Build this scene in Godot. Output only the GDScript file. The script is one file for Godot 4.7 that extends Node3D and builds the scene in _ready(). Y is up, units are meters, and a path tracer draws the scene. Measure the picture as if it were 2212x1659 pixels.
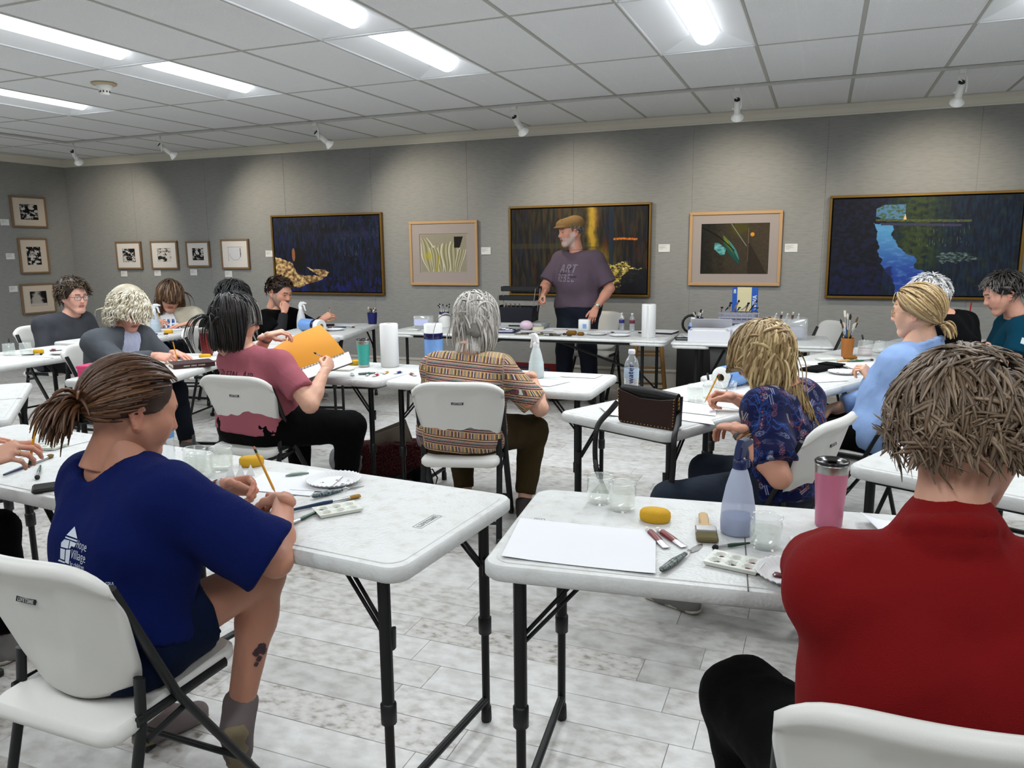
extends Node3D
const WALL_Z := -7.9
const LEFT_X := -9.76
const RIGHT_X := 4.4
const BACK_Z := 3.4
const CEIL := 2.734
const TILE := 0.6096
const GX := -1.687
const TABLE_Y := 0.74
var M := {}
var names := {}
var rng := RandomNumberGenerator.new()
var noise := FastNoiseLite.new()
# ------------------------------------------------------------------ naming and placing
func numbered(n:String) -> String:
	var k:int = names.get(n,0)
	names[n] = k + 1
	return n if k == 0 else "%s_%03d" % [n,k]
func tag(o:Node,label:String,category:String,group := "",kind := "") -> Node:
	if label != "":o.set_meta("label",label)
	if category != "":o.set_meta("category",category)
	if group != "":o.set_meta("group",group)
	if kind != "":o.set_meta("kind",kind)
	return o
func thing(called:String,label:String,category:String,at := Vector3.ZERO,turn := 0.0,group := "") -> Node3D:
	var o := Node3D.new()
	o.name = numbered(called)
	add_child(o)
	o.position = at
	o.rotation.y = turn
	tag(o,label,category,group)
	return o
func part(called:String,mesh:Mesh,m:Material,parent:Node,t := Transform3D.IDENTITY) -> MeshInstance3D:
	var o := MeshInstance3D.new()
	o.name = called
	o.mesh = mesh
	o.material_override = m
	o.cast_shadow = GeometryInstance3D.SHADOW_CASTING_SETTING_ON
	parent.add_child(o,true)
	o.transform = t
	return o
func solo(called:String,mesh:Mesh,m:Material,label:String,category:String,at := Vector3.ZERO,turn := 0.0,group := "") -> MeshInstance3D:
	var o := part(numbered(called),mesh,m,self,Transform3D(Basis(Vector3.UP,turn),at))
	tag(o,label,category,group)
	return o
func structure(called:String,mesh:Mesh,m:Material,label := "",at := Vector3.ZERO) -> MeshInstance3D:
	var o := part(called,mesh,m,self,Transform3D(Basis.IDENTITY,at))
	o.set_meta("kind","structure")
	if label != "":o.set_meta("label",label)
	return o
func copy_of(o:Node3D,at:Vector3,turn:float,label := "") -> Node3D:
	var base_name:String = o.name
	var re := RegEx.create_from_string("_\\d{3}$")
	base_name = re.sub(base_name,"")
	var c:Node3D = o.duplicate()
	c.name = numbered(base_name)
	add_child(c)
	c.position = at
	c.rotation = Vector3(0,turn,0)
	if label != "":c.set_meta("label",label)
	return c
func yaw_of(d:Vector2) -> float:# turn that points local +z along (x,z)
	return atan2(d.x,d.y)
# ------------------------------------------------------------------ materials
func mat(key:String,col:Color,rough := 0.6,metal := 0.0,spec := 0.5) -> StandardMaterial3D:
	if M.has(key):return M[key]
	var m := StandardMaterial3D.new()
	m.resource_name = key
	m.albedo_color = col
	m.roughness = rough
	m.metallic = metal
	m.metallic_specular = spec
	M[key] = m
	return m
func vmat(key:String,rough := 0.6,spec := 0.4) -> StandardMaterial3D:
	var m := mat(key,Color.WHITE,rough,0.0,spec)
	m.vertex_color_use_as_albedo = true
	return m
func glass(key:String,col:Color,alpha := 0.08,rough := 0.03) -> StandardMaterial3D:
	var m := mat(key,Color(col.r,col.g,col.b,alpha),rough)
	m.transparency = BaseMaterial3D.TRANSPARENCY_ALPHA
	return m
func solid_glass(key:String,col:Color,ior := 0.05) -> StandardMaterial3D:
	var m := mat(key,Color(col.r,col.g,col.b,0.0),0.02)
	m.refraction_enabled = true
	m.refraction_scale = ior
	m.transparency = BaseMaterial3D.TRANSPARENCY_ALPHA
	return m
func noise_tex(seed_:int,freq:float,w:int,h:int,ramp:Array,octaves := 4,kind := FastNoiseLite.TYPE_SIMPLEX_SMOOTH,normal := 0.0) -> NoiseTexture2D:
	var n := FastNoiseLite.new()
	n.seed = seed_
	n.noise_type = kind
	n.frequency = freq
	n.fractal_octaves = octaves
	var t := NoiseTexture2D.new()
	t.width = w
	t.height = h
	t.seamless = true
	t.noise = n
	if normal > 0.0:
		t.as_normal_map = true
		t.bump_strength = normal
	elif not ramp.is_empty():
		var g := Gradient.new()
		var offs := PackedFloat32Array()
		var cols := PackedColorArray()
		for r in ramp:
			offs.append(r[0])
			cols.append(r[1])
		g.offsets = offs
		g.colors = cols
		t.color_ramp = g
	return t
func tri_map(m:StandardMaterial3D,scale:Vector3,world := false) -> StandardMaterial3D:
	m.uv1_triplanar = true
	m.uv1_world_triplanar = world
	m.uv1_scale = scale
	return m
func grained(key:String,col:Color,rough:float,scale:float,relief:float,seed_ := 3,spec := 0.4) -> StandardMaterial3D:
	if M.has(key):return M[key]
	var m := mat(key,col,rough,0.0,spec)
	m.normal_enabled = true
	m.normal_scale = relief
	if not M.has("_grain%d" % seed_):
		M["_grain%d" % seed_] = noise_tex(seed_,0.09,256,256,[],3,FastNoiseLite.TYPE_SIMPLEX_SMOOTH,4.0)
	m.normal_texture = M["_grain%d" % seed_]
	tri_map(m,Vector3.ONE * scale)
	return m
func cloth(key:String,col:Color,scale := 9.0,relief := 0.5) -> StandardMaterial3D:
	if M.has(key):return M[key]
	var m := grained(key,col,0.9,scale,relief,7,0.2)
	m.rim_enabled = true
	m.rim = 0.15
	m.rim_tint = 0.6
	return m
func lin(c:Color) -> Color:
	return c.srgb_to_linear()
# ------------------------------------------------------------------ mesh building (counter-clockwise outside, emitted clockwise)
func new_st(group := 0) -> SurfaceTool:
	var st := SurfaceTool.new()
	st.begin(Mesh.PRIMITIVE_TRIANGLES)
	st.set_smooth_group(group)
	return st
func done(st:SurfaceTool) -> ArrayMesh:
	st.generate_normals()
	st.index()
	return st.commit()
func tri(st:SurfaceTool,a:Vector3,b:Vector3,c:Vector3) -> void:
	st.add_vertex(a)
	st.add_vertex(c)
	st.add_vertex(b)
func quad(st:SurfaceTool,a:Vector3,b:Vector3,c:Vector3,d:Vector3) -> void:
	tri(st,a,b,c)
	tri(st,a,c,d)
func quad_uv(st:SurfaceTool,a:Vector3,b:Vector3,c:Vector3,d:Vector3,r := Rect2(0,0,1,1)) -> void:
	var p := [a,b,c,d]
	var u := [Vector2(r.position.x,r.end.y),r.end,Vector2(r.end.x,r.position.y),r.position]
	for k in [0,2,1,0,3,2]:
		st.set_uv(u[k])
		st.add_vertex(p[k])
func bx(st:SurfaceTool,t:Transform3D,s:Vector3,bev := 0.0) -> void:
	st.set_smooth_group(-1)
	var h := s * 0.5
	bev = minf(bev,minf(h.x,minf(h.y,h.z)) * 0.95)
	if bev <= 0.0:
		for ax in 3:
			for sg in [-1.0,1.0]:
				var n := Vector3.ZERO
				n[ax] = sg
				var u := Vector3.ZERO
				u[(ax + 1) % 3] = 1.0
				var v := Vector3.ZERO
				v[(ax + 2) % 3] = sg
				quad(st,t * ((n - u - v) * h),t * ((n + u - v) * h),t * ((n + u + v) * h),t * ((n - u + v) * h))
		return
	var i := h - Vector3.ONE * bev
	for ax in 3:
		var b := (ax + 1) % 3
		var c := (ax + 2) % 3
		for sg in [-1.0,1.0]:
			var p := []
			for q in [[-1,-1],[1,-1],[1,1],[-1,1]]:
				var w := Vector3.ZERO
				w[ax] = h[ax] * sg
				w[b] = i[b] * q[0]
				w[c] = i[c] * q[1] * sg
				p.append(t * w)
			quad(st,p[0],p[1],p[2],p[3])
		for sb in [-1.0,1.0]:
			for sc in [-1.0,1.0]:
				var e := []
				for q in [[-1,0],[1,0],[1,1],[-1,1]]:
					var w := Vector3.ZERO
					w[ax] = i[ax] * q[0]
					w[b] = (h[b] if q[1] == 0 else i[b]) * sb
					w[c] = (i[c] if q[1] == 0 else h[c]) * sc
					e.append(t * w)
				if sb * sc > 0:quad(st,e[0],e[1],e[2],e[3])
				else:quad(st,e[3],e[2],e[1],e[0])
	for sx in [-1.0,1.0]:
		for sy in [-1.0,1.0]:
			for sz in [-1.0,1.0]:
				var a := t * Vector3(h.x * sx,i.y * sy,i.z * sz)
				var b := t * Vector3(i.x * sx,h.y * sy,i.z * sz)
				var c := t * Vector3(i.x * sx,i.y * sy,h.z * sz)
				if sx * sy * sz > 0:tri(st,a,b,c)
				else:tri(st,a,c,b)
func box_mesh(s:Vector3,bev := 0.0,at := Vector3.ZERO) -> ArrayMesh:
	var st := new_st()
	bx(st,Transform3D(Basis.IDENTITY,at),s,bev)
	return done(st)
var sgroup := 1
func lathe(st:SurfaceTool,t:Transform3D,prof:Array,n := 24) -> void:
	sgroup += 1
	st.set_smooth_group(sgroup)
	for k in prof.size() - 1:
		var p:Vector2 = prof[k]
		var q:Vector2 = prof[k + 1]
		if p.is_equal_approx(q):
			sgroup += 1
			st.set_smooth_group(sgroup)
			continue
		for j in n:
			var a0 := TAU * j / n
			var a1 := TAU * (j + 1) / n
			var c0 := Vector2(cos(a0),-sin(a0))
			var c1 := Vector2(cos(a1),-sin(a1))
			var A := t * Vector3(p.x * c0.x,p.y,p.x * c0.y)
			var B := t * Vector3(p.x * c1.x,p.y,p.x * c1.y)
			var C := t * Vector3(q.x * c1.x,q.y,q.x * c1.y)
			var D := t * Vector3(q.x * c0.x,q.y,q.x * c0.y)
			if p.x > 1e-6:tri(st,A,B,C)
			if q.x > 1e-6:tri(st,A,C,D)
func lathe_mesh(prof:Array,n := 24) -> ArrayMesh:
	var st := new_st()
	lathe(st,Transform3D.IDENTITY,prof,n)
	return done(st)
func frame_along(d:Vector3,hint := Vector3.UP) -> Basis:# y axis along d
	var y := d.normalized()
	if absf(y.dot(hint)) > 0.99:hint = Vector3.RIGHT if absf(y.x) < 0.9 else Vector3.FORWARD
	var x := hint.cross(y).normalized()
	return Basis(x,y,x.cross(y))
func tube(st:SurfaceTool,pts:Array,r,n := 8,caps := true,flat := 1.0,hint := Vector3.UP) -> void:
	sgroup += 1
	st.set_smooth_group(sgroup)
	var rings := []
	var cnt := pts.size()
	var px := Vector3.ZERO
	for k in cnt:
		var d:Vector3 = (pts[mini(k + 1,cnt - 1)] - pts[maxi(k - 1,0)])
		var f := frame_along(d,hint)
		if k > 0 and hint == Vector3.UP:
			var y := f.y
			var x := (px - y * px.dot(y)).normalized()
			f = Basis(x,y,x.cross(y))
		px = f.x
		var rad:float = r[k] if r is Array else r
		var ring := PackedVector3Array()
		for j in n:
			var a := TAU * j / n
			ring.append(pts[k] + f.x * cos(a) * rad + f.z * (-sin(a)) * rad * flat)
		rings.append(ring)
	for k in cnt - 1:
		for j in n:
			var j2 := (j + 1) % n
			quad(st,rings[k][j],rings[k][j2],rings[k + 1][j2],rings[k + 1][j])
	if caps:
		sgroup += 1
		st.set_smooth_group(sgroup)
		for j in range(1,n - 1):
			tri(st,rings[0][0],rings[0][j + 1],rings[0][j])
			tri(st,rings[cnt - 1][0],rings[cnt - 1][j],rings[cnt - 1][j + 1])
func tube_mesh(pts:Array,r,n := 8,flat := 1.0,hint := Vector3.UP) -> ArrayMesh:
	var st := new_st()
	tube(st,pts,r,n,true,flat,hint)
	return done(st)
func prism(st:SurfaceTool,t:Transform3D,poly:PackedVector2Array,y0:float,y1:float,bev := 0.0,smooth_side := false) -> void:
	if not _outward(poly):
		poly = poly.duplicate()
		poly.reverse()
	var inner := poly
	if bev > 0.0:
		inner = PackedVector2Array()
		var c := poly.size()
		for k in c:
			var e0 := (poly[k] - poly[(k + c - 1) % c]).normalized()
			var e1 := (poly[(k + 1) % c] - poly[k]).normalized()
			var nn := (Vector2(e0.y,-e0.x) + Vector2(e1.y,-e1.x)).normalized()
			var sc := 1.0 / maxf(0.4,nn.dot(Vector2(e1.y,-e1.x)))
			inner.append(poly[k] - nn * bev * sc)
	var levels := [[poly,y0 + bev if bev > 0.0 else y0],[poly,y1 - bev]]
	if bev > 0.0:levels = [[inner,y0],[poly,y0 + bev],[poly,y1 - bev],[inner,y1]]
	sgroup += 1
	st.set_smooth_group(sgroup if smooth_side else -1)
	for l in levels.size() - 1:
		var P:PackedVector2Array = levels[l][0]
		var Q:PackedVector2Array = levels[l + 1][0]
		for k in P.size():
			var k2 := (k + 1) % P.size()
			var a := t * Vector3(P[k].x,levels[l][1],P[k].y)
			var b := t * Vector3(P[k2].x,levels[l][1],P[k2].y)
			var c := t * Vector3(Q[k2].x,levels[l + 1][1],Q[k2].y)
			var d := t * Vector3(Q[k].x,levels[l + 1][1],Q[k].y)
			quad(st,b,a,d,c)
	st.set_smooth_group(-1)
	var idx := Geometry2D.triangulate_polygon(inner)
	for k in range(0,idx.size(),3):
		var a := inner[idx[k]]
		var b := inner[idx[k + 1]]
		var c := inner[idx[k + 2]]
		if (b - a).cross(c - a) > 0:
			var s := b
			b = c
			c = s
		var yt:float = y1
		tri(st,t * Vector3(a.x,yt,a.y),t * Vector3(b.x,yt,b.y),t * Vector3(c.x,yt,c.y))
		tri(st,t * Vector3(a.x,y0,a.y),t * Vector3(c.x,y0,c.y),t * Vector3(b.x,y0,b.y))
func _outward(poly:PackedVector2Array) -> bool:
	var s := 0.0
	for k in poly.size():
		s += poly[k].cross(poly[(k + 1) % poly.size()])
	return s > 0.0
func round_rect(w:float,d:float,r:float,n := 5) -> PackedVector2Array:
	var p := PackedVector2Array()
	for c in [[1,1,0.0],[-1,1,PI / 2],[-1,-1,PI],[1,-1,PI * 1.5]]:
		for k in n + 1:
			var a:float = c[2] + PI / 2 * k / n
			p.append(Vector2(c[0] * (w / 2 - r) + cos(a) * r,c[1] * (d / 2 - r) + sin(a) * r))
	return p
func ball(st:SurfaceTool,t:Transform3D,n := 12,m := 8) -> void:
	var prof := []
	for k in m + 1:
		var a := -PI / 2 + PI * k / m
		prof.append(Vector2(maxf(cos(a),0.0),sin(a)))
	prof[0].x = 0.0
	prof[m].x = 0.0
	lathe(st,t,prof,n)
func at_xyz(x:float,y:float,z:float) -> Transform3D:
	return Transform3D(Basis.IDENTITY,Vector3(x,y,z))
func text_mesh(s:String,height:float,bold := false,italic := false,depth := 0.0006) -> TextMesh:
	var f := SystemFont.new()
	f.font_names = PackedStringArray(["Droid Sans"])
	f.font_weight = 700 if bold else 400
	f.font_italic = italic
	var tm := TextMesh.new()
	tm.text = s
	tm.font = f
	tm.font_size = 32
	tm.pixel_size = height / 32.0
	tm.depth = depth
	tm.curve_step = 2.0
	return tm
# ------------------------------------------------------------------ images
func img(w:int,h:int,f:Callable) -> ImageTexture:
	var im := Image.create(w,h,false,Image.FORMAT_RGB8)
	for y in h:
		for x in w:
			im.set_pixel(x,y,f.call((x + 0.5) / w,(y + 0.5) / h))
	return ImageTexture.create_from_image(im)
func nz(x:float,y:float,s := 0.0) -> float:
	return noise.get_noise_3d(x,y,s)
func sstep(a:float,b:float,x:float) -> float:
	return smoothstep(a,b,x)
func in_poly(poly:PackedVector2Array,p:Vector2) -> bool:
	return Geometry2D.is_point_in_polygon(p,poly)
# ------------------------------------------------------------------ camera, light, exposure
func setup_view() -> void:
	var cam := Camera3D.new()
	cam.name = "camera"
	add_child(cam)
	cam.fov = 52.975
	cam.near = 0.05
	cam.far = 60.0
	var yaw := 0.38045959
	var pitch := 0.17256805
	var roll := -0.01006019
	var fw := Vector3(-sin(yaw) * cos(pitch),-sin(pitch),-cos(yaw) * cos(pitch))
	var r := fw.cross(Vector3.UP).normalized()
	var u := r.cross(fw)
	cam.transform = Transform3D(Basis(r * cos(roll) + u * sin(roll),u * cos(roll) - r * sin(roll),-fw),Vector3(0,1.47,0))
	cam.current = true
	var env := Environment.new()
	env.background_mode = Environment.BG_COLOR
	env.background_color = Color(0,0,0)
	env.tonemap_mode = Environment.TONE_MAPPER_LINEAR
	env.tonemap_exposure = EXPOSURE
	env.sdfgi_enabled = true
	env.ssao_enabled = true
	env.ssil_enabled = true
	var we := WorldEnvironment.new()
	we.name = "environment"
	we.environment = env
	add_child(we)
const EXPOSURE := 1.0
const TUBE_ENERGY := 2.45     # ceiling fittings,per fitting
const SPOT_ENERGY := 1.7     # track lamps
const WHITE_LIGHT := Color(0.965,0.985,1.0)
const WARM_LIGHT := Color(1.0,0.95,0.86)
# ------------------------------------------------------------------ room shell
func build_room() -> void:
	var wall_m := mat("wall_paint",Color(0.555,0.555,0.543),0.85,0.0,0.25)
	wall_m.albedo_texture = noise_tex(21,0.02,512,512,[[0.0,Color(0.93,0.93,0.93)],[0.5,Color(0.98,0.98,0.98)],[1.0,Color(1,1,1)]],3)
	wall_m.normal_enabled = true
	wall_m.normal_texture = noise_tex(22,0.03,512,512,[],4,FastNoiseLite.TYPE_SIMPLEX_SMOOTH,3.0)
	wall_m.normal_scale = 0.35
	tri_map(wall_m,Vector3(0.7,5.0,0.7),true)
	var T := 0.12
	var w := RIGHT_X - LEFT_X
	var d := BACK_Z - WALL_Z
	var mx := (RIGHT_X + LEFT_X) / 2
	var mz := (BACK_Z + WALL_Z) / 2
	var far := structure("wall_back",box_mesh(Vector3(w + 2 * T,CEIL + 0.1,T)),wall_m,"grey gallery wall hung with paintings behind the teacher",Vector3(mx,CEIL / 2,WALL_Z - T / 2 - 0.002))
	var panel := box_mesh(Vector3(1.216,CEIL - 0.02,0.002),0.0006)
	var x := LEFT_X + 0.61
	while x < RIGHT_X:
		if x + 0.61 < RIGHT_X:
			part("wallpaper_width",panel,wall_m,far,at_xyz(x - mx,0.0,T / 2 + 0.002))
		x += 1.2185
	structure("wall_left",box_mesh(Vector3(T,CEIL + 0.1,d)),wall_m,"grey side wall with small framed drawings",Vector3(LEFT_X - T / 2,CEIL / 2,mz))
	structure("wall_right",box_mesh(Vector3(T,CEIL + 0.1,d)),wall_m,"",Vector3(RIGHT_X + T / 2,CEIL / 2,mz))
	structure("wall_front",box_mesh(Vector3(w + 2 * T,CEIL + 0.1,T)),wall_m,"",Vector3(mx,CEIL / 2,BACK_Z + T / 2))
	var cream := mat("cream_trim",Color(0.80,0.785,0.73),0.55)
	var crown := PackedVector2Array([Vector2(0,0),Vector2(0.012,0),Vector2(0.016,0.012),Vector2(0.024,0.018),Vector2(0.045,0.055),Vector2(0.066,0.074),Vector2(0.07,0.082),Vector2(0.07,0.094),Vector2(0,0.094)])
	var ct := 1
	for e in [[Vector3(LEFT_X,2.64,WALL_Z),w,0.0,"far"],[Vector3(LEFT_X,2.64,BACK_Z),d,PI / 2,"left"],[Vector3(RIGHT_X,2.64,WALL_Z),d,-PI / 2,"right"]]:
		var st := new_st()
		var b := Basis(Vector3.UP,e[2])
		prism(st,Transform3D(b * Basis(Vector3(0,0,1),Vector3(1,0,0),Vector3(0,1,0)),e[0]),crown,0.0,e[1])
		structure("trim_%d" % ct,done(st),cream,"cream crown moulding under the ceiling")
		ct += 1
	var base_p := PackedVector2Array([Vector2(0,0),Vector2(0.02,0),Vector2(0.02,0.045),Vector2(0.013,0.052),Vector2(0.013,0.205),Vector2(0.024,0.21),Vector2(0.024,0.228),Vector2(0.0,0.235)])
	var base_m := mat("baseboard_paint",Color(0.70,0.685,0.65),0.6)
	for e in [[Vector3(LEFT_X,0,WALL_Z),w,0.0,"back"],[Vector3(LEFT_X,0,BACK_Z),d,PI / 2,"left"],[Vector3(RIGHT_X,0,WALL_Z),d,-PI / 2,"right"]]:
		var st := new_st()
		prism(st,Transform3D(Basis(Vector3.UP,e[2]) * Basis(Vector3(0,0,1),Vector3(1,0,0),Vector3(0,1,0)),e[0]),base_p,0.0,e[1])
		structure("baseboard_" + e[3],done(st),base_m,"")
	build_floor(w,d,mx,mz)
	build_ceiling(w,d,mx,mz)
func plank_material(k:int) -> StandardMaterial3D:
	var ramps := [
		[[0.0,Color(0.71,0.70,0.685)],[0.34,Color(0.755,0.75,0.735)],[0.55,Color(0.79,0.787,0.775)],[1.0,Color(0.85,0.848,0.84)]],
		[[0.0,Color(0.62,0.60,0.575)],[0.33,Color(0.72,0.71,0.69)],[0.52,Color(0.765,0.76,0.745)],[1.0,Color(0.83,0.825,0.81)]],
		[[0.0,Color(0.42,0.395,0.36)],[0.2,Color(0.58,0.56,0.53)],[0.36,Color(0.70,0.685,0.665)],[0.6,Color(0.755,0.745,0.73)],[1.0,Color(0.80,0.795,0.78)]],
		[[0.0,Color(0.60,0.59,0.575)],[0.5,Color(0.72,0.715,0.70)],[1.0,Color(0.79,0.785,0.775)]],
		[[0.0,Color(0.50,0.475,0.445)],[0.3,Color(0.66,0.64,0.615)],[0.56,Color(0.735,0.725,0.705)],[1.0,Color(0.79,0.785,0.77)]]]
	var m := mat("plank_%d" % k,Color(1,1,1),0.34,0.0,0.5)
	if m.albedo_texture == null:
		m.albedo_texture = noise_tex(40 + k * 7,[0.012,0.016,0.022,0.01,0.018][k],512,512,ramps[k],6)
		m.normal_enabled = true
		m.normal_texture = noise_tex(60 + k,0.05,256,256,[],4,FastNoiseLite.TYPE_SIMPLEX_SMOOTH,2.0)
		m.normal_scale = 0.12
		tri_map(m,Vector3(1.5,1.0,2.2),true)
		m.uv1_offset = Vector3(k * 0.37,0,k * 0.61)
	return m
func build_floor(w:float,d:float,mx:float,mz:float) -> void:
	var slab := mat("floor_joint",Color(0.42,0.41,0.39),0.8)
	var fl := structure("floor",box_mesh(Vector3(w,0.1,d)),slab,"whitewashed stone-look vinyl plank floor",Vector3(mx,-0.0535,mz))
	var L := 0.914
	var W := 0.1524
	var mesh := box_mesh(Vector3(L - 0.0012,0.006,W - 0.0012),0.0012)
	var all := []
	var row := 0
	var z := -2.119 - W * 37 - W / 2
	while z < BACK_Z + W / 2:
		if z > WALL_Z + W / 2 - 0.03:
			rng.seed = 900 + row
			var x := LEFT_X - rng.randf() * L + L / 2
			if absf(z + 2.043) < 0.08:x += fposmod(-1.265 - L / 2 - x,L)
			while x - L / 2 < RIGHT_X:
				var pick := rng.randf()
				var k := 0 if pick < 0.42 else 1 if pick < 0.66 else 2 if pick < 0.78 else 3 if pick < 0.9 else 4
				var x0 := maxf(x - L / 2,LEFT_X + 0.002)
				var x1 := minf(x + L / 2,RIGHT_X - 0.002)
				all.append([Vector3((x0 + x1) / 2,-0.003,clampf(z,WALL_Z + W / 2,BACK_Z - W / 2)),(x1 - x0) / L,k])
				x += L
		z += W
		row += 1
	var fwd := Vector2(-0.371,-0.928)
	for a in all:
		var p := Vector2(a[0].x,a[0].z)
		var dep := p.dot(fwd)
		var side := absf(p.dot(Vector2(0.928,-0.371)))
		a.append(dep if dep > 0.8 and side < dep * 0.67 + 0.5 else 100.0 + p.length())
	all.sort_custom(func(a,b):return a[3] < b[3])
	var rest := {}
	for i in all.size():
		var a = all[i]
		var t := Transform3D(Basis.from_scale(Vector3(a[1],1,1)),a[0] - fl.position)
		if i < 295:
			part("plank",mesh,plank_material(a[2]),fl,t)
		else:
			if not rest.has(a[2]):rest[a[2]] = new_st()
			(rest[a[2]] as SurfaceTool).append_from(mesh,0,t)
	for k in rest:
		var o := part("planks",rest[k].commit(),plank_material(k),fl)
		o.set_meta("kind","stuff")
func build_ceiling(w:float,d:float,mx:float,mz:float) -> void:
	var above := mat("ceiling_void",Color(0.5,0.5,0.5),0.9)
	var ce := structure("ceiling",box_mesh(Vector3(w,0.1,d)),above,"suspended ceiling of white textured panels in a grey grid",Vector3(mx,CEIL + 0.16,mz))
	var tile_m := mat("ceiling_panel",Color(0.965,0.97,0.975),0.95,0.0,0.1)
	tile_m.albedo_texture = noise_tex(71,0.12,512,512,[[0.0,Color(0.86,0.86,0.86)],[0.35,Color(0.95,0.95,0.95)],[1.0,Color(1,1,1)]],3)
	tile_m.normal_enabled = true
	tile_m.normal_texture = noise_tex(72,0.16,512,512,[],3,FastNoiseLite.TYPE_SIMPLEX_SMOOTH,8.0)
	tile_m.normal_scale = 0.7
	tri_map(tile_m,Vector3(2.2,2.2,2.2),true)
	var bar_m := mat("grid_bar",Color(0.66,0.66,0.635),0.5)
	var tile := box_mesh(Vector3(TILE - 0.022,0.014,TILE * 2 - 0.022),0.003)
	var off := Vector3(mx,CEIL + 0.16,mz)
	var z0 := -5.424
	var fixtures := {}
	for c in [-11,-8,-5,-2,1,4,7]:
		for r in [0,1,4]:fixtures[Vector2i(c,r)] = true
	for c in range(-14,10):
		var xa := maxf(GX + c * TILE,LEFT_X)
		var xb := minf(GX + (c + 1) * TILE,RIGHT_X)
		if xb - xa < 0.05:continue
		for r in range(-3,9):
			var za := maxf(z0 + r * 2 * TILE,WALL_Z)
			var zb := minf(z0 + (r + 1) * 2 * TILE,BACK_Z)
			if zb - za < 0.05:continue
			if fixtures.has(Vector2i(c,r)):continue
			part("ceiling_panel",tile,tile_m,ce,Transform3D(Basis.from_scale(Vector3((xb - xa - 0.022) / (TILE - 0.022),1,(zb - za - 0.022) / (TILE * 2 - 0.022))),Vector3((xa + xb) / 2,CEIL + 0.009,(za + zb) / 2) - off))
	for c in range(-13,10):
		var x := GX + c * TILE
		if x > LEFT_X and x < RIGHT_X:
			part("main_bar",box_mesh(Vector3(0.024,0.03,d),0.002),bar_m,ce,at_xyz(x - off.x,CEIL + 0.014 - off.y,0))
	for r in range(-2,8):
		var z := z0 + r * 2 * TILE
		if z > WALL_Z + 0.02 and z < BACK_Z:
			part("cross_bar",box_mesh(Vector3(w,0.026,0.024),0.002),bar_m,ce,at_xyz(0,CEIL + 0.0135 - off.y,z - off.z))
	var spots := {-11:"row by the side wall",7:"row by the far right wall",-8:"far left row beside the smoke detector",-5:"row over the curly-haired woman",-2:"row over the woman in the striped blouse",1:"row over the leather bag",4:"row over the right-hand tables"}
	for f in fixtures:
		light_fixture(Vector3(GX + (f.x + 0.5) * TILE,CEIL,z0 + (f.y * 2 + 1) * TILE),"recessed fluorescent ceiling light, %s light of the %s" % [["first","second","","","third"][f.y],spots[f.x]])
	track_lights()
	smoke_detector()
func light_fixture(at:Vector3,label:String) -> void:
	var t := thing("ceiling_light",label,"ceiling light",at,0.0,"fluorescent ceiling lights")
	var pan := mat("light_pan",Color(0.90,0.91,0.92),0.45)
	var w := TILE / 2 - 0.006
	var l := TILE - 0.006
	var st := new_st(-1)
	var hi := 0.085
	var iw := 0.10
	var il := l - 0.10
	for s in [-1.0,1.0]:
		var a := Vector3(s * w,0.003,-l)
		var b := Vector3(s * w,0.003,l)
		var c := Vector3(s * iw,hi,il)
		var e := Vector3(s * iw,hi,-il)
		if s > 0:quad(st,a,e,c,b)
		else:quad(st,b,c,e,a)
		a = Vector3(-w,0.003,s * l)
		b = Vector3(w,0.003,s * l)
		c = Vector3(iw,hi,s * il)
		e = Vector3(-iw,hi,s * il)
		if s > 0:quad(st,b,c,e,a)
		else:quad(st,a,e,c,b)
	quad(st,Vector3(-iw,hi,-il),Vector3(iw,hi,-il),Vector3(iw,hi,il),Vector3(-iw,hi,il))
	part("pan",done(st),pan,t)
	var rim := new_st()
	for s in [-1.0,1.0]:
		bx(rim,at_xyz(s * (w - 0.002),0.002,0),Vector3(0.01,0.008,l * 2),0.001)
		bx(rim,at_xyz(0,0.002,s * (l - 0.002)),Vector3(w * 2 - 0.02,0.008,0.01),0.001)
	part("rim",done(rim),pan,t)
	var glow := mat("light_lens",Color(0.95,0.96,0.97),0.4)
	glow.emission_enabled = true
	glow.emission = Color(0.97,0.985,1.0)
	glow.emission_energy_multiplier = 2.6
	var ls := new_st(1)
	var n := 8
	var rows := []
	var zl := il + 0.02
	for k in [-5,-4,-3,-2,-1,0,1,2,3,4,5]:
		var zz:float = zl * clampf(absf(k) / 4.0,0.0,0.94) * signf(k)
		var sc := 1.0
		if absi(k) == 5:
			zz = zl * signf(k)
			sc = 0.35
		elif absi(k) == 4:zz = zl * 0.955 * signf(k)
		var ring := []
		for j in n + 1:
			var an := PI * j / n
			ring.append(Vector3(-cos(an) * 0.072 * (0.6 + 0.4 * sc),hi - 0.012 - sin(an) * 0.062 * sc,zz))
		rows.append(ring)
	for i in rows.size() - 1:
		for j in n:
			quad(ls,rows[i][j],rows[i][j + 1],rows[i + 1][j + 1],rows[i + 1][j])
	part("lens",done(ls),glow,t)
	var lamp := AreaLight3D.new()
	lamp.name = "lamp"
	lamp.area_size = Vector2(0.26,1.1)
	lamp.light_energy = TUBE_ENERGY
	lamp.light_color = WHITE_LIGHT
	lamp.shadow_enabled = true
	lamp.set("area_range",14.0)
	t.add_child(lamp)
	lamp.position = Vector3(0,-0.006,0)
	lamp.rotation_degrees = Vector3(-90,0,0)
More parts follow.
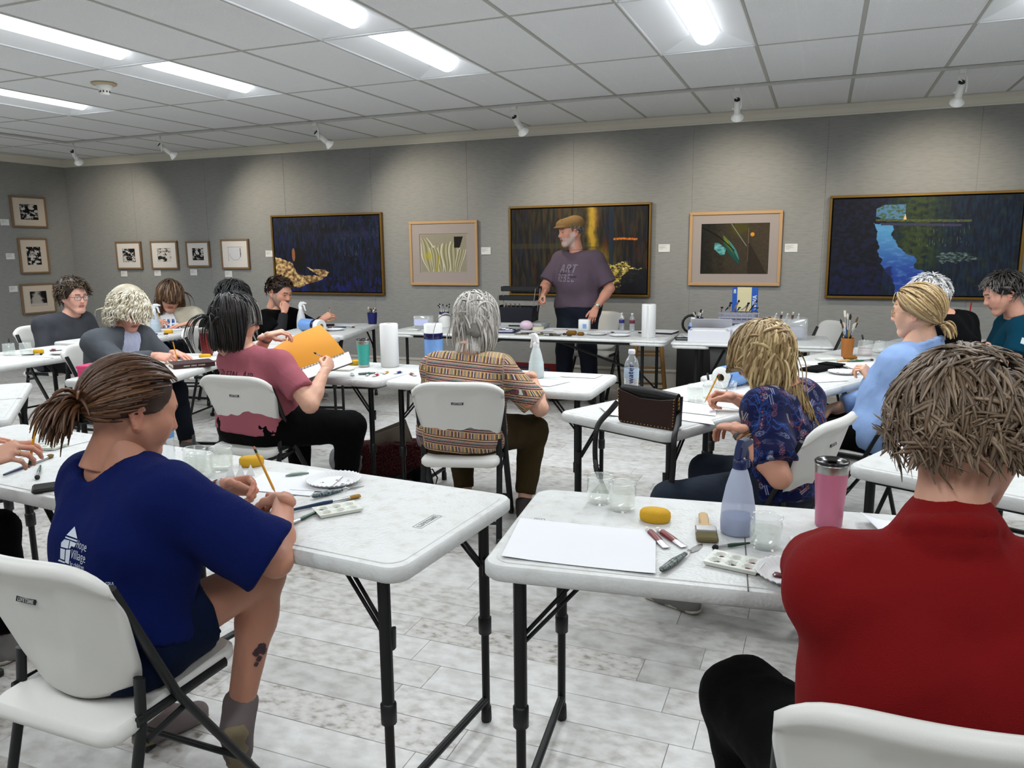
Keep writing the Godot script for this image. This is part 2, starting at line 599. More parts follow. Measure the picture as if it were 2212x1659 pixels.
func track_lights() -> void:
	var white := mat("track_white",Color(0.83,0.83,0.81),0.4)
	var rail_m := mat("track_rail",Color(0.72,0.72,0.70),0.45)
	var tr := thing("lighting_track","thin white ceiling track along the painting wall carrying spot lamps","light track",Vector3(-8.1,CEIL - 0.01,-6.62))
	part("rail",box_mesh(Vector3(12.4,0.02,0.035),0.003,Vector3(6.2,0,0)),rail_m,tr)
	part("rail",box_mesh(Vector3(0.035,0.02,6.0),0.003,Vector3(0,0,3.0)),rail_m,tr)
	var heads := [[-8.02,0.25,"by the room corner",-8.75],[-6.72,0.3,"over the four small framed drawings",-6.2],[-4.70,0.2,"over the moonlit figure painting",-4.1],[-2.60,0.1,"over the golden painting behind the teacher",-2.35],[-0.70,0.0,"over the framed teal abstract",-0.78],[0.86,0.0,"over the blue river painting",0.85]]
	for h in heads:
		var at := Vector3(h[0],CEIL - 0.02,-6.62)
		var aim:Vector3 = Vector3(h[3],1.55,WALL_Z) - (at - Vector3(0,0.2,0))
		var t := thing("spot_lamp","white track spot lamp " + h[2],"spot lamp",at,0.0,"track spot lamps")
		part("mount",box_mesh(Vector3(0.05,0.03,0.032),0.005,Vector3(0,-0.012,0)),white,t)
		var dir := aim.normalized()
		var top := Vector3(0,-0.09,0)
		part("bracket",tube_mesh([Vector3(0.016,-0.02,0),Vector3(0.03,-0.06,0),Vector3(0.034,-0.12,0.0),Vector3(0.03,-0.16,0)],0.006,8),white,t)
		part("wire",tube_mesh([Vector3(-0.01,-0.02,0),Vector3(-0.035,-0.05,0.02),Vector3(-0.02,-0.075,0.03),top - dir * 0.01],0.004,6),white,t)
		var st := new_st()
		var b := frame_along(dir)
		var tf := Transform3D(b,top)
		lathe(st,tf,[Vector2(0.0,0.012),Vector2(0.021,0.012),Vector2(0.021,0.012),Vector2(0.023,0.0),Vector2(0.026,-0.002),Vector2(0.026,0.135),Vector2(0.026,0.135),Vector2(0.0,0.137)],20)
		part("barrel",done(st),white,t)
		var dk := mat("spot_dark",Color(0.06,0.06,0.06),0.6)
		var cap := new_st()
		lathe(cap,tf,[Vector2(0.0,-0.0035),Vector2(0.0215,-0.003),Vector2(0.0215,0.01),Vector2(0,0.01)],16)
		part("open_end",done(cap),dk,t)
		part("knob",box_mesh(Vector3(0.014,0.014,0.014),0.003),white,t,Transform3D(b,top + b * Vector3(0.032,0.09,0)))
		var be := new_st()
		lathe(be,tf,[Vector2(0.022,0.13),Vector2(0.024,0.145),Vector2(0.03,0.158),Vector2(0.05,0.182),Vector2(0.0515,0.188),Vector2(0.0515,0.188),Vector2(0.047,0.186),Vector2(0.026,0.162),Vector2(0.0,0.158)],24)
		part("bulb_shade",done(be),mat("par_bulb",Color(0.93,0.93,0.92),0.25),t)
		var face := new_st()
		lathe(face,tf,[Vector2(0.0463,0.1853),Vector2(0.03,0.187),Vector2(0.0,0.188)],20)
		var gm := mat("par_face",Color(1,0.97,0.9),0.3)
		gm.emission_enabled = true
		gm.emission = Color(1.0,0.9,0.74)
		gm.emission_energy_multiplier = 2.0
		part("bulb_face",done(face),gm,t)
		var l := SpotLight3D.new()
		l.name = "spot_beam"
		l.light_energy = SPOT_ENERGY
		l.light_color = WARM_LIGHT
		l.light_size = 0.045
		l.spot_angle = 46.0
		l.spot_angle_attenuation = 1.0
		l.spot_range = 9.0
		l.spot_attenuation = 2.0
		l.shadow_enabled = true
		t.add_child(l)
		l.position = top + dir * 0.2
		l.basis = Basis.looking_at(dir,Vector3.UP)
func smoke_detector() -> void:
	var t := thing("smoke_detector","round white smoke detector on a tan ceiling plate","smoke detector",Vector3(-5.1,CEIL,-4.54))
	part("plate",lathe_mesh([Vector2(0,-0.016),Vector2(0.08,-0.014),Vector2(0.09,-0.008),Vector2(0.09,0.0),Vector2(0,0)],28),mat("tan_plate",Color(0.72,0.66,0.52),0.6),t)
	var st := new_st()
	lathe(st,Transform3D.IDENTITY,[Vector2(0,-0.085),Vector2(0.026,-0.085),Vector2(0.034,-0.078),Vector2(0.038,-0.05),Vector2(0.05,-0.038),Vector2(0.058,-0.02),Vector2(0.058,-0.012),Vector2(0,-0.012)],28)
	part("housing",done(st),mat("detector_white",Color(0.85,0.85,0.83),0.45),t)
	var sl := new_st()
	for k in 10:
		var a := TAU * k / 10
		bx(sl,Transform3D(Basis(Vector3.UP,a),Vector3(0.036 * sin(a),-0.062,0.036 * cos(a))),Vector3(0.008,0.014,0.006),0.0)
	part("slots",done(sl),mat("spot_dark",Color(0.06,0.06,0.06),0.6),t)
# ------------------------------------------------------------------ tables
func plastic_top() -> StandardMaterial3D:
	if M.has("table_plastic"):return M["table_plastic"]
	var m := mat("table_plastic",Color(0.80,0.805,0.80),0.42,0.0,0.45)
	m.albedo_texture = noise_tex(81,0.02,512,512,[[0.0,Color(0.90,0.89,0.865)],[0.25,Color(0.965,0.96,0.95)],[0.5,Color(0.99,0.99,0.985)],[1.0,Color(1,1,1)]],5)
	m.normal_enabled = true
	m.normal_texture = noise_tex(82,0.2,256,256,[],2,FastNoiseLite.TYPE_SIMPLEX_SMOOTH,4.0)
	m.normal_scale = 0.12
	tri_map(m,Vector3(1.6,1.6,1.6),true)
	return m
func make_table(label:String,p0:Vector2,p1:Vector2,W:float,style := "adjustable",height := TABLE_Y,group := "folding tables") -> Node3D:
	var u := (p1 - p0).normalized()
	var L := (p1 - p0).length()
	var v := Vector2(u.y,-u.x)
	var c := p0 + u * L / 2 + v * W / 2
	var t := thing("folding_table",label,"table",Vector3(c.x,0,c.y),atan2(-u.y,u.x),group)
	var top_m := plastic_top()
	var leg_m := grained("table_leg_black",Color(0.045,0.047,0.05),0.42,14.0,0.15)
	var st := new_st()
	if style == "adjustable":
		prism(st,Transform3D.IDENTITY,round_rect(L,W,0.055,7),height - 0.042,height - 0.002,0.007,true)
		prism(st,Transform3D.IDENTITY,round_rect(L - 0.05,W - 0.05,0.045,5),height - 0.004,height,0.0015)
		part("table_top",done(st),top_m,t)
		var seam := box_mesh(Vector3(0.003,0.002,W - 0.008),0.0)
		part("fold_seam",seam,mat("seam_grey",Color(0.33,0.33,0.33),0.8),t,at_xyz(0,height - 0.0003,0))
	else:
		prism(st,Transform3D.IDENTITY,round_rect(L,W,0.06,8),height - 0.026,height - 0.003,0.009,true)
		prism(st,Transform3D.IDENTITY,round_rect(L - 0.04,W - 0.04,0.05,6),height - 0.003,height,0.001)
		for s in [-1.0,1.0]:  # deeper corner blocks of the moulded apron
			prism(st,at_xyz(s * (L / 2 - 0.16),0,0),round_rect(0.30,W - 0.004,0.06,5),height - 0.048,height - 0.024,0.006,true)
		part("table_top",done(st),top_m,t)
		for s in [-1.0,1.0]:
			part("frame_rail",tube_mesh([Vector3(-L / 2 + 0.14,height - 0.038,s * (W / 2 - 0.035)),Vector3(L / 2 - 0.14,height - 0.038,s * (W / 2 - 0.035))],0.012,8),leg_m,t)
	var ix := L / 2 - 0.085
	var iz := W / 2 - 0.055
	for sx in [-1.0,1.0]:
		if style == "adjustable":
			for sz in [-1.0,1.0]:
				var lg := new_st()
				tube(lg,[Vector3(sx * ix,height - 0.04,sz * iz),Vector3(sx * ix,0.33,sz * iz)],0.0165,10)
				part("leg",done(lg),leg_m,t)
				var lo := new_st()
				tube(lo,[Vector3(sx * ix,0.36,sz * iz),Vector3(sx * ix,0.03,sz * iz)],0.0125,10)
				part("leg_extension",done(lo),leg_m,t)
				part("collar",lathe_mesh([Vector2(0.013,-0.03),Vector2(0.02,-0.026),Vector2(0.0205,0.026),Vector2(0.0165,0.03)],12),mat("collar_black",Color(0.02,0.02,0.02),0.5),t,at_xyz(sx * ix,0.325,sz * iz))
				part("foot",lathe_mesh([Vector2(0,0),Vector2(0.0155,0.0),Vector2(0.017,0.006),Vector2(0.0155,0.05),Vector2(0.0125,0.052)],12),mat("collar_black",Color(0.02,0.02,0.02),0.5),t,at_xyz(sx * ix,0,sz * iz))
			part("crossbar",tube_mesh([Vector3(sx * ix,0.075,-iz),Vector3(sx * ix,0.075,iz)],0.012,10),leg_m,t)
			part("crossbar",tube_mesh([Vector3(sx * ix,height - 0.06,-iz),Vector3(sx * ix,height - 0.06,iz)],0.012,8),leg_m,t)
			for sz in [-1.0,1.0]:
				var br := new_st()
				var q := Vector3(sx * ix,height - 0.22,sz * (iz - 0.012))
				for o in [-0.012,0.012]:
					tube(br,[q + Vector3(o * 0.7,0,0),Vector3(sx * (ix - 0.15) + o,height - 0.045,sz * (iz - 0.03))],0.0055,6)
				tube(br,[q + Vector3(sx * 0.012,0.03,0),q + Vector3(sx * 0.01,-0.025,0)],0.014,8,true,0.5)
				part("brace",done(br),leg_m,t)
		else:
			var lx:float = L / 2 - 0.2
			for sz in [-1.0,1.0]:
				part("leg",tube_mesh([Vector3(sx * lx,height - 0.04,sz * (iz - 0.02)),Vector3(sx * lx,0.22,sz * (iz - 0.02)),Vector3(sx * (lx - 0.0),0.16,sz * (iz - 0.01)),Vector3(sx * (lx),0.0,sz * (iz + 0.005))],0.0135,10),leg_m,t)
			part("crossbar",tube_mesh([Vector3(sx * lx,0.23,-iz + 0.02),Vector3(sx * lx,0.23,iz - 0.02)],0.011,8),leg_m,t)
			var br := new_st()
			tube(br,[Vector3(sx * 0.18,height - 0.05,0),Vector3(sx * (lx - 0.09),0.42,0)],0.011,8)
			tube(br,[Vector3(sx * (lx - 0.09),0.42,0),Vector3(sx * lx,0.24,iz * 0.75)],0.008,8)
			tube(br,[Vector3(sx * (lx - 0.09),0.42,0),Vector3(sx * lx,0.24,-iz * 0.75)],0.008,8)
			part("brace",done(br),leg_m,t)
	return t
func table_mark(t:Node3D,x:float,z:float,turn:float) -> void:
	var ink := mat("mark_grey",Color(0.42,0.43,0.43),0.7)
	var n := part("moulded_mark",text_mesh("LIFETIME",0.021,true),ink,t,Transform3D(Basis(Vector3.UP,turn) * Basis(Vector3.RIGHT,-PI / 2),Vector3(x,TABLE_Y + 0.0003,z)))
	var st := new_st()
	for e in [[0,-0.014,0.105,0.0012],[0,0.014,0.105,0.0012],[-0.0525,0,0.0012,0.028],[0.0525,0,0.0012,0.028]]:
		bx(st,at_xyz(e[0],e[1],0),Vector3(e[2],e[3],0.0006))
	part("mark_frame",done(st),ink,n)
# ------------------------------------------------------------------ folding chair (faces local +z, origin on the floor under the seat)
var chair0:Node3D
func chair_back_mesh() -> ArrayMesh:
	var st := new_st(1)
	var nu := 22
	var nv := 20
	var grid := [[],[]]
	for side in 2:
		for j in nv + 1:
			var v := float(j) / nv
			var rowp := []
			for i in nu + 1:
				var u := -1.0 + 2.0 * i / nu
				var hw := lerpf(0.196,0.232,sstep(0.0,0.75,v))
				var y := 0.35 * v
				y -= 0.045 * (1.0 - u * u) * (1.0 - v) * 1.0
				var sh := pow(absf(u),5.0)
				y -= 0.05 * sh * sstep(0.55,1.0,v)
				if v < 0.25:hw -= 0.03 * pow(1.0 - v / 0.25,2.0)
				var zc := 0.045 * u * u - 0.10 * v + 0.012 * (1 - v) * (1 - v)
				var th := 0.011
				th *= sqrt(maxf(0.0,1.0 - pow(absf(u),10.0)))
				if v < 0.04:th *= v / 0.04
				if v > 0.975:th *= sqrt(maxf(0.0,1.0 - pow((v - 0.975) / 0.025,2.0)))
				var lip := 0.018 * sstep(0.86,0.93,v) * (1.0 - 0.5 * sstep(0.97,1.0,v))
				var dent := 0.0
				var tw := lerpf(0.30,0.40,v)
				if side == 1:
					dent = 0.009 * (1.0 - sstep(tw - 0.03,tw + 0.05,absf(u))) * sstep(0.16,0.42,v) * (1.0 - sstep(0.80,0.84,v))
				rowp.append(Vector3(u * hw,0.485 + y,-0.155 + zc + (th if side == 0 else -th - lip + dent)))
			grid[side].append(rowp)
	for j in nv:
		for i in nu:
			quad(st,grid[0][j][i],grid[0][j][i + 1],grid[0][j + 1][i + 1],grid[0][j + 1][i])
			quad(st,grid[1][j][i + 1],grid[1][j][i],grid[1][j + 1][i],grid[1][j + 1][i + 1])
	for j in nv:
		quad(st,grid[1][j][0],grid[0][j][0],grid[0][j + 1][0],grid[1][j + 1][0])
		quad(st,grid[0][j][nu],grid[1][j][nu],grid[1][j + 1][nu],grid[0][j + 1][nu])
	for i in nu:
		quad(st,grid[0][nv][i],grid[0][nv][i + 1],grid[1][nv][i + 1],grid[1][nv][i])
		quad(st,grid[1][0][i],grid[1][0][i + 1],grid[0][0][i + 1],grid[0][0][i])
	return done(st)
func make_chair() -> Node3D:
	var t := thing("folding_chair","white plastic folding chair","chair",Vector3.ZERO,0.0,"white folding chairs")
	var plastic := grained("chair_plastic",Color(0.84,0.835,0.815),0.4,10.0,0.12)
	var steel := grained("chair_steel",Color(0.075,0.08,0.085),0.45,16.0,0.1)
	var seat := new_st()
	prism(seat,Transform3D(Basis(Vector3.RIGHT,-0.06),Vector3(0,0.0,0.01)),round_rect(0.40,0.42,0.05,6),0.402,0.445,0.012,true)
	part("seat",done(seat),plastic,t)
	var back := part("backrest",chair_back_mesh(),plastic,t)
	var slot := part("maker_label",box_mesh(Vector3(0.062,0.013,0.003),0.001),mat("label_black",Color(0.05,0.05,0.05),0.5),back,Transform3D(Basis(Vector3.RIGHT,-0.27),Vector3(0,0.728,-0.2345)))
	slot.transform = Transform3D(Basis(Vector3.RIGHT,0.28) ,Vector3(0.0,0.722,-0.2285))
	part("maker_name",text_mesh("LIFETIME",0.0115,true),mat("label_letter",Color(0.7,0.7,0.7),0.5),back,Transform3D(Basis(Vector3.RIGHT,0.28) * Basis(Vector3.UP,PI),Vector3(0,0.722,-0.2305)))
	for s in [-1.0,1.0]:
		part("front_leg",tube_mesh([Vector3(s * 0.214,0.768,-0.192),Vector3(s * 0.216,0.44,-0.045),Vector3(s * 0.216,0.012,0.235)],0.0165,10,0.62,Vector3(0,0.45,0.85)),steel,t)
		part("rear_leg",tube_mesh([Vector3(s * 0.193,0.52,-0.125),Vector3(s * 0.196,0.40,-0.135),Vector3(s * 0.200,0.012,-0.235)],0.0155,10,0.62,Vector3(0,-0.3,0.95)),steel,t)
		part("seat_rail",tube_mesh([Vector3(s * 0.203,0.425,-0.15),Vector3(s * 0.203,0.425,0.13)],0.014,8,0.55,Vector3(1,0,0)),steel,t)
		part("link",tube_mesh([Vector3(s * 0.207,0.37,-0.132),Vector3(s * 0.207,0.39,-0.02)],0.010,8,0.5,Vector3(1,0,0)),steel,t)
		part("foot_cap",box_mesh(Vector3(0.026,0.03,0.04),0.006),mat("collar_black",Color(0.02,0.02,0.02),0.5),t,at_xyz(s * 0.216,0.015,0.232))
		part("foot_cap",box_mesh(Vector3(0.026,0.03,0.036),0.006),mat("collar_black",Color(0.02,0.02,0.02),0.5),t,at_xyz(s * 0.2,0.015,-0.235))
	part("crossbar",tube_mesh([Vector3(-0.2,0.10,-0.212),Vector3(0.2,0.10,-0.212)],0.009,8),steel,t)
	part("crossbar",tube_mesh([Vector3(-0.215,0.13,0.162),Vector3(0.215,0.13,0.162)],0.009,8),steel,t)
	return t
func chair(label:String,rear:Vector2,face:Vector2) -> Node3D:
	face = face.normalized()
	var at := Vector3(rear.x + face.x * 0.2,0,rear.y + face.y * 0.2)
	if chair0 == null:
		chair0 = make_chair()
		chair0.position = at
		chair0.rotation.y = yaw_of(face)
		chair0.set_meta("label",label)
		return chair0
	return copy_of(chair0,at,yaw_of(face),label)
func build_furniture() -> void:
	var t:Node3D
	t = make_table("white folding table where the girl in the blue shirt draws",Vector2(-2.085,-1.56),Vector2(-0.872,-1.462),0.62)
	table_mark(t,0.49,-0.0,PI / 2)
	make_table("white folding table with a navy brush and a black phone on it",Vector2(-3.30,-1.66),Vector2(-2.09,-1.562),0.62)
	t = make_table("white folding table where the woman in red sits",Vector2(-0.715,-1.565),Vector2(0.495,-1.70),0.61)
	table_mark(t,-0.54,0.02,PI / 2)
	make_table("white folding table carrying the brown studded bag",Vector2(-0.53,-3.005),Vector2(-0.005,-4.106),0.62)
	make_table("white folding table with a wooden cup of brushes",Vector2(0.005,-4.135),Vector2(0.83,-5.765),0.72)
	make_table("white folding table in front of the woman in teal",Vector2(0.85,-5.80),Vector2(1.40,-6.89),0.70)
	make_table("empty white folding table behind the woman in red, black leg and brace showing",Vector2(0.78,-2.45),Vector2(1.55,-4.11),0.74)
	make_table("white folding table where the woman in pink reads her notebook",Vector2(-3.53,-3.78),Vector2(-2.32,-3.735),0.64)
	make_table("white folding table in front of the woman in the striped blouse",Vector2(-2.285,-3.735),Vector2(-1.07,-3.755),0.64)
	make_table("white folding table with a pink pencil box on its end",Vector2(-3.545,-3.325),Vector2(-3.87,-4.50),0.60)
	make_table("white folding table with a long edge beside the pencil hand",Vector2(-3.36,-2.31),Vector2(-4.24,-3.08),0.61)
	make_table("white folding table with jars in front of the boy in the grey hoodie",Vector2(-5.06,-3.25),Vector2(-5.06,-4.45),0.74)
	make_table("white folding table where the woman in the cream cardigan paints",Vector2(-5.35,-4.62),Vector2(-5.42,-5.82),0.68)
	make_table("white folding table in front of the person in the dark green jacket",Vector2(-3.58,-4.50),Vector2(-3.87,-5.68),0.62)
	make_table("grey-white folding table in front of the bearded man, blue cup on its corner",Vector2(-3.885,-5.72),Vector2(-4.19,-6.86),0.70)
	make_table("long white folding table in front of the standing teacher",Vector2(-3.72,-6.13),Vector2(-1.13,-6.13),0.76,"banquet",0.74,"banquet tables")
	make_table("white folding table piled with art supplies",Vector2(-1.08,-6.05),Vector2(0.12,-6.13),0.76,"banquet",0.74,"banquet tables")
	chair("white folding chair under the girl in the blue shirt",Vector2(-1.585,-1.105),Vector2(0.0,-1))
	chair("white folding chair under the woman in red",Vector2(0.20,-1.145),Vector2(-0.06,-1))
	chair("white folding chair under the woman in the pink shirt",Vector2(-2.86,-3.21),Vector2(-0.02,-1))
	chair("white folding chair under the silver-haired woman in the striped blouse",Vector2(-1.65,-3.40),Vector2(-0.29,-1))
	chair("white folding chair under the blonde woman in the floral blouse",Vector2(0.05,-3.13),Vector2(-0.94,-0.36))
	chair("white folding chair under the woman in the light blue shirt",Vector2(0.47,-4.24),Vector2(-0.94,-0.36))
	chair("white folding chair under the white-haired person in black",Vector2(0.98,-5.59),Vector2(-0.94,-0.36))
	chair("white folding chair under the woman in teal",Vector2(1.47,-6.36),Vector2(-0.94,-0.36))
	chair("white folding chair under the curly white-haired woman",Vector2(-4.90,-3.98),Vector2(0.96,-0.27))
	chair("white folding chair under the boy in the grey hoodie",Vector2(-6.62,-4.92),Vector2(1,0.0))
	chair("white folding chair under the woman in the cream cardigan",Vector2(-6.15,-6.28),Vector2(0.35,0.94))
	chair("white folding chair under the person in the dark green jacket",Vector2(-5.02,-5.2),Vector2(0.96,-0.25))
	chair("white folding chair under the bearded man",Vector2(-5.19,-6.24),Vector2(0.97,-0.15))
	chair("empty white folding chair against the wall behind the teacher",Vector2(-2.08,-7.72),Vector2(-0.1,1))
	chair("empty white folding chair beside the table of art supplies",Vector2(0.10,-7.2),Vector2(-0.9,0.5))
	chair("white folding chair under the person whose hand holds the pencil",Vector2(-2.85,-1.22),Vector2(0.02,-1))
# ------------------------------------------------------------------ soft bodies: tapered capsules joined smoothly, meshed as surface nets
class Field:
	var A := PackedVector3Array()
	var BA := PackedVector3Array()
	var INV := PackedFloat32Array()
	var RA := PackedFloat32Array()
	var RB := PackedFloat32Array()
	var K := PackedFloat32Array()
	var SUB := PackedByteArray()
	var N := PackedVector3Array()      # axis along which the shape is squeezed
	var Q := PackedFloat32Array()      # how much (0:none)
	var PN := PackedVector3Array()     # plane that cuts this piece (sleeve end)
	var PC := PackedFloat32Array()
	var HN := PackedVector3Array()     # planes that cut everything (hems)
	var HC := PackedFloat32Array()
	var lo := Vector3.ONE * 1e9
	var hi := Vector3.ONE * -1e9
	func cap(a:Vector3,b:Vector3,ra:float,rb:float,k := 0.03,sub := 0,axis := Vector3.ZERO,q := 0.0,pn := Vector3.ZERO,pc := 0.0) -> void:
		A.append(a)
		var ba := b - a
		if q != 0.0:ba += axis * ba.dot(axis) * q
		BA.append(ba)
		INV.append(1.0 / maxf(ba.length_squared(),1e-9))
		RA.append(ra)
		RB.append(rb)
		K.append(k)
		SUB.append(sub)
		N.append(axis)
		Q.append(q)
		PN.append(pn)
		PC.append(pc)
		if sub == 0:
			var e := Vector3.ONE * (maxf(ra,rb) * (1.0 if q >= 0.0 else 1.0 / (1.0 + q)))
			lo = lo.min(a - e).min(b - e)
			hi = hi.max(a + e).max(b + e)
	func dot(a:Vector3,r:float,k := 0.02,sub := 0,axis := Vector3.ZERO,q := 0.0) -> void:
		cap(a,a + Vector3(0,1e-4,0),r,r,k,sub,axis,q)
	func hem(n:Vector3,at:Vector3) -> void:
		HN.append(n)
		HC.append(n.dot(at))
	func piece(i:int,p:Vector3) -> float:
		var pa := p - A[i]
		if Q[i] != 0.0:pa += N[i] * pa.dot(N[i]) * Q[i]
		var h := clampf(pa.dot(BA[i]) * INV[i],0.0,1.0)
		var d := (pa - BA[i] * h).length() - lerpf(RA[i],RB[i],h)
		if PN[i] != Vector3.ZERO:d = maxf(d,p.dot(PN[i]) - PC[i])
		return d
	func value(p:Vector3) -> float:
		var d := 10.0
		for i in A.size():
			var e := piece(i,p)
			var k := K[i]
			if SUB[i]:
				e = -e
				var h := maxf(k - absf(d - e),0.0) / k
				d = maxf(d,e) + h * h * k * 0.25
			else:
				var h := maxf(k - absf(d - e),0.0) / k
				d = minf(d,e) - h * h * k * 0.25
		for j in HN.size():
			d = maxf(d,p.dot(HN[j]) - HC[j])
		return d
	func hit(p:Vector3,dir:Vector3,most := 1.0) -> Vector3:
		var t := 0.0
		for s in 40:
			var d := value(p + dir * t)
			if d < 0.0004:break
			t += d * 0.9
			if t > most:break
		return p + dir * t
	func net(cell:float) -> Dictionary:
		var pad := cell * 2.5
		var o := lo - Vector3.ONE * pad
		var sz := (hi - lo + Vector3.ONE * pad * 2.0) / cell
		var bx_ := int(ceil(sz.x / 4.0)) + 1
		var by_ := int(ceil(sz.y / 4.0)) + 1
		var bz_ := int(ceil(sz.z / 4.0)) + 1
		var nx := bx_ * 4
		var ny := by_ * 4
		var nz_ := bz_ * 4
		var sy := nx
		var sz_ := nx * ny
		var vals := PackedFloat32Array()
		vals.resize(nx * ny * nz_)
		vals.fill(1.0)
		var R := cell * 4.0 * 0.8661 + cell
		var cnt := A.size()
		var active_blocks := []
		for bz in bz_:
			for by in by_:
				for bx in bx_:
					var c := o + Vector3(bx * 4 + 1.5,by * 4 + 1.5,bz * 4 + 1.5) * cell
					var d := 10.0
					var ds := PackedFloat32Array()
					ds.resize(cnt)
					for i in cnt:
						var e := piece(i,c)
						ds[i] = e
						if SUB[i]:continue
						var k := K[i]
						var h := maxf(k - absf(d - e),0.0) / k
						d = minf(d,e) - h * h * k * 0.25
					var dh := d
					for j in HN.size():
						dh = maxf(dh,c.dot(HN[j]) - HC[j])
					if dh > R * 1.05:continue
					var act := PackedInt32Array()
					var any_sub := false
					for i in cnt:
						if SUB[i]:
							if ds[i] < R + K[i]:
								act.append(i)
								any_sub = true
						elif ds[i] < d + 2.0 * R + K[i]:
							act.append(i)
					if dh < -R * 1.1 and not any_sub:
						for z in 4:
							for y in 4:
								var bi := (bx * 4) + (by * 4 + y) * sy + (bz * 4 + z) * sz_
								for x in 4:
									vals[bi + x] = -1.0
						continue
					active_blocks.append(Vector3i(bx,by,bz))
					for z in 4:
						for y in 4:
							var bi := (bx * 4) + (by * 4 + y) * sy + (bz * 4 + z) * sz_
							var p := o + Vector3(bx * 4,by * 4 + y,bz * 4 + z) * cell
							for x in 4:
								var dd := 10.0
								for i in act:
									var pa := p - A[i]
									var q := Q[i]
									if q != 0.0:pa += N[i] * pa.dot(N[i]) * q
									var hh := clampf(pa.dot(BA[i]) * INV[i],0.0,1.0)
									var e := (pa - BA[i] * hh).length() - lerpf(RA[i],RB[i],hh)
									if PN[i] != Vector3.ZERO:e = maxf(e,p.dot(PN[i]) - PC[i])
									var k := K[i]
									if SUB[i]:
										e = -e
										var h := maxf(k - absf(dd - e),0.0) / k
										dd = maxf(dd,e) + h * h * k * 0.25
									else:
										var h := maxf(k - absf(dd - e),0.0) / k
										dd = minf(dd,e) - h * h * k * 0.25
								for j in HN.size():
									dd = maxf(dd,p.dot(HN[j]) - HC[j])
								vals[bi + x] = dd
								p.x += cell
		var vid := PackedInt32Array()
		vid.resize(nx * ny * nz_)
		vid.fill(-1)
		var V := PackedVector3Array()
		var cells := PackedInt32Array()
		var off := PackedInt32Array([0,1,sy,sy + 1,sz_,sz_ + 1,sz_ + sy,sz_ + sy + 1])
		var o2 := sy
		var o3 := sy + 1
		var o4 := sz_
		var o5 := sz_ + 1
		var o6 := sz_ + sy
		var o7 := sz_ + sy + 1
		var ed := [[0,1,0],[2,3,0],[4,5,0],[6,7,0],[0,2,1],[1,3,1],[4,6,1],[5,7,1],[0,4,2],[1,5,2],[2,6,2],[3,7,2]]
		for b in active_blocks:
			for z in range(b.z * 4,mini(b.z * 4 + 4,nz_ - 1)):
				for y in range(b.y * 4,mini(b.y * 4 + 4,ny - 1)):
					var row:int = y * sy + z * sz_
					for x in range(b.x * 4,mini(b.x * 4 + 4,nx - 1)):
						var i0:int = row + x
						var g := vals[i0] < 0.0
						if (vals[i0 + 1] < 0.0) == g and (vals[i0 + o2] < 0.0) == g and (vals[i0 + o3] < 0.0) == g and (vals[i0 + o4] < 0.0) == g and (vals[i0 + o5] < 0.0) == g and (vals[i0 + o6] < 0.0) == g and (vals[i0 + o7] < 0.0) == g:continue
						var acc := Vector3.ZERO
						var m := 0
						for e in ed:
							var v0 := vals[i0 + off[e[0]]]
							var v1 := vals[i0 + off[e[1]]]
							if (v0 < 0.0) == (v1 < 0.0):continue
							var t := v0 / (v0 - v1)
							var pt := Vector3(e[0] & 1,(e[0] >> 1) & 1,e[0] >> 2)
							pt[e[2]] += t
							acc += pt
							m += 1
						vid[i0] = V.size()
						cells.append(i0)
						V.append(o + (Vector3(x,y,z) + acc / m) * cell)
		var I := PackedInt32Array()
		for i0 in cells:
			var neg := vals[i0] < 0.0
			for ax in 3:
				var d1:int = [sy,sz_,1][ax]
				var d2:int = [sz_,1,sy][ax]
				var step:int = [1,sy,sz_][ax]
				if (vals[i0 + step] < 0.0) == neg:continue
				if i0 - d1 - d2 < 0:continue
				var a := vid[i0]
				var b := vid[i0 - d1]
				var c := vid[i0 - d1 - d2]
				var d := vid[i0 - d2]
				if b < 0 or c < 0 or d < 0:continue
				if neg:I.append_array(PackedInt32Array([a,c,b,a,d,c]))
				else:I.append_array(PackedInt32Array([a,b,c,a,c,d]))
		return {"v":V,"i":I}
static func soft_normals(V:PackedVector3Array,I:PackedInt32Array) -> PackedVector3Array:
	var n := PackedVector3Array()
	n.resize(V.size())
	for k in range(0,I.size(),3):
		var a := I[k]
		var b := I[k + 1]
		var c := I[k + 2]
		var f := (V[c] - V[a]).cross(V[b] - V[a])
		n[a] += f
		n[b] += f
		n[c] += f
	for k in n.size():
		n[k] = n[k].normalized()
	return n
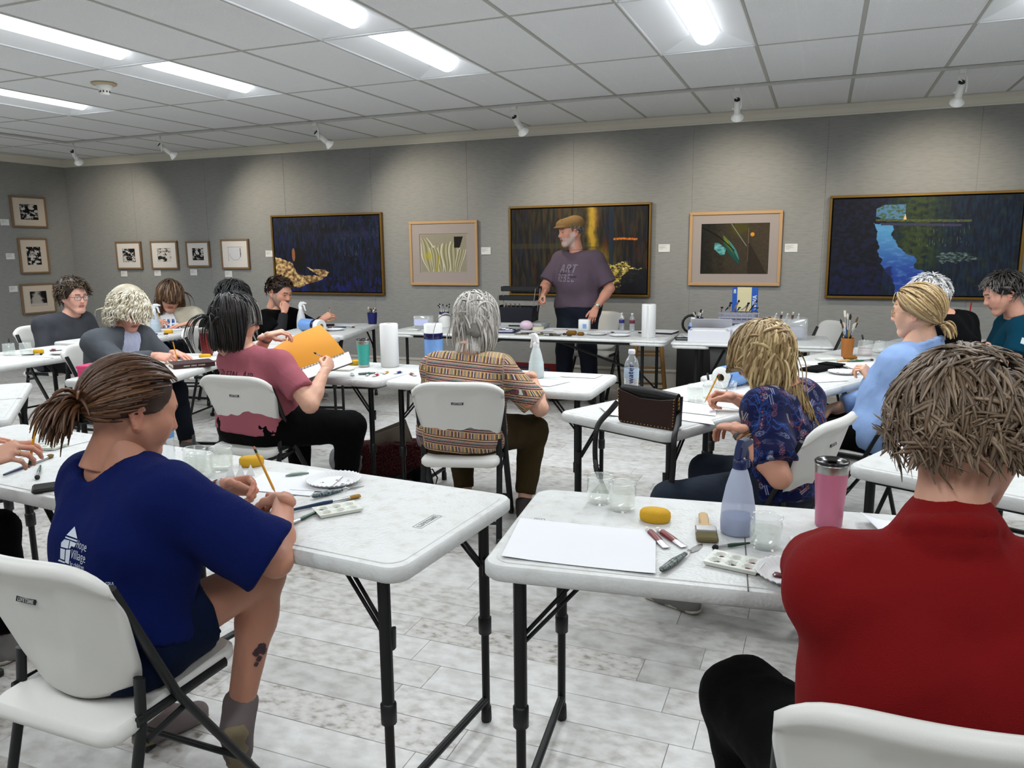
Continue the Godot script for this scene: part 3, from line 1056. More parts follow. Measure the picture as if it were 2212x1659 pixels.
class Soft:
	var V := PackedVector3Array()
	var N := PackedVector3Array()
	var C := PackedColorArray()
	var UV := PackedVector2Array()
	var I := PackedInt32Array()
	func add(v:PackedVector3Array,n:PackedVector3Array,c:PackedColorArray,i:PackedInt32Array,t := Transform3D.IDENTITY,flip := false) -> void:
		var b := V.size()
		if t == Transform3D.IDENTITY:
			V.append_array(v)
			N.append_array(n)
		else:
			V.append_array(t * v)
			var nb := Transform3D(t.basis.orthonormalized(),Vector3.ZERO)
			if flip:nb = Transform3D(t.basis.scaled_local(Vector3.ONE / t.basis.x.length()),Vector3.ZERO)
			N.append_array(nb * n)
		C.append_array(c)
		var w := i.duplicate()
		for k in w.size():w[k] += b
		if flip:
			for k in range(0,w.size(),3):
				var s := w[k]
				w[k] = w[k + 1]
				w[k + 1] = s
		I.append_array(w)
	func mesh() -> ArrayMesh:
		var a := []
		a.resize(Mesh.ARRAY_MAX)
		a[Mesh.ARRAY_VERTEX] = V
		a[Mesh.ARRAY_NORMAL] = N
		if C.size() == V.size():a[Mesh.ARRAY_COLOR] = C
		if UV.size() == V.size():a[Mesh.ARRAY_TEX_UV] = UV
		a[Mesh.ARRAY_INDEX] = I
		var m := ArrayMesh.new()
		m.add_surface_from_arrays(Mesh.PRIMITIVE_TRIANGLES,a)
		return m
func filled(n:int,c:Color) -> PackedColorArray:
	var a := PackedColorArray()
	a.resize(n)
	a.fill(c)
	return a
# ------------------------------------------------------------------ heads (local: x to the person's left, y up, z forward; origin mid head)
const SC := Vector3(0,0.03,-0.014)        # skull centre
const SR := Vector3(0.0745,0.088,0.096)   # skull radii
var head_cache := {}
func head_net(kind:String) -> Dictionary:
	if head_cache.has(kind):return head_cache[kind]
	var f := Field.new()
	var man := 1.0 if kind == "m" else 0.0
	f.cap(SC + Vector3(0,-0.004,-0.012),SC + Vector3(0,0.0,0.012),0.0865,0.0855,0.02,0,Vector3.RIGHT,0.16)
	f.cap(Vector3(0,0.03,0.045),Vector3(0,-0.02,0.045),0.046,0.044,0.04,0,Vector3.RIGHT,-0.16)      # front of the face
	f.cap(Vector3(0,-0.035,0.04),Vector3(0,-0.078,0.05),0.044,0.03,0.03,0,Vector3.RIGHT,-0.1)
	for s in [-1.0,1.0]:
		f.cap(Vector3(s * 0.052,-0.035,0.002),Vector3(s * (0.016 + 0.006 * man),-0.098,0.064),0.02 + 0.003 * man,0.017 + 0.003 * man,0.03)   # jaw
		f.cap(Vector3(s * 0.04,-0.012,0.062),Vector3(s * 0.03,-0.04,0.066),0.021,0.02,0.03)  # cheek
		f.cap(Vector3(s * 0.014,0.03,0.089),Vector3(s * 0.044,0.03,0.073),0.0085 + 0.002 * man,0.008,0.02)   # brow
		f.dot(Vector3(s * 0.0315,0.009,0.1),0.0165,0.014,1)                                         # socket
		f.cap(Vector3(s * 0.022,0.0155,0.0905),Vector3(s * 0.043,0.0145,0.081),0.0045,0.0045,0.008)        # upper lid
		f.cap(Vector3(s * 0.022,0.0,0.0885),Vector3(s * 0.042,0.001,0.08),0.0042,0.004,0.009)      # lower lid
		f.cap(Vector3(s * 0.0095,-0.027,0.097),Vector3(s * 0.011,-0.0255,0.094),0.0078,0.007,0.008)  # nostril wing
		var e := Vector3(s * 0.079,-0.002,-0.012)
		f.cap(e + Vector3(s * -0.003,0.022,-0.004),e + Vector3(s * -0.004,-0.028,0.006),0.0175,0.0115,0.008,0,Vector3(1,0,0),0.9)
		f.cap(e + Vector3(s * 0.007,0.03,-0.002),e + Vector3(s * 0.01,0.004,-0.02),0.0045,0.0045,0.006)
		f.cap(e + Vector3(s * 0.01,0.004,-0.02),e + Vector3(s * 0.003,-0.03,0.0),0.0045,0.005,0.006)
		f.cap(e + Vector3(s * 0.007,0.03,-0.002),e + Vector3(s * 0.002,0.018,0.013),0.0042,0.004,0.006)
		f.dot(e + Vector3(s * 0.009,0.002,-0.002),0.008,0.006,1)
	f.cap(Vector3(0,0.018,0.088),Vector3(0,-0.022,0.108),0.0085,0.0105 + 0.0015 * man,0.012)   # nose
	f.cap(Vector3(0,-0.096,0.066),Vector3(0,-0.09,0.074),0.018 + 0.003 * man,0.014,0.02)           # chin
	f.cap(Vector3(-0.017,-0.0535,0.084),Vector3(0.017,-0.0535,0.084),0.0062,0.0062,0.008)           # lips
	f.cap(Vector3(0,-0.0525,0.09),Vector3(0,-0.053,0.09),0.0068,0.0068,0.01)
	f.cap(Vector3(-0.014,-0.0645,0.085),Vector3(0.014,-0.0645,0.085),0.0066,0.0066,0.008)
	f.cap(Vector3(0,-0.05,-0.022),Vector3(0,-0.16,-0.04),0.051 + 0.006 * man,0.054 + 0.008 * man,0.03)   # neck
	f.hem(Vector3(0,-1,0),Vector3(0,-0.155,0))
	var d := f.net(0.0038)
	d["n"] = soft_normals(d.v,d.i)
	head_cache[kind] = d
	return d
func skin_of(p:Vector3,skin:Color,o:Dictionary) -> Color:
	var c := skin
	var m := noise.get_noise_3dv(p * 45.0)
	c = c * (1.0 + 0.05 * m)
	var red := 0.0
	red += 0.35 * exp(-p.distance_squared_to(Vector3(signf(p.x) * 0.042,-0.022,0.075)) / 0.0004)
	red += 0.35 * exp(-p.distance_squared_to(Vector3(0,-0.024,0.112)) / 0.0002)
	if absf(p.x) > 0.074:red += 0.3
	c = Color(c.r * (1 + red * 0.12),c.g * (1 - red * 0.18),c.b * (1 - red * 0.16))
	if p.z > 0.074 and absf(p.x) < 0.026 - absf(p.y + 0.0585) * 0.9 and absf(p.y + 0.0585) < 0.0125:
		c = c.lerp(o.get("lips",Color(0.32,0.085,0.075)),0.75)
	if absf(p.y + 0.0588) < 0.0016 and absf(p.x) < 0.024 and p.z > 0.07:c = c * 0.35
	var hair:Color = o.get("hair_lin",Color(0.05,0.03,0.02))
	var bx_ := absf(p.x)
	var by := 0.034 - (bx_ - 0.03) * (bx_ - 0.03) * 8.0
	if p.z > 0.06 and bx_ > 0.011 and bx_ < 0.048 and absf(p.y - by) < 0.0048:c = c.lerp(o.get("brow",hair),0.75)
	if p.z > 0.07 and absf(p.y - 0.0125) < 0.0022 and bx_ > 0.017 and bx_ < 0.047:c = c.lerp(Color(0.03,0.02,0.015),0.55)
	var beard:float = o.get("beard",0.0)
	if beard > 0.0:
		var b := 0.0
		if p.y < -0.04 and p.z > -0.0 and p.y > -0.125:b = 1.0
		if p.y < 0.0 and absf(p.x) > 0.05 and p.z > -0.005 and p.z < 0.04:b = 1.0
		if p.y > -0.049 and p.y < -0.033 and absf(p.x) < 0.033 and p.z > 0.075:b = 1.0
		if absf(p.y + 0.0588) < 0.009 and absf(p.x) < 0.02 and p.z > 0.08:b = 0.0
		b *= 0.75 + 0.25 * noise.get_noise_3dv(p * 300.0)
		c = c.lerp(o.get("beard_lin",hair),beard * b)
	if o.get("scalp",true):
		var q := (p - SC) / SR
		if scalp_ok(q.normalized(),o.get("line",0.0)) and q.length() > 0.9:c = c.lerp(hair,0.9)
	return c
func scalp_ok(d:Vector3,line := 0.0) -> bool:
	if d.z > 0.0:
		var front := 0.52 + line + 0.25 * absf(d.x)
		if d.y < front - (1.0 - smoothstep(0.15,0.75,d.z)) * 0.75:return false
	else:
		if d.y < -0.62 + 0.15 * absf(d.x):return false
	if absf(d.x) > 0.72 and d.y < -0.12 and d.z > -0.25:return false
	return true
# ------------------------------------------------------------------ hair: a close shell plus many tapering locks
class Locks:
	var V := PackedVector3Array()
	var N := PackedVector3Array()
	var C := PackedColorArray()
	var I := PackedInt32Array()
	func lock(pts:PackedVector3Array,r0:float,col:Color,flat := 0.55,tip := 0.15,out := Vector3.ZERO,sides := 5) -> void:
		var cnt := pts.size()
		var base := V.size()
		for k in cnt:
			var t := float(k) / (cnt - 1)
			var d := (pts[mini(k + 1,cnt - 1)] - pts[maxi(k - 1,0)]).normalized()
			var o := (pts[k] - out)
			o = (o - d * o.dot(d)).normalized()
			if o == Vector3.ZERO:o = Vector3.RIGHT
			var s := d.cross(o)
			var r := r0 * (1.0 - (1.0 - tip) * t * t) * minf(1.0,0.45 + t * 4.0)
			var cc := col * (0.92 + 0.16 * t)
			for j in sides:
				var a := TAU * j / sides
				var nn := s * cos(a) + o * sin(a)
				V.append(pts[k] + s * cos(a) * r + o * sin(a) * r * flat)
				N.append(nn)
				C.append(cc)
		for k in cnt - 1:
			for j in sides:
				var a := base + k * sides + j
				var b := base + k * sides + (j + 1) % sides
				I.append_array(PackedInt32Array([a,b,a + sides,b,b + sides,a + sides]))
func shade(c:Color,k:float) -> Color:
	return Color(c.r * k,c.g * k,c.b * k)
func hair_net(h:Dictionary,grav:Vector3) -> Soft:
	var r := RandomNumberGenerator.new()
	r.seed = h.get("seed",11)
	var style:String = h.style
	var col:Color = h.col
	var col2:Color = h.get("col2",shade(col,1.35))
	var out := Soft.new()
	var off:float = h.get("off",0.012)
	var f := Field.new()
	var g := off * 0.8
	f.cap(SC + Vector3(0,0.0,-0.014),SC + Vector3(0,0.004,0.01),0.0875 + g,0.0865 + g,0.02,0,Vector3.RIGHT,0.14)
	var L:float = h.get("len",0.06)
	match style:
		"bob":
			for s in [-1.0,1.0]:
				f.cap(SC + Vector3(s * 0.05,0.02,-0.02),SC + Vector3(s * 0.064,-L * 0.7,-0.022),0.037,0.033,0.04)
				f.cap(SC + Vector3(s * 0.03,0.0,-0.06),SC + Vector3(s * 0.036,-L * 0.72,-0.062),0.036,0.032,0.04)
		"long":
			for s in [-1.0,1.0]:
				f.cap(SC + Vector3(s * 0.055,0.02,-0.01),SC + Vector3(s * 0.065,-0.10,0.0),0.035,0.026,0.04)
			f.cap(SC + Vector3(0,0.0,-0.07),SC + grav * L * 0.55 + Vector3(0,0,-0.075),0.052,0.05,0.05,0,Vector3(0,0,1),0.4)
			f.cap(SC + Vector3(0.045,0.0,-0.05),SC + grav * L * 0.6 + Vector3(0.06,0,-0.055),0.04,0.026,0.05)
			f.cap(SC + Vector3(-0.045,0.0,-0.05),SC + grav * L * 0.6 + Vector3(-0.06,0,-0.055),0.04,0.026,0.05)
		"curly":
			f.cap(SC + Vector3(0,0.03,-0.02),SC + Vector3(0,-0.01,-0.04),0.10 + g * 0.6,0.09 + g * 0.5,0.04)
			if L > 0.05:
				for s in [-1.0,1.0]:f.cap(SC + Vector3(s * 0.05,0.0,-0.035),SC + Vector3(s * 0.058,-L,-0.04),0.05,0.035,0.05)
				f.cap(SC + Vector3(0,0,-0.06),SC + Vector3(0,-L,-0.065),0.06,0.04,0.05)
	var line:float = h.get("line",0.0)
	var fp:Vector3 = Vector3(0,0.062 + line * 0.06,0.075)
	f.hem(Vector3(0,-0.62,0.785),fp)
	f.hem(Vector3(0,-0.25,0.97),Vector3(0,0.0,0.05))
	if style in ["short","pony","crop"]:
		f.hem(Vector3(0,-0.94,0.34),SC + Vector3(0,-0.055,-0.06))
	elif style == "bob" or style == "curly":f.hem(Vector3(0,-1,0),SC + Vector3(0,-L * 0.9,0))
	var d := f.net(h.get("cell",0.0075))
	var V:PackedVector3Array = d.v
	var nn := soft_normals(V,d.i)
	var cc := PackedColorArray()
	for k in V.size():
		cc.append(shade(col,0.62 + 0.2 * noise.get_noise_3dv(V[k] * 60.0)))
	out.add(V,nn,cc,d.i)
	var lk := Locks.new()
	var n:int = h.get("n",260)
	var crown:Vector3 = h.get("crown",Vector3(0,0.9,-0.35)).normalized()
	var tie:Vector3 = h.get("tie",Vector3.ZERO)
	var rad := SR + Vector3(0.017,0.014,0.014) + Vector3.ONE * off * 0.85
	var r0:float = h.get("r",0.006)
	var wave:float = h.get("wave",0.0)
	var made := 0
	var tries := 0
	while made < n and tries < n * 12:
		tries += 1
		var dir := Vector3(r.randfn(),r.randfn(),r.randfn()).normalized()
		if not scalp_ok(dir,line):continue
		if h.has("bald") and dir.y > h.bald:continue
		made += 1
		var tone := r.randf()
		var c := col.lerp(col2,tone * tone) * r.randf_range(0.88,1.08)
		if h.has("front") and dir.z > 0.25:c = c.lerp(h.front,clampf((dir.z - 0.2) * 2.2,0,1))
		if h.has("roots"):c = c.lerp(h.roots,clampf(dir.y * 1.3 - 0.55,0.0,0.75) * r.randf())
		var pts := PackedVector3Array()
		var lay := 1.0 + r.randf_range(-0.01,0.05)
		if tie != Vector3.ZERO:
			var td := ((tie - SC) / SR).normalized()
			var steps := 9
			for k in steps + 1:
				var t := float(k) / steps
				var q := dir.slerp(td,t) if dir.dot(td) > -0.98 else dir.lerp(td,t).normalized()
				var lift := lerpf(1.0,0.98,t)
				var p := SC + q * rad * lay * lift
				if k == steps:p = p.lerp(tie,0.7)
				pts.append(p)
			lk.lock(pts,r0 * r.randf_range(0.7,1.2),c,0.3,0.6,SC,4)
			continue
		var p := SC + dir * rad
		var v := (dir - crown * dir.dot(crown))
		if h.has("comb"):v = v * 0.35 + (h.comb as Vector3)
		var me:float = h.get("mess",0.12)
		var nq := dir * 2.2 + Vector3.ONE * float(h.get("seed",1))
		v += Vector3(noise.get_noise_3dv(nq),noise.get_noise_3dv(nq + Vector3(9,0,0)),noise.get_noise_3dv(nq + Vector3(0,9,0))) * me * 2.5
		v += Vector3(r.randfn(),r.randfn(),r.randfn()) * minf(me * 0.3,0.12)
		v = (v - dir * v.dot(dir)).normalized()
		if style == "curly":v = (v + dir * 0.3).normalized()
		var hang := style == "bob" or style == "long"
		var len_:float = L * r.randf_range(0.75,1.1)
		if style == "curly":len_ = L * r.randf_range(0.7,1.1) + (0.05 if L > 0.05 else 0.02)
		var st := 0.019 if hang else len_ / clampi(int(len_ / 0.012),4,12)
		var steps := 26 if hang else int(round(len_ / st))
		var level:float = L * r.randf_range(0.93,1.03) if style == "bob" else L * r.randf_range(0.72,1.05)
		var ph := r.randf() * TAU
		var gp:float = h.get("grav",0.3)
		var hug:float = h.get("hug",1.0 if hang else 0.55)
		for k in steps + 1:
			var w := Vector3.ZERO
			if wave > 0.0:
				var a:float = ph + k * st * h.get("freq",60.0)
				w = Vector3(cos(a),sin(a * 0.9),sin(a)) * wave * minf(1.0,k * 0.25)
			pts.append(p + w)
			if hang and (p - SC).dot(grav) > level:break
			v = (v + grav * gp * (st / 0.017)).normalized()
			if style == "bob" and (p - SC).dot(grav) > level - 0.05:v = (v + Vector3(-p.x,0,-(p.z + 0.02)) * h.get("tuck",3.0)).normalized()
			p += v * st
			var q := (p - SC) / rad
			var ql := q.length()
			var want = lay + (0.0 if hang else h.get("lift",0.35) * 0.5 * float(k) / steps)
			if ql < want or (p - SC).dot(grav) < 0.0:
				var to = SC + q / ql * rad * want
				p = to if ql < want else p.lerp(to,hug)
				var no := (q / ql / rad).normalized()
				if ql < want or hug > 0.9:v = (v - no * v.dot(no)).normalized()
			if p.y < SC.y - 0.03:
				var m := Vector2(p.x,p.z + 0.02)
				var lim := 0.06 if style != "bob" else 0.07
				if m.length() < lim and m.length() > 0.001:
					m = m.normalized() * lim
					p.x = m.x
					p.z = m.y - 0.02
				if p.z > 0.04 and h.get("clear_face",true):p.z = lerpf(p.z,0.04,0.7)
		lk.lock(pts,r0 * r.randf_range(0.75,1.2),c,h.get("flat",0.3),h.get("tip",0.2),SC,4)
	if tie != Vector3.ZERO and h.has("tail"):
		for k in h.get("tail_n",60):
			var pts := PackedVector3Array()
			var p := tie + Vector3(r.randfn(),r.randfn(),r.randfn()) * 0.009
			var v:Vector3 = (h.get("tail_dir",Vector3(0,0.2,-1)) + Vector3(r.randfn(),r.randfn(),r.randfn()) * h.get("tail_mess",0.25)).normalized()
			var len_:float = h.tail * r.randf_range(0.7,1.1)
			for s in 9:
				pts.append(p)
				v = (v + grav * 0.35).normalized()
				p += v * len_ / 8.0
			lk.lock(pts,r0 * 1.15,col.lerp(col2,r.randf()) * r.randf_range(0.75,1.1),0.6,0.25,tie)
	out.add(lk.V,lk.N,lk.C,lk.I)
	return out
# ------------------------------------------------------------------ hands (local left hand: y along the fingers, z out of the back, x to the thumb; wrist at the origin)
var hand_cache := {}
const POSES := {
	"flat":[[8,8,4],[8,8,4],[8,8,4],[10,10,5],"open"],
	"rest":[[25,32,18],[28,36,18],[32,40,20],[34,40,20],"open"],
	"pen":[[48,42,12],[58,52,22],[68,66,32],[70,68,34],"pinch"],
	"grip":[[66,74,40],[70,78,42],[74,80,42],[74,80,42],"pinch"],
	"hold":[[36,40,20],[40,44,24],[46,48,26],[48,50,26],"under"]}
func hand_net(pose:String) -> Dictionary:
	if hand_cache.has(pose):return hand_cache[pose]
	var f := Field.new()
	var B := [Vector3(0.027,0.088,0.0),Vector3(0.009,0.093,0.002),Vector3(-0.0105,0.088,0.001),Vector3(-0.028,0.078,-0.003)]
	var LN := [[0.043,0.026,0.02],[0.047,0.03,0.021],[0.043,0.027,0.02],[0.034,0.021,0.018]]
	var P:Array = POSES[pose]
	f.cap(Vector3(0,-0.045,0),Vector3(0,0.012,0),0.026,0.0255,0.02,0,Vector3(0,0,1),0.4)
	for k in 4:
		var w := Vector3(0.017 - k * 0.0115,0.01,0)
		f.cap(w,B[k],0.0165,0.0125,0.014,0,Vector3(0,0,1),0.25)
	for k in 4:
		var p:Vector3 = B[k]
		var a := 0.0
		var sp:float = [0.10,0.02,-0.06,-0.14][k]
		var rr:float = [0.0088,0.009,0.0086,0.0076][k]
		for s in 3:
			a += deg_to_rad(P[k][s])
			var dir := Vector3(sin(sp) * cos(a),cos(sp) * cos(a),-sin(a))
			var q:Vector3 = p + dir * LN[k][s]
			f.cap(p,q,rr,rr * 0.9,0.0045)
			p = q
			rr *= 0.92
	var T := [Vector3(0.016,0.02,-0.006),Vector3(0.045,0.05,-0.014),Vector3(0.057,0.078,-0.02),Vector3(0.06,0.102,-0.023)]
	if P[4] == "pinch":T = [Vector3(0.016,0.02,-0.008),Vector3(0.04,0.045,-0.026),Vector3(0.042,0.075,-0.042),Vector3(0.034,0.1,-0.05)]
	if P[4] == "under":T = [Vector3(0.016,0.02,-0.008),Vector3(0.042,0.046,-0.024),Vector3(0.05,0.075,-0.036),Vector3(0.046,0.1,-0.04)]
	f.cap(T[0],T[1],0.0165,0.0125,0.012)
	f.cap(T[1],T[2],0.0112,0.0102,0.006)
	f.cap(T[2],T[3],0.0102,0.0088,0.006)
	var d := f.net(0.0036)
	d["n"] = soft_normals(d.v,d.i)
	hand_cache[pose] = d
	return d
# ------------------------------------------------------------------ whole figures
func bend(a:Vector3,c:Vector3,la:float,lb:float,pole:Vector3) -> Vector3:
	var ac := c - a
	var d := minf(ac.length(),(la + lb) * 0.999)
	var x := (la * la - lb * lb + d * d) / (2.0 * d)
	var h := sqrt(maxf(la * la - x * x,0.0))
	var u := ac.normalized()
	var w := pole - u * pole.dot(u)
	return a + u * x + w.normalized() * h
func skin_material() -> StandardMaterial3D:
	var m := vmat("skin",0.52,0.4)
	m.subsurf_scatter_enabled = true
	m.subsurf_scatter_strength = 0.12
	return m
func fold(V:PackedVector3Array,N:PackedVector3Array,amp:float,freq:float,stretch := Vector3.ONE,hard := true) -> void:
	for k in V.size():
		var q := V[k] * stretch * freq
		var a := noise.get_noise_3dv(q)
		var w := (1.0 - absf(a) * 2.6) if hard else a
		V[k] += N[k] * (w * amp + noise.get_noise_3dv(q * 2.7) * amp * 0.35)
func cloth_part(called:String,f:Field,cell:float,m:Material,parent:Node3D,amp := 0.004,freq := 5.0,uvf = null,stretch := Vector3.ONE,label := "") -> MeshInstance3D:
	var d := f.net(cell)
	var V:PackedVector3Array = d.v
	var I:PackedInt32Array = d.i
	var N := soft_normals(V,I)
	if amp > 0.0:
		fold(V,N,amp,freq,stretch)
		N = soft_normals(V,I)
	var s := Soft.new()
	s.V = V
	s.N = N
	s.I = I
	if uvf != null:
		var uv := PackedVector2Array()
		for k in V.size():uv.append(uvf.call(V[k],N[k]))
		s.UV = uv
	var o := part(called,s.mesh(),m,parent)
	if label != "":o.set_meta("label",label)
	return o
func person(s:Dictionary) -> Dictionary:
	var base := Vector3(s.at.x,0,s.at.y)
	var t := thing("person",s.label,"person",base)
	var fwd := Vector3(s.face.x,0,s.face.y).normalized()
	var right := fwd.cross(Vector3.UP)
	var cf:Vector2 = s.get("cface",s.face)
	var cfwd := Vector3(cf.x,0,cf.y).normalized()
	var cright := cfwd.cross(Vector3.UP)
	if s.has("tilt"):cright = (cright + Vector3.UP * s.tilt).normalized()
	var hip := Vector3(0,s.get("hy",0.53),0)
	var chest:Vector3 = s.chest - base
	var spine := (chest - hip).normalized()
	var gi:float = s.get("girth",1.0)
	var sw:float = s.get("sw",0.165)
	var hd:Vector3 = s.head - base
	var look:Vector3 = (s.look as Vector3).normalized()
	var hx := Vector3.UP.cross(look).normalized()
	var hb := Basis(hx,look.cross(hx),look)
	if s.has("roll"):hb = Basis(look,s.roll) * hb
	var hs:float = s.get("hs",1.0)
	var nape := hd + hb * Vector3(0,-0.15,-0.035) * hs
	var sh := [chest - cright * sw - spine * 0.02,chest + cright * sw - spine * 0.02]     # left,right
	var la:float = s.get("ua",0.285)
	var lb:float = s.get("fa",0.25)
	var skin:Color = lin(s.get("skin",Color(0.80,0.62,0.53)))
	var hands := [s.get("lh"),s.get("rh")]
	var el := [Vector3.ZERO,Vector3.ZERO]
	var wr := [Vector3.ZERO,Vector3.ZERO]
	for k in 2:
		var side:Vector3 = cright * (-1.0 if k == 0 else 1.0)
		if hands[k] == null:
			hands[k] = {"w":base + hip + fwd * 0.32 + side * 0.10 + Vector3(0,0.13,0),"d":fwd - side * 0.4,"n":Vector3.UP,"pose":"rest"}
		wr[k] = (hands[k].w as Vector3) - base
		var reach:Vector3 = wr[k] - sh[k]
		if reach.length() > (la + lb) * 0.995:wr[k] = sh[k] + reach.normalized() * (la + lb) * 0.995
		var pole:Vector3 = hands[k].get("pole",side * 0.7 - Vector3.UP * 0.9 - cfwd * 0.35)
		el[k] = bend(sh[k],wr[k],la,lb,pole)
	var hipj := [hip - right * 0.085 * gi,hip + right * 0.085 * gi]
	var tl:float = s.get("thigh",0.42)
	var cl:float = s.get("calf",0.41)
	var ank := [s.get("lf",base + fwd * 0.42 - right * 0.12 + Vector3(0,0.075,0)) - base,s.get("rf",base + fwd * 0.42 + right * 0.12 + Vector3(0,0.075,0)) - base]
	var knee := []
	for k in 2:
		var pole:Vector3 = s.get("kpole",fwd + Vector3.UP * 0.8)
		if s.has("kpoles"):pole = s.kpoles[k]
		knee.append(bend(hipj[k],ank[k],tl,cl,pole))
	var mid := hip.lerp(chest,0.5) + (s.get("arch",Vector3.ZERO) as Vector3)
	var low := chest - spine * 0.12
	var cell:float = s.get("cell",0.013)
	var skinsoft := Soft.new()
	var f := Field.new()
	var torso := func(F:Field,o:float):
		var g := gi
		F.cap(hip - right * 0.075 * g,hip + right * 0.075 * g,0.118 * g + o,0.118 * g + o,0.05)
		for q in [-1.0,1.0]:
			F.cap(hip + right * q * 0.06 * g,mid + cright * q * 0.06 * g + fwd * 0.01,0.112 * g + o,0.104 * g + o,0.06)
			F.cap(mid + cright * q * 0.06 * g + fwd * 0.01,low + cright * q * (0.075 + (gi - 1.0) * 0.04),0.104 * g + o,0.098 + (g - 1.0) * 0.05 + o,0.06)
			F.cap(low + cright * q * 0.07,chest + cright * q * sw * 0.72 - spine * 0.02,0.098 + o,0.062 + o,0.05)
		F.cap(sh[0],sh[1],0.056 + o,0.056 + o,0.05)
		F.cap(chest + spine * 0.0 + cright * 0.0,nape,0.064 + o * 0.8,0.046 + o * 0.3,0.05)
		if s.get("bust",0.0) > 0.0:
			for q in [-1.0,1.0]:F.dot(low + cright * q * 0.07 + cfwd * (0.055 + s.bust * 0.3) - spine * 0.04,0.065 + s.bust + o,0.05)
		if s.get("belly",0.0) > 0.0:F.dot(mid + fwd * (0.05 + s.belly),0.105 * g + o,0.08)
	torso.call(f,-0.008)
	for k in 2:
		f.cap(sh[k],el[k],s.get("ar",0.047),s.get("ar",0.047) * 0.86,0.03)
		f.cap(el[k],el[k].lerp(wr[k],0.35),s.get("ar",0.047) * 0.86,s.get("ar",0.047) * 0.84,0.02)
		f.cap(el[k].lerp(wr[k],0.3),wr[k],s.get("ar",0.047) * 0.84,0.027,0.02)
		f.cap(hipj[k],knee[k],0.088 * gi,0.058 * gi,0.05)
		f.cap(knee[k],knee[k].lerp(ank[k],0.35),0.057 * gi,0.056 * gi,0.03)
		f.cap(knee[k].lerp(ank[k],0.3),ank[k],0.056 * gi,0.036,0.03)
	f.cap(chest,hd + hb * Vector3(0,-0.07,-0.02) * hs,0.06,0.05,0.04)
	var d := f.net(s.get("bcell",0.015))
	var bn := soft_normals(d.v,d.i)
	var bc := PackedColorArray()
	for p in d.v:bc.append(skin * (1.0 + 0.06 * noise.get_noise_3dv(p * 9.0)))
	skinsoft.add(d.v,bn,bc,d.i)
	var ht := Transform3D(hb.scaled_local(Vector3.ONE * hs),hd)
	var hn := head_net(s.get("kind","f"))
	var hc := PackedColorArray()
	var ho:Dictionary = s.get("facey",{}).duplicate()
	var hair:Dictionary = s.get("hair",{})
	ho["hair_lin"] = hair.get("col",Color(0.1,0.07,0.05))
	ho["line"] = hair.get("line",0.0)
	for p in hn.v:hc.append(skin_of(p,skin,ho))
	skinsoft.add(hn.v,hn.n,hc,hn.i,ht)
	var info := {"node":t,"base":base,"ht":ht,"hb":hb,"wr":[],"el":el,"sh":sh,"hands":[]}
	for k in 2:
		var H:Dictionary = hands[k]
		var y := (H.d as Vector3).normalized()
		var z:Vector3 = H.n
		z = (z - y * z.dot(y)).normalized()
		var x := y.cross(z)
		var bs := Basis(x,y,z)
		var sc:float = s.get("hand",0.95)
		var tr := Transform3D(bs.scaled_local(Vector3(sc if k == 0 else -sc,sc,sc)),wr[k] )
		info.hands.append(tr)
		var q := hand_net(H.get("pose","rest"))
		var qc := PackedColorArray()
		for p in q.v:
			var c := skin * (1.0 + 0.06 * noise.get_noise_3dv(p * 70.0))
			if p.y > 0.115:c = Color(c.r * 1.05,c.g * 0.93,c.b * 0.92)
			qc.append(c)
		skinsoft.add(q.v,q.n,qc,q.i,tr,k == 1)
	var body := part("body",skinsoft.mesh(),skin_material(),t)
	body.set_meta("label","skin, face and hands")
	for q in [-1.0,1.0]:
		var es := new_st()
		ball(es,Transform3D(Basis.from_scale(Vector3.ONE * 0.0122),Vector3(q * 0.0315,0.0078,0.0775)),14,10)
		part("eye",done(es),mat("eye_white",Color(0.86,0.84,0.81),0.2),t,ht)
		var ir := new_st()
		ball(ir,Transform3D(Basis.from_scale(Vector3(0.0062,0.0062,0.003)),Vector3(q * 0.0315,0.0072,0.0876)),12,8)
		part("iris",done(ir),mat("iris_dark",Color(0.10,0.075,0.06),0.15),t,ht)
	var tops:Array = s.get("tops",[s.top] if s.has("top") else [])
	for top in tops:
		var F := Field.new()
		var o:float = top.get("fit",0.014)
		torso.call(F,o)
		if top.get("neck",true):
			F.cap(nape + spine * 0.02,nape + spine * 0.12,0.066,0.08,0.03,1)      # neckline
		var sl:float = top.get("sleeve",0.5)
		var sr:float = top.get("sr",s.get("ar",0.047) + o * 0.9)
		for k in 2:
			if sl <= 1.0:
				var e:Vector3 = sh[k].lerp(el[k],sl)
				var n:Vector3 = (el[k] - sh[k]).normalized()
				F.cap(sh[k],e + n * 0.06,sr * 1.05,sr * top.get("flare",1.1),0.035,0,Vector3.ZERO,0.0,n,n.dot(e))
			else:
				var e:Vector3 = el[k].lerp(wr[k],sl - 1.0)
				var n:Vector3 = (wr[k] - el[k]).normalized()
				F.cap(sh[k],el[k],sr * 1.05,sr * 0.95,0.035)
				F.cap(el[k],e + n * 0.04,sr * 0.95,top.get("cuff",sr * 0.75),0.025,0,Vector3.ZERO,0.0,n,n.dot(e))
		for c in top.get("extra",[]):F.cap(c[0] - base,c[1] - base,c[2],c[3],c[4])
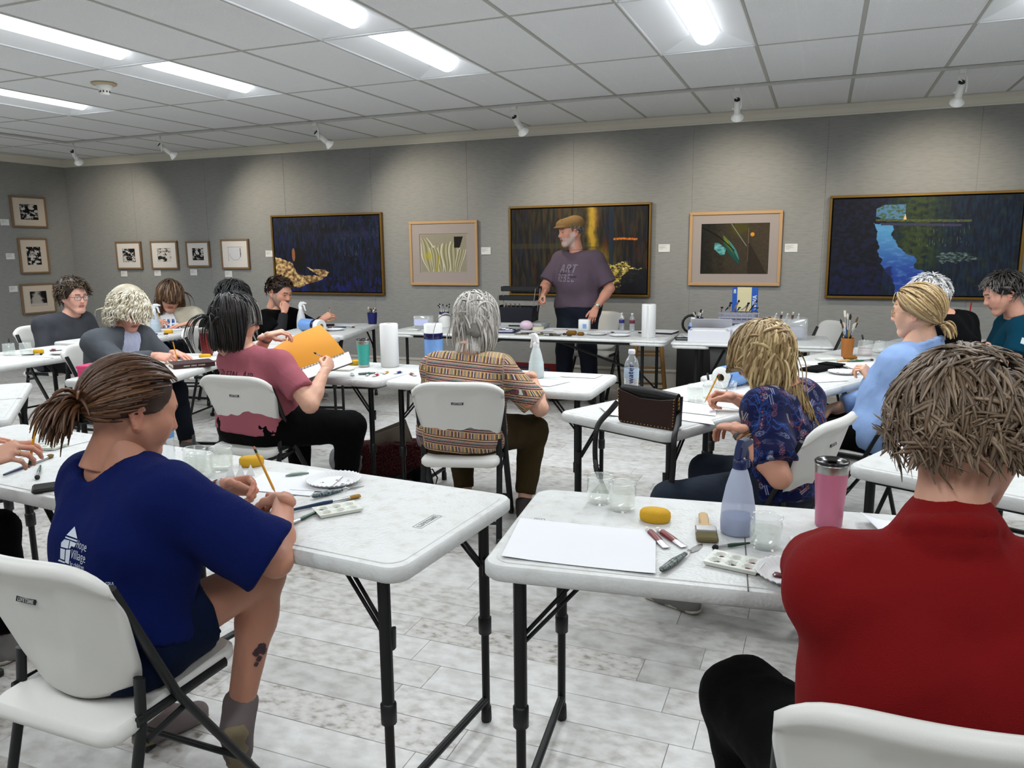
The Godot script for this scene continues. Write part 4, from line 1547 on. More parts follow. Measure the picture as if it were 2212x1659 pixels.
		if top.has("collar"):
			var cr:float = top.collar
			var ck:float = top.get("collar_up",0.0)
			for j in 12:
				var P := []
				for a0 in [TAU * j / 12.0,TAU * (j + 1) / 12.0]:
					P.append(nape + cright * cos(a0) * 0.064 + cfwd * (sin(a0) * 0.07) + Vector3.UP * (-0.006 - 0.034 * sin(a0) + ck))
				F.cap(P[0],P[1],cr,cr,0.012)
				if sin(TAU * j / 12.0) < 0.3:F.cap(P[0] - Vector3.UP * 0.03,P[1] - Vector3.UP * 0.03,cr * 1.3,cr * 1.3,0.012)
		if top.has("hood"):
			for j in 8:
				var P := []
				for a0 in [PI * 0.9 + PI * 1.2 * j / 8.0,PI * 0.9 + PI * 1.2 * (j + 1) / 8.0]:
					P.append(nape + Vector3.UP * (-0.045 - 0.015 * sin(a0)) + cright * cos(a0) * 0.095 + cfwd * sin(a0) * 0.10)
				F.cap(P[0],P[1],top.hood,top.hood,0.025)
		if top.has("open"):
			F.cap(nape + cfwd * 0.16,mid + cfwd * 0.2,top.open * 0.9,top.open,0.02,1)
			F.cap(mid + cfwd * 0.2,hip + cfwd * 0.26,top.open,top.open * 1.1,0.02,1)
		F.hem(-spine,hip - spine * top.get("hem",0.07))
		if s.get("seated",true):F.hem(Vector3(0,-1,0),Vector3(0,0.449,0))
		var uvf = null
		if top.has("uv"):
			uvf = func(p:Vector3,n:Vector3) -> Vector2:
				var q := p - chest
				return top.uv.call(q.dot(cright),q.dot(spine),q.dot(cfwd),n.dot(cright),n.dot(cfwd),sh)
		cloth_part(top.get("name","shirt"),F,top.get("cell",cell),top.m,t,top.get("amp",0.004),top.get("freq",5.0),uvf,top.get("stretch",Vector3(1,0.6,1)),top.get("label",""))
		info["top"] = F
		info["amp"] = top.get("amp",0.004)
		info["freq"] = top.get("freq",5.0)
		info["stretch"] = top.get("stretch",Vector3(1,0.6,1))
	info["chest"] = chest
	info["cright"] = cright
	info["spine"] = spine
	info["cfwd"] = cfwd
	info["knee"] = knee
	info["ank"] = ank
	var bot:Dictionary = s.get("bottom",{})
	if not bot.is_empty():
		var F := Field.new()
		var o:float = bot.get("fit",0.01)
		F.cap(hip - right * 0.075 * gi,hip + right * 0.075 * gi,0.12 * gi + o,0.12 * gi + o,0.05)
		F.cap(hip,hip + spine * 0.1,0.11 * gi,0.11 * gi,0.06)
		for k in 2:
			var cut:float = bot.get("cut",1.9)
			if cut <= 1.0:
				var e:Vector3 = hipj[k].lerp(knee[k],cut)
				var n:Vector3 = (knee[k] - hipj[k]).normalized()
				F.cap(hipj[k],e + n * 0.06,0.092 * gi + o,0.082 * gi + o * 2.0,0.05,0,Vector3.ZERO,0.0,n,n.dot(e))
			else:
				var e:Vector3 = knee[k].lerp(ank[k],cut - 1.0)
				var n:Vector3 = (ank[k] - knee[k]).normalized()
				F.cap(hipj[k],knee[k],0.09 * gi + o,0.062 * gi + o,0.05)
				F.cap(knee[k],e + n * 0.05,0.062 * gi + o,bot.get("leg",0.052),0.03,0,Vector3.ZERO,0.0,n,n.dot(e))
		if s.get("seated",true):F.hem(Vector3(0,-1,0),Vector3(0,0.446,0) if bot.get("cut",1.9) <= 1.0 else Vector3(0,0.02,0))
		cloth_part(bot.get("name","trousers"),F,bot.get("cell",cell + 0.002),bot.m,t,bot.get("amp",0.004),bot.get("freq",5.0),null,Vector3.ONE,bot.get("label",""))
	if s.get("shoes",true):
		for k in 2:
			var fd:Vector3 = (s.get("fdir",[fwd,fwd])[k] as Vector3).normalized()
			var a:Vector3 = ank[k]
			var heel := Vector3(a.x,0.035,a.z) - fd * 0.045
			var toe := heel + fd * 0.2
			if s.has("heels"):
				heel = s.heels[k] - base
				toe = s.toes[k] - base
				fd = (toe - heel).normalized()
			var side := fd.cross(Vector3.UP).normalized()
			var up := side.cross(fd).normalized()
			if up.dot(a - heel) < 0.0:up = -up
			var F := Field.new()
			F.cap(heel,toe,0.037,0.033,0.03)
			F.cap(a + up * 0.01,heel + fd * 0.03,0.04,0.036,0.03)
			F.cap(a + up * 0.01,heel.lerp(toe,0.7),0.038,0.03,0.04)
			F.hem(-up,heel - up * 0.032)
			F.hem((a - heel).normalized().lerp(up,0.5).normalized(),a + up * 0.035)
			F.hem(Vector3(0,-1,0),Vector3(0,0.002,0))
			var shoe := cloth_part("shoe",F,0.010,s.get("shoe_m",mat("shoe_grey",Color(0.45,0.44,0.43),0.8)),t,0.0)
			if s.get("sole",true):
				var F2 := Field.new()
				F2.cap(heel,toe,0.042,0.038,0.03)
				F2.hem(up,heel - up * 0.010)
				F2.hem(-up,heel - up * 0.035)
				F2.hem(Vector3(0,-1,0),Vector3(0,0.0005,0))
				cloth_part("sole",F2,0.010,s.get("sole_m",mat("sole_white",Color(0.75,0.73,0.68),0.7)),shoe,0.0)
	if not hair.is_empty():
		var hsft := hair_net(hair,(hb.inverse() * Vector3.DOWN).normalized())
		var hm := vmat("hair",0.42,0.45)
		var o := part("hair",hsft.mesh(),hm,t,ht)
		o.set_meta("label",hair.get("label","hair"))
	if s.has("glasses"):glasses(t,ht,s.glasses)
	return info
func glasses(t:Node3D,ht:Transform3D,g:Dictionary) -> void:
	var fm := mat(g.key,g.col,0.3)
	var st := new_st()
	var w:float = g.get("w",0.024)
	var h:float = g.get("h",0.017)
	var up:float = g.get("up",0.0)
	for s in [-1.0,1.0]:
		var pts := []
		for k in 17:
			var a := TAU * k / 16
			var c := Vector2(cos(a),sin(a))
			c = c / pow(pow(absf(c.x),3.0) + pow(absf(c.y),3.0),1.0 / 3.0)
			pts.append(Vector3(s * 0.033 + c.x * w,0.006 + up + c.y * h,0.106 - absf(s * 0.033 + c.x * w) * 0.16))
		tube(st,pts,g.get("r",0.0019),6,false)
		tube(st,[Vector3(s * 0.057,0.012 + up,0.096),Vector3(s * 0.074,0.014 + up,0.085),Vector3(s * 0.079,0.014 + up,0.02),Vector3(s * 0.081,0.008 + up,-0.02),Vector3(s * 0.08,-0.012 + up,-0.034)],0.0019,6)
	tube(st,[Vector3(-0.01,0.012 + up,0.104),Vector3(0,0.015 + up,0.106),Vector3(0.01,0.012 + up,0.104)],0.0018,6)
	var fr := part("glasses",done(st),fm,t,ht)
	fr.set_meta("label",g.get("label","eyeglasses"))
	for s in [-1.0,1.0]:
		var gl := new_st(-1)
		var c := Vector3(s * 0.033,0.006 + up,0.1)
		bx(gl,at_xyz(c.x,c.y,c.z),Vector3(w * 1.7,h * 1.7,0.0012))
		part("lens",done(gl),glass("spectacle_lens",Color(0.95,0.97,1.0),0.06),fr)
# ------------------------------------------------------------------ print on cloth: outlines laid on the surface of the garment
func on_cloth(info:Dictionary,x:float,y:float,back:bool,lift := 0.0015) -> Vector3:
	var dir:Vector3 = info.cfwd * (1.0 if back else -1.0)
	var F:Field = info.top
	var p := F.hit(info.chest + info.cright * x + info.spine * y - dir * 0.45,dir)
	var e := 0.004
	var n := Vector3(F.value(p + Vector3(e,0,0)) - F.value(p - Vector3(e,0,0)),F.value(p + Vector3(0,e,0)) - F.value(p - Vector3(0,e,0)),F.value(p + Vector3(0,0,e)) - F.value(p - Vector3(0,0,e))).normalized()
	var q:Vector3 = p * info.stretch * info.freq
	var w:float = (1.0 - absf(noise.get_noise_3dv(q)) * 2.6) * info.amp + noise.get_noise_3dv(q * 2.7) * info.amp * 0.35
	return p + n * (w + lift)
func print_tris(info:Dictionary,tris:PackedVector2Array,back:bool,called:String,m:Material,lift := 0.0018) -> void:
	var st := new_st(1)
	for k in range(0,tris.size(),3):
		var q := []
		for j in 3:q.append(on_cloth(info,tris[k + j].x,tris[k + j].y,back,lift))
		var f:Vector3 = (q[1] - q[0]).cross(q[2] - q[0])
		if f.dot(info.cfwd) * (-1.0 if back else 1.0) > 0.0:tri(st,q[0],q[1],q[2])
		else:tri(st,q[0],q[2],q[1])
	part(called,done(st),m,info.node)
func text_tris(s:String,h:float,at:Vector2,bold := false,italic := false,squeeze := 1.0,mirror := false,left := true) -> PackedVector2Array:
	var tm := text_mesh(s,h,bold,italic,0.0)
	tm.horizontal_alignment = HORIZONTAL_ALIGNMENT_LEFT if left else HORIZONTAL_ALIGNMENT_CENTER
	var a := tm.get_mesh_arrays()
	var V:PackedVector3Array = a[Mesh.ARRAY_VERTEX]
	var I:PackedInt32Array = a[Mesh.ARRAY_INDEX]
	var r := PackedVector2Array()
	for k in I:r.append(Vector2(V[k].x * squeeze * (-1.0 if mirror else 1.0),V[k].y) + at)
	return r
func poly_tris(polys:Array,sc:float,at:Vector2,mirror := false) -> PackedVector2Array:
	var r := PackedVector2Array()
	for p in polys:
		var q := PackedVector2Array(p)
		for k in Geometry2D.triangulate_polygon(q):r.append(Vector2(q[k].x * (-1.0 if mirror else 1.0),q[k].y) * sc + at)
	return r
# ------------------------------------------------------------------ the class
func V(x:float,y:float,z:float) -> Vector3:return Vector3(x,y,z)
func stripe_cloth() -> StandardMaterial3D:
	var tones := [Color(0.80,0.74,0.42),Color(0.72,0.42,0.30),Color(0.36,0.44,0.30),Color(0.20,0.13,0.20),Color(0.40,0.16,0.20),Color(0.80,0.82,0.80),Color(0.30,0.26,0.24),Color(0.20,0.12,0.20),Color(0.80,0.46,0.32),Color(0.44,0.42,0.34),Color(0.78,0.74,0.46),Color(0.16,0.13,0.22),Color(0.72,0.62,0.60),Color(0.24,0.18,0.22)]
	var bands := [Color(0.16,0.12,0.17),Color(0.74,0.50,0.36),Color(0.78,0.68,0.50),Color(0.26,0.14,0.17),Color(0.15,0.12,0.17),Color(0.70,0.58,0.52),Color(0.70,0.40,0.34),Color(0.36,0.50,0.48),Color(0.30,0.40,0.38),Color(0.22,0.13,0.20),Color(0.52,0.20,0.24),Color(0.70,0.60,0.54),Color(0.20,0.13,0.18)]
	var m := cloth("ikat_blouse",Color(1,1,1))
	m.uv1_triplanar = false
	m.normal_enabled = false
	m.albedo_texture = img(384,384,func(u:float,v:float) -> Color:
		var jag := nz(u * 90.0,v * 20.0,1.0) * 0.014
		if v < 0.36:
			jag = nz(u * 8.0,v * 40.0,2.0) * 0.006
			var k := fposmod((u + jag) * 19.0,14.0)
			var c:Color = tones[int(k)]
			if nz(u * 90.0,v * 90.0,5.0) > 0.28:c = c.lerp(Color(0.86,0.82,0.74),0.7)
			return c
		var w := (v - 0.36 + jag) * 1.0
		var k2 := fposmod(w * 24.0,13.0)
		var c2:Color = bands[int(k2)]
		var edge := fposmod(k2,1.0)
		if edge < 0.5 and nz(u * 130.0,v * 8.0,9.0) > 0.08 + edge * 0.3:c2 = c2.lerp(Color(0.85,0.78,0.70),0.75)
		return c2)
	return m
func floral_cloth() -> StandardMaterial3D:
	var m := cloth("floral_blouse",Color(1,1,1))
	var S := 384
	var im := Image.create(S,S,false,Image.FORMAT_RGB8)
	im.fill(Color(0.055,0.075,0.22))
	var r := RandomNumberGenerator.new()
	r.seed = 44
	var cols := [Color(0.62,0.38,0.42),Color(0.62,0.30,0.17),Color(0.62,0.66,0.80),Color(0.20,0.32,0.58),Color(0.80,0.74,0.72),Color(0.55,0.25,0.30),Color(0.16,0.24,0.46)]
	var blob := func(x:float,y:float,rad:float,c:Color):
		for yy in range(int(y - rad),int(y + rad) + 1):
			for xx in range(int(x - rad),int(x + rad) + 1):
				if Vector2(xx - x,yy - y).length() <= rad:im.set_pixel(posmod(xx,S),posmod(yy,S),c)
	for k in 30:      # winding stems
		var p := Vector2(r.randf() * S,r.randf() * S)
		var a := r.randf() * TAU
		var c:Color = cols[[3,6,3,1,6][r.randi() % 5]]
		for s in 46:
			a += sin(s * 0.22 + k) * 0.16
			p += Vector2(cos(a),sin(a)) * 2.0
			blob.call(p.x,p.y,2.6 if k % 3 else 1.5,c)
	for k in 46:      # flowers and leaf sprays
		var p := Vector2(r.randf() * S,r.randf() * S)
		var c:Color = cols[r.randi() % 6]
		var n := r.randi_range(5,8)
		var rad := r.randf_range(6,13)
		var a0 := r.randf() * TAU
		if k % 3 == 2:
			for s in 8:
				var q := p + Vector2(cos(a0),sin(a0)) * s * 5.0
				for g in [-1.0,1.0]:
					var e := q + Vector2(cos(a0 + g * 1.0),sin(a0 + g * 1.0)) * 5.0
					blob.call(e.x,e.y,2.6,c)
			continue
		for j in n:
			var a := a0 + TAU * j / n
			var e := p + Vector2(cos(a),sin(a)) * rad
			blob.call(e.x,e.y,rad * 0.38,c)
			blob.call(e.x,e.y,rad * 0.2,c.darkened(0.45))
		blob.call(p.x,p.y,rad * 0.35,cols[(k + 3) % 6])
	m.albedo_texture = ImageTexture.create_from_image(im)
	tri_map(m,Vector3.ONE * 2.9)
	m.normal_enabled = false
	return m
func knit_print() -> StandardMaterial3D:
	var m := cloth("printed_tee",Color(1,1,1))
	m.uv1_triplanar = false
	m.normal_enabled = false
	m.albedo_texture = img(192,192,func(u:float,v:float) -> Color:
		if u < 0.2 or u > 0.8 or v < 0.14 or v > 0.9:return Color(0.85,0.85,0.85)
		var w := nz(u * 3.0 + nz(u * 6,v * 6,3) * 0.8,v * 7.0,8.0)
		var c := Color(0.08,0.20,0.52).lerp(Color(0.30,0.50,0.78),clampf(w * 1.6 + 0.4,0,1))
		if nz(u * 12,v * 20,4) > 0.4:c = Color(0.75,0.82,0.9)
		if Vector2(u - 0.68,(v - 0.28)).length() < 0.085:c = Color(0.88,0.80,0.25)
		if u < 0.36 and v > 0.42 + absf(u - 0.28) * 2.0:c = Color(0.05,0.07,0.10)
		return c)
	return m
func tweed() -> StandardMaterial3D:
	var m := cloth("cap_tweed",Color(0.60,0.48,0.32),22.0,1.0)
	m.albedo_texture = noise_tex(91,0.2,128,128,[[0.0,Color(0.7,0.66,0.6)],[1.0,Color(1,1,1)]],2)
	return m
func build_people() -> void:
	var p:Dictionary
	p = person({"label":"girl with a brown ponytail in a blue printed shirt drawing at her table","at":Vector2(-1.585,-1.29),"face":Vector2(0.1,-1),"hy":0.535,"chest":V(-1.585,0.895,-1.385),"cface":Vector2(0.16,-1),
		"head":V(-1.615,1.072,-1.43),"look":V(0.42,-0.30,-0.85),"hs":1.0,"sw":0.155,"girth":0.94,"skin":Color(0.72,0.51,0.42),"cell":0.010,"bcell":0.012,
		"rh":{"w":V(-1.345,0.795,-1.66),"d":V(-0.75,-0.25,-0.6),"n":V(0.3,0.8,-0.5),"pose":"grip","pole":V(1.0,-0.7,0.2)},
		"lh":{"w":V(-1.60,0.79,-1.71),"d":V(0.95,0.1,-0.3),"n":V(-0.2,0.45,-0.85),"pose":"pen","pole":V(-1.0,-0.6,0.3)},
		"top":{"m":cloth("blue_tee",Color(0.035,0.08,0.28)),"fit":0.026,"sleeve":0.95,"sr":0.074,"flare":1.3,"hem":-0.015,"cell":0.0085,"amp":0.005,"freq":4.0},
		"bottom":{"m":cloth("navy_shorts",Color(0.04,0.08,0.17)),"cut":0.42,"name":"shorts","fit":0.016,"amp":0.003},
		"lf":V(-1.79,0.10,-1.56),"rf":V(-1.45,0.215,-1.55),"kpoles":[V(-0.2,0.9,-0.9),V(0.25,0.9,-0.9)],"thigh":0.375,"calf":0.375,
		"heels":[V(-1.815,0.05,-1.54),V(-1.43,0.185,-1.50)],"toes":[V(-1.765,0.035,-1.70),V(-1.48,0.04,-1.56)],
		"shoe_m":cloth("mauve_sneaker",Color(0.44,0.40,0.40),30.0,1.0),"sole_m":grained("tan_sole",Color(0.52,0.47,0.37),0.8,25.0,1.5),
		"hair":{"style":"pony","col":lin(Color(0.25,0.155,0.09)),"col2":lin(Color(0.40,0.265,0.16)),"n":700,"r":0.0062,"off":0.013,"tie":V(0.0,-0.012,-0.116),"tail":0.125,"tail_n":150,"tail_dir":V(0.05,0.75,-1),"tail_mess":0.36,"seed":3,"cell":0.006,"label":"brown hair tied back with a dark claw clip"}})
	blue_shirt_print(p)
	extras_girl(p)
	p = person({"label":"woman with short grey-brown hair in a red shirt seen from behind","at":Vector2(0.215,-1.31),"face":Vector2(-0.15,-1),"chest":V(0.215,0.93,-1.35),"cface":Vector2(-0.22,-1),"head":V(0.235,1.155,-1.425),"look":V(0.45,-0.24,-0.86),"roll":-0.05,
		"hs":1.02,"sw":0.165,"girth":1.08,"skin":Color(0.76,0.57,0.48),"cell":0.011,"bcell":0.013,
		"lh":{"w":V(0.055,0.79,-1.84),"d":V(0.55,-0.1,-0.9),"n":V(-0.2,0.95,0.1),"pose":"rest","pole":V(-1.0,-0.55,0.4)},
		"rh":{"w":V(0.36,0.79,-1.80),"d":V(-0.3,-0.1,-0.9),"n":V(0.1,0.95,0.1),"pose":"rest","pole":V(1.0,-0.55,0.4)},
		"top":{"m":cloth("red_shirt",Color(0.44,0.07,0.075),14.0,0.6),"fit":0.028,"sleeve":1.85,"sr":0.072,"cuff":0.045,"hem":0.12,"collar":0.012,"collar_up":0.008,"neck":false,"extra":[[V(0.215,0.945,-1.35),V(0.22,1.015,-1.375),0.085,0.066,0.05]],"cell":0.0095,"amp":0.005,"freq":3.4},
		"bottom":{"m":cloth("black_slacks",Color(0.018,0.018,0.02)),"fit":0.02},"kpoles":[V(-0.55,0.8,-0.7),V(0.2,0.8,-0.9)],"lf":V(-0.06,0.075,-1.62),"rf":V(0.36,0.075,-1.72),
		"hair":{"style":"short","col":lin(Color(0.36,0.29,0.22)),"col2":lin(Color(0.56,0.48,0.40)),"n":1700,"len":0.06,"r":0.0042,"off":0.02,"lift":0.10,"grav":0.2,"mess":0.45,"wave":0.003,"seed":5,"cell":0.006,"label":"short layered grey-brown hair"}})
	earring(p)
	p = person({"label":"woman with dark shoulder-length hair in a pink lettered shirt turning a notebook","at":Vector2(-2.87,-3.37),"face":Vector2(0.05,-1),"chest":V(-2.855,0.89,-3.36),"cface":Vector2(0.12,-1),"head":V(-2.965,1.105,-3.36),"look":V(0.66,-0.22,-0.72),"hs":1.06,
		"sw":0.18,"girth":1.18,"ar":0.052,"skin":Color(0.80,0.62,0.53),"hand":0.92,
		"rh":{"w":V(-2.505,0.83,-3.50),"d":V(-0.1,0.45,-0.9),"n":V(0.9,0.3,0.1),"pose":"pen","pole":V(0.6,-0.9,0.6)},
		"lh":{"w":V(-2.955,0.995,-3.60),"d":V(0.8,0.25,-0.4),"n":V(-0.2,0.8,0.4),"pose":"hold","pole":V(-0.8,-0.8,-0.2)},
		"top":{"m":cloth("pink_tee",Color(0.60,0.34,0.38)),"fit":0.016,"sleeve":0.68,"sr":0.068,"flare":1.15,"hem":0.02,"amp":0.004,"freq":4.5,"cell":0.011},
		"bottom":{"m":cloth("black_trousers",Color(0.015,0.015,0.018)),"fit":0.016},"kpoles":[V(0.0,0.8,-0.9),V(0.75,0.8,-0.6)],"rf":V(-2.50,0.075,-3.62),"lf":V(-2.9,0.075,-3.75),
		"hair":{"style":"bob","col":lin(Color(0.075,0.055,0.05)),"col2":lin(Color(0.17,0.135,0.125)),"n":520,"len":0.17,"r":0.0075,"off":0.016,"seed":8,"front":lin(Color(0.62,0.60,0.58)),"tuck":0.9,"mess":0.05,"label":"dark bob with a silver front"}})
	plein_air_print(p)
	wrist_watch(p,0,Color(0.75,0.72,0.68),"pale bead bracelet watch")
	p = person({"label":"woman with a silver bob in a multicoloured striped blouse seen from behind","at":Vector2(-1.71,-3.56),"face":Vector2(-0.25,-1),"chest":V(-1.685,0.88,-3.60),"cface":Vector2(-0.2,-1),"head":V(-1.672,1.105,-3.69),"look":V(0.12,-0.42,-0.9),"roll":-0.06,"hs":1.04,
		"sw":0.175,"girth":1.12,"skin":Color(0.80,0.62,0.53),"ar":0.05,
		"rh":{"w":V(-1.43,0.80,-3.86),"d":V(-0.5,-0.1,-0.8),"n":V(0.2,0.9,0),"pose":"pen","pole":V(0.8,-0.9,0.4)},
		"lh":{"w":V(-1.86,0.80,-3.92),"d":V(0.4,-0.1,-0.8),"n":V(0,1,0),"pose":"rest"},
		"top":{"m":stripe_cloth(),"fit":0.02,"sleeve":0.86,"sr":0.066,"flare":1.2,"hem":0.09,"amp":0.003,"cell":0.0105,"uv":func(x:float,y:float,z:float,nx:float,nf:float,sh_) -> Vector2:
			if absf(x) > 0.2:return Vector2(0.5 + z * 1.6 + x * 0.3,clampf(0.42 - y * 1.5,0.37,0.99))
			return Vector2(0.5 + x * 1.55 + (0.3 if nf > 0 else 0.0),clampf(0.08 - y * 1.45,0.0,0.99))},
		"bottom":{"m":cloth("olive_trousers",Color(0.23,0.185,0.11)),"fit":0.014,"cut":1.86},"kpoles":[V(-0.4,0.8,-0.9),V(0.25,0.8,-0.9)],"lf":V(-1.82,0.075,-3.82),"rf":V(-1.47,0.075,-3.84),"shoe_m":mat("brown_sandal",Color(0.13,0.08,0.06),0.6),"sole_m":mat("dark_sole",Color(0.08,0.07,0.06),0.7),
		"hair":{"style":"bob","col":lin(Color(0.55,0.53,0.50)),"col2":lin(Color(0.82,0.80,0.77)),"n":620,"len":0.165,"r":0.007,"off":0.02,"seed":9,"tuck":1.2,"mess":0.06,"label":"straight silver bob"}})
	p = person({"label":"woman with long blonde hair in a navy floral blouse writing at her table","at":Vector2(-0.09,-3.18),"face":Vector2(-0.94,-0.36),"chest":V(-0.115,0.865,-3.225),"cface":Vector2(-0.93,-0.42),"head":V(-0.205,1.035,-3.235),"look":V(-0.85,-0.5,-0.25),"hs":1.02,
		"sw":0.165,"girth":0.98,"skin":Color(0.76,0.55,0.46),"cell":0.0115,
		"lh":{"w":V(-0.275,0.79,-2.99),"d":V(-0.6,-0.12,-0.75),"n":V(0.25,0.9,0.3),"pose":"rest","pole":V(0.2,-0.9,0.8)},
		"rh":{"w":V(-0.335,0.80,-3.545),"d":V(-0.95,0.1,0.15),"n":V(-0.1,0.7,-0.7),"pose":"pen","pole":V(0.2,-0.8,-0.8)},
		"top":{"m":floral_cloth(),"fit":0.02,"sleeve":0.82,"sr":0.075,"flare":1.15,"hem":0.04,"amp":0.005,"freq":4.5},
		"bottom":{"m":grained("dark_denim",Color(0.075,0.115,0.17),0.85,18.0,0.6),"fit":0.008,"name":"jeans"},"kpoles":[V(-0.7,0.75,0.25),V(-0.8,0.8,-0.4)],"lf":V(-0.46,0.075,-3.02),"rf":V(-0.5,0.075,-3.45),
		"hair":{"style":"long","col":lin(Color(0.56,0.45,0.29)),"col2":lin(Color(0.86,0.76,0.56)),"n":900,"len":0.29,"r":0.0072,"off":0.018,"seed":12,"wave":0.004,"freq":42.0,"roots":lin(Color(0.26,0.2,0.15)),"mess":0.1,"tip":0.35,"label":"long wavy blonde hair with darker roots"},
		"glasses":{"key":"dark_frames","col":Color(0.06,0.04,0.07),"label":"dark framed eyeglasses"}})
	wrist_watch(p,0,Color(0.78,0.76,0.72),"silver wrist watch")
	bracelets(p,0)
	p = person({"label":"woman with a low blonde ponytail in a light blue shirt holding a pencil","at":Vector2(0.335,-4.30),"face":Vector2(-0.94,-0.36),"chest":V(0.435,0.905,-4.375),"cface":Vector2(-0.93,-0.36),"head":V(0.455,1.135,-4.39),"look":V(-0.93,-0.12,-0.3),"hs":1.02,"sw":0.165,"girth":1.0,"skin":Color(0.82,0.64,0.54),
		"lh":{"w":V(0.265,0.785,-4.27),"d":V(-0.4,0.8,-0.35),"n":V(0.8,0.2,0.5),"pose":"pen","pole":V(0.3,-1.0,0.6)},
		"rh":{"w":V(0.08,0.60,-4.45),"d":V(-0.8,-0.4,0.3),"n":V(0,1,0),"pose":"rest"},
		"top":{"m":cloth("oxford_blue",Color(0.50,0.60,0.76),16.0,0.6),"fit":0.026,"sleeve":1.72,"sr":0.07,"cuff":0.052,"hem":0.12,"collar":0.010,"amp":0.006,"freq":5.5},
		"bottom":{"m":cloth("black_trousers",Color(0.015,0.015,0.018)),"fit":0.014},"kpoles":[V(-0.9,0.7,0.0),V(-0.9,0.8,-0.4)],"lf":V(0.0,0.075,-4.32),"rf":V(-0.08,0.075,-4.62),
		"hair":{"style":"pony","col":lin(Color(0.52,0.42,0.28)),"col2":lin(Color(0.78,0.67,0.48)),"n":480,"r":0.0068,"off":0.018,"tie":V(0.0,-0.07,-0.115),"tail":0.075,"tail_n":70,"tail_dir":V(0,0.25,-1),"tail_mess":0.25,"seed":14,"label":"blonde hair in a low ponytail"},
		"glasses":{"key":"tan_frames","col":Color(0.70,0.58,0.42),"label":"tan framed eyeglasses","r":0.0022}})
	p = person({"label":"white-haired person in a black short-sleeved shirt leaning to the table","at":Vector2(0.80,-5.65),"face":Vector2(-0.94,-0.36),"chest":V(0.81,0.985,-5.60),"cface":Vector2(-0.9,-0.42),"head":V(0.625,1.14,-5.52),"look":V(-0.9,-0.3,-0.1),"hs":1.05,"sw":0.18,"girth":1.15,"ar":0.052,"skin":Color(0.80,0.58,0.48),"bcell":0.016,
		"lh":{"w":V(0.83,0.60,-5.50),"d":V(-0.8,-0.3,0.2),"n":V(0,0.9,0.3),"pose":"rest","pole":V(1.0,-0.6,0.5)},
		"top":{"m":cloth("black_tee",Color(0.012,0.013,0.016)),"fit":0.018,"sleeve":0.62,"sr":0.068,"hem":0.1},
		"bottom":{"m":cloth("black_trousers",Color(0.015,0.015,0.018)),"fit":0.014},
		"hair":{"style":"short","col":lin(Color(0.78,0.77,0.76)),"col2":lin(Color(0.95,0.95,0.95)),"n":420,"len":0.05,"r":0.006,"off":0.014,"lift":0.3,"grav":0.06,"mess":0.25,"seed":15,"label":"short spiky white hair"}})
	p = person({"label":"woman with short dark grey hair in a teal shirt, glasses pushed up on her head","at":Vector2(1.31,-6.42),"face":Vector2(-0.94,-0.36),"chest":V(1.275,0.925,-6.29),"cface":Vector2(-0.98,0.05),"head":V(1.165,1.135,-6.20),"look":V(-0.92,-0.36,0.12),"hs":1.1,"sw":0.18,"girth":1.15,"ar":0.052,"skin":Color(0.80,0.60,0.52),"bcell":0.016,
		"lh":{"w":V(1.04,0.80,-6.10),"d":V(-0.9,0.1,-0.2),"n":V(0,0.9,0.3),"pose":"pen","pole":V(0.2,-0.9,0.6)},
		"top":{"m":cloth("teal_tee",Color(0.03,0.21,0.28)),"fit":0.018,"sleeve":0.7,"sr":0.07,"hem":0.1},
		"bottom":{"m":cloth("teal_trousers",Color(0.03,0.17,0.22)),"fit":0.014},
		"hair":{"style":"short","col":lin(Color(0.15,0.135,0.125)),"col2":lin(Color(0.36,0.34,0.32)),"n":420,"len":0.055,"r":0.0062,"off":0.018,"lift":0.2,"grav":0.1,"mess":0.3,"front":lin(Color(0.45,0.43,0.41)),"seed":16,"label":"short dark grey hair"},
		"glasses":{"key":"dark_frames","col":Color(0.06,0.04,0.07),"up":0.075,"label":"eyeglasses pushed up into the hair"}})
	sleeve_tag(p)
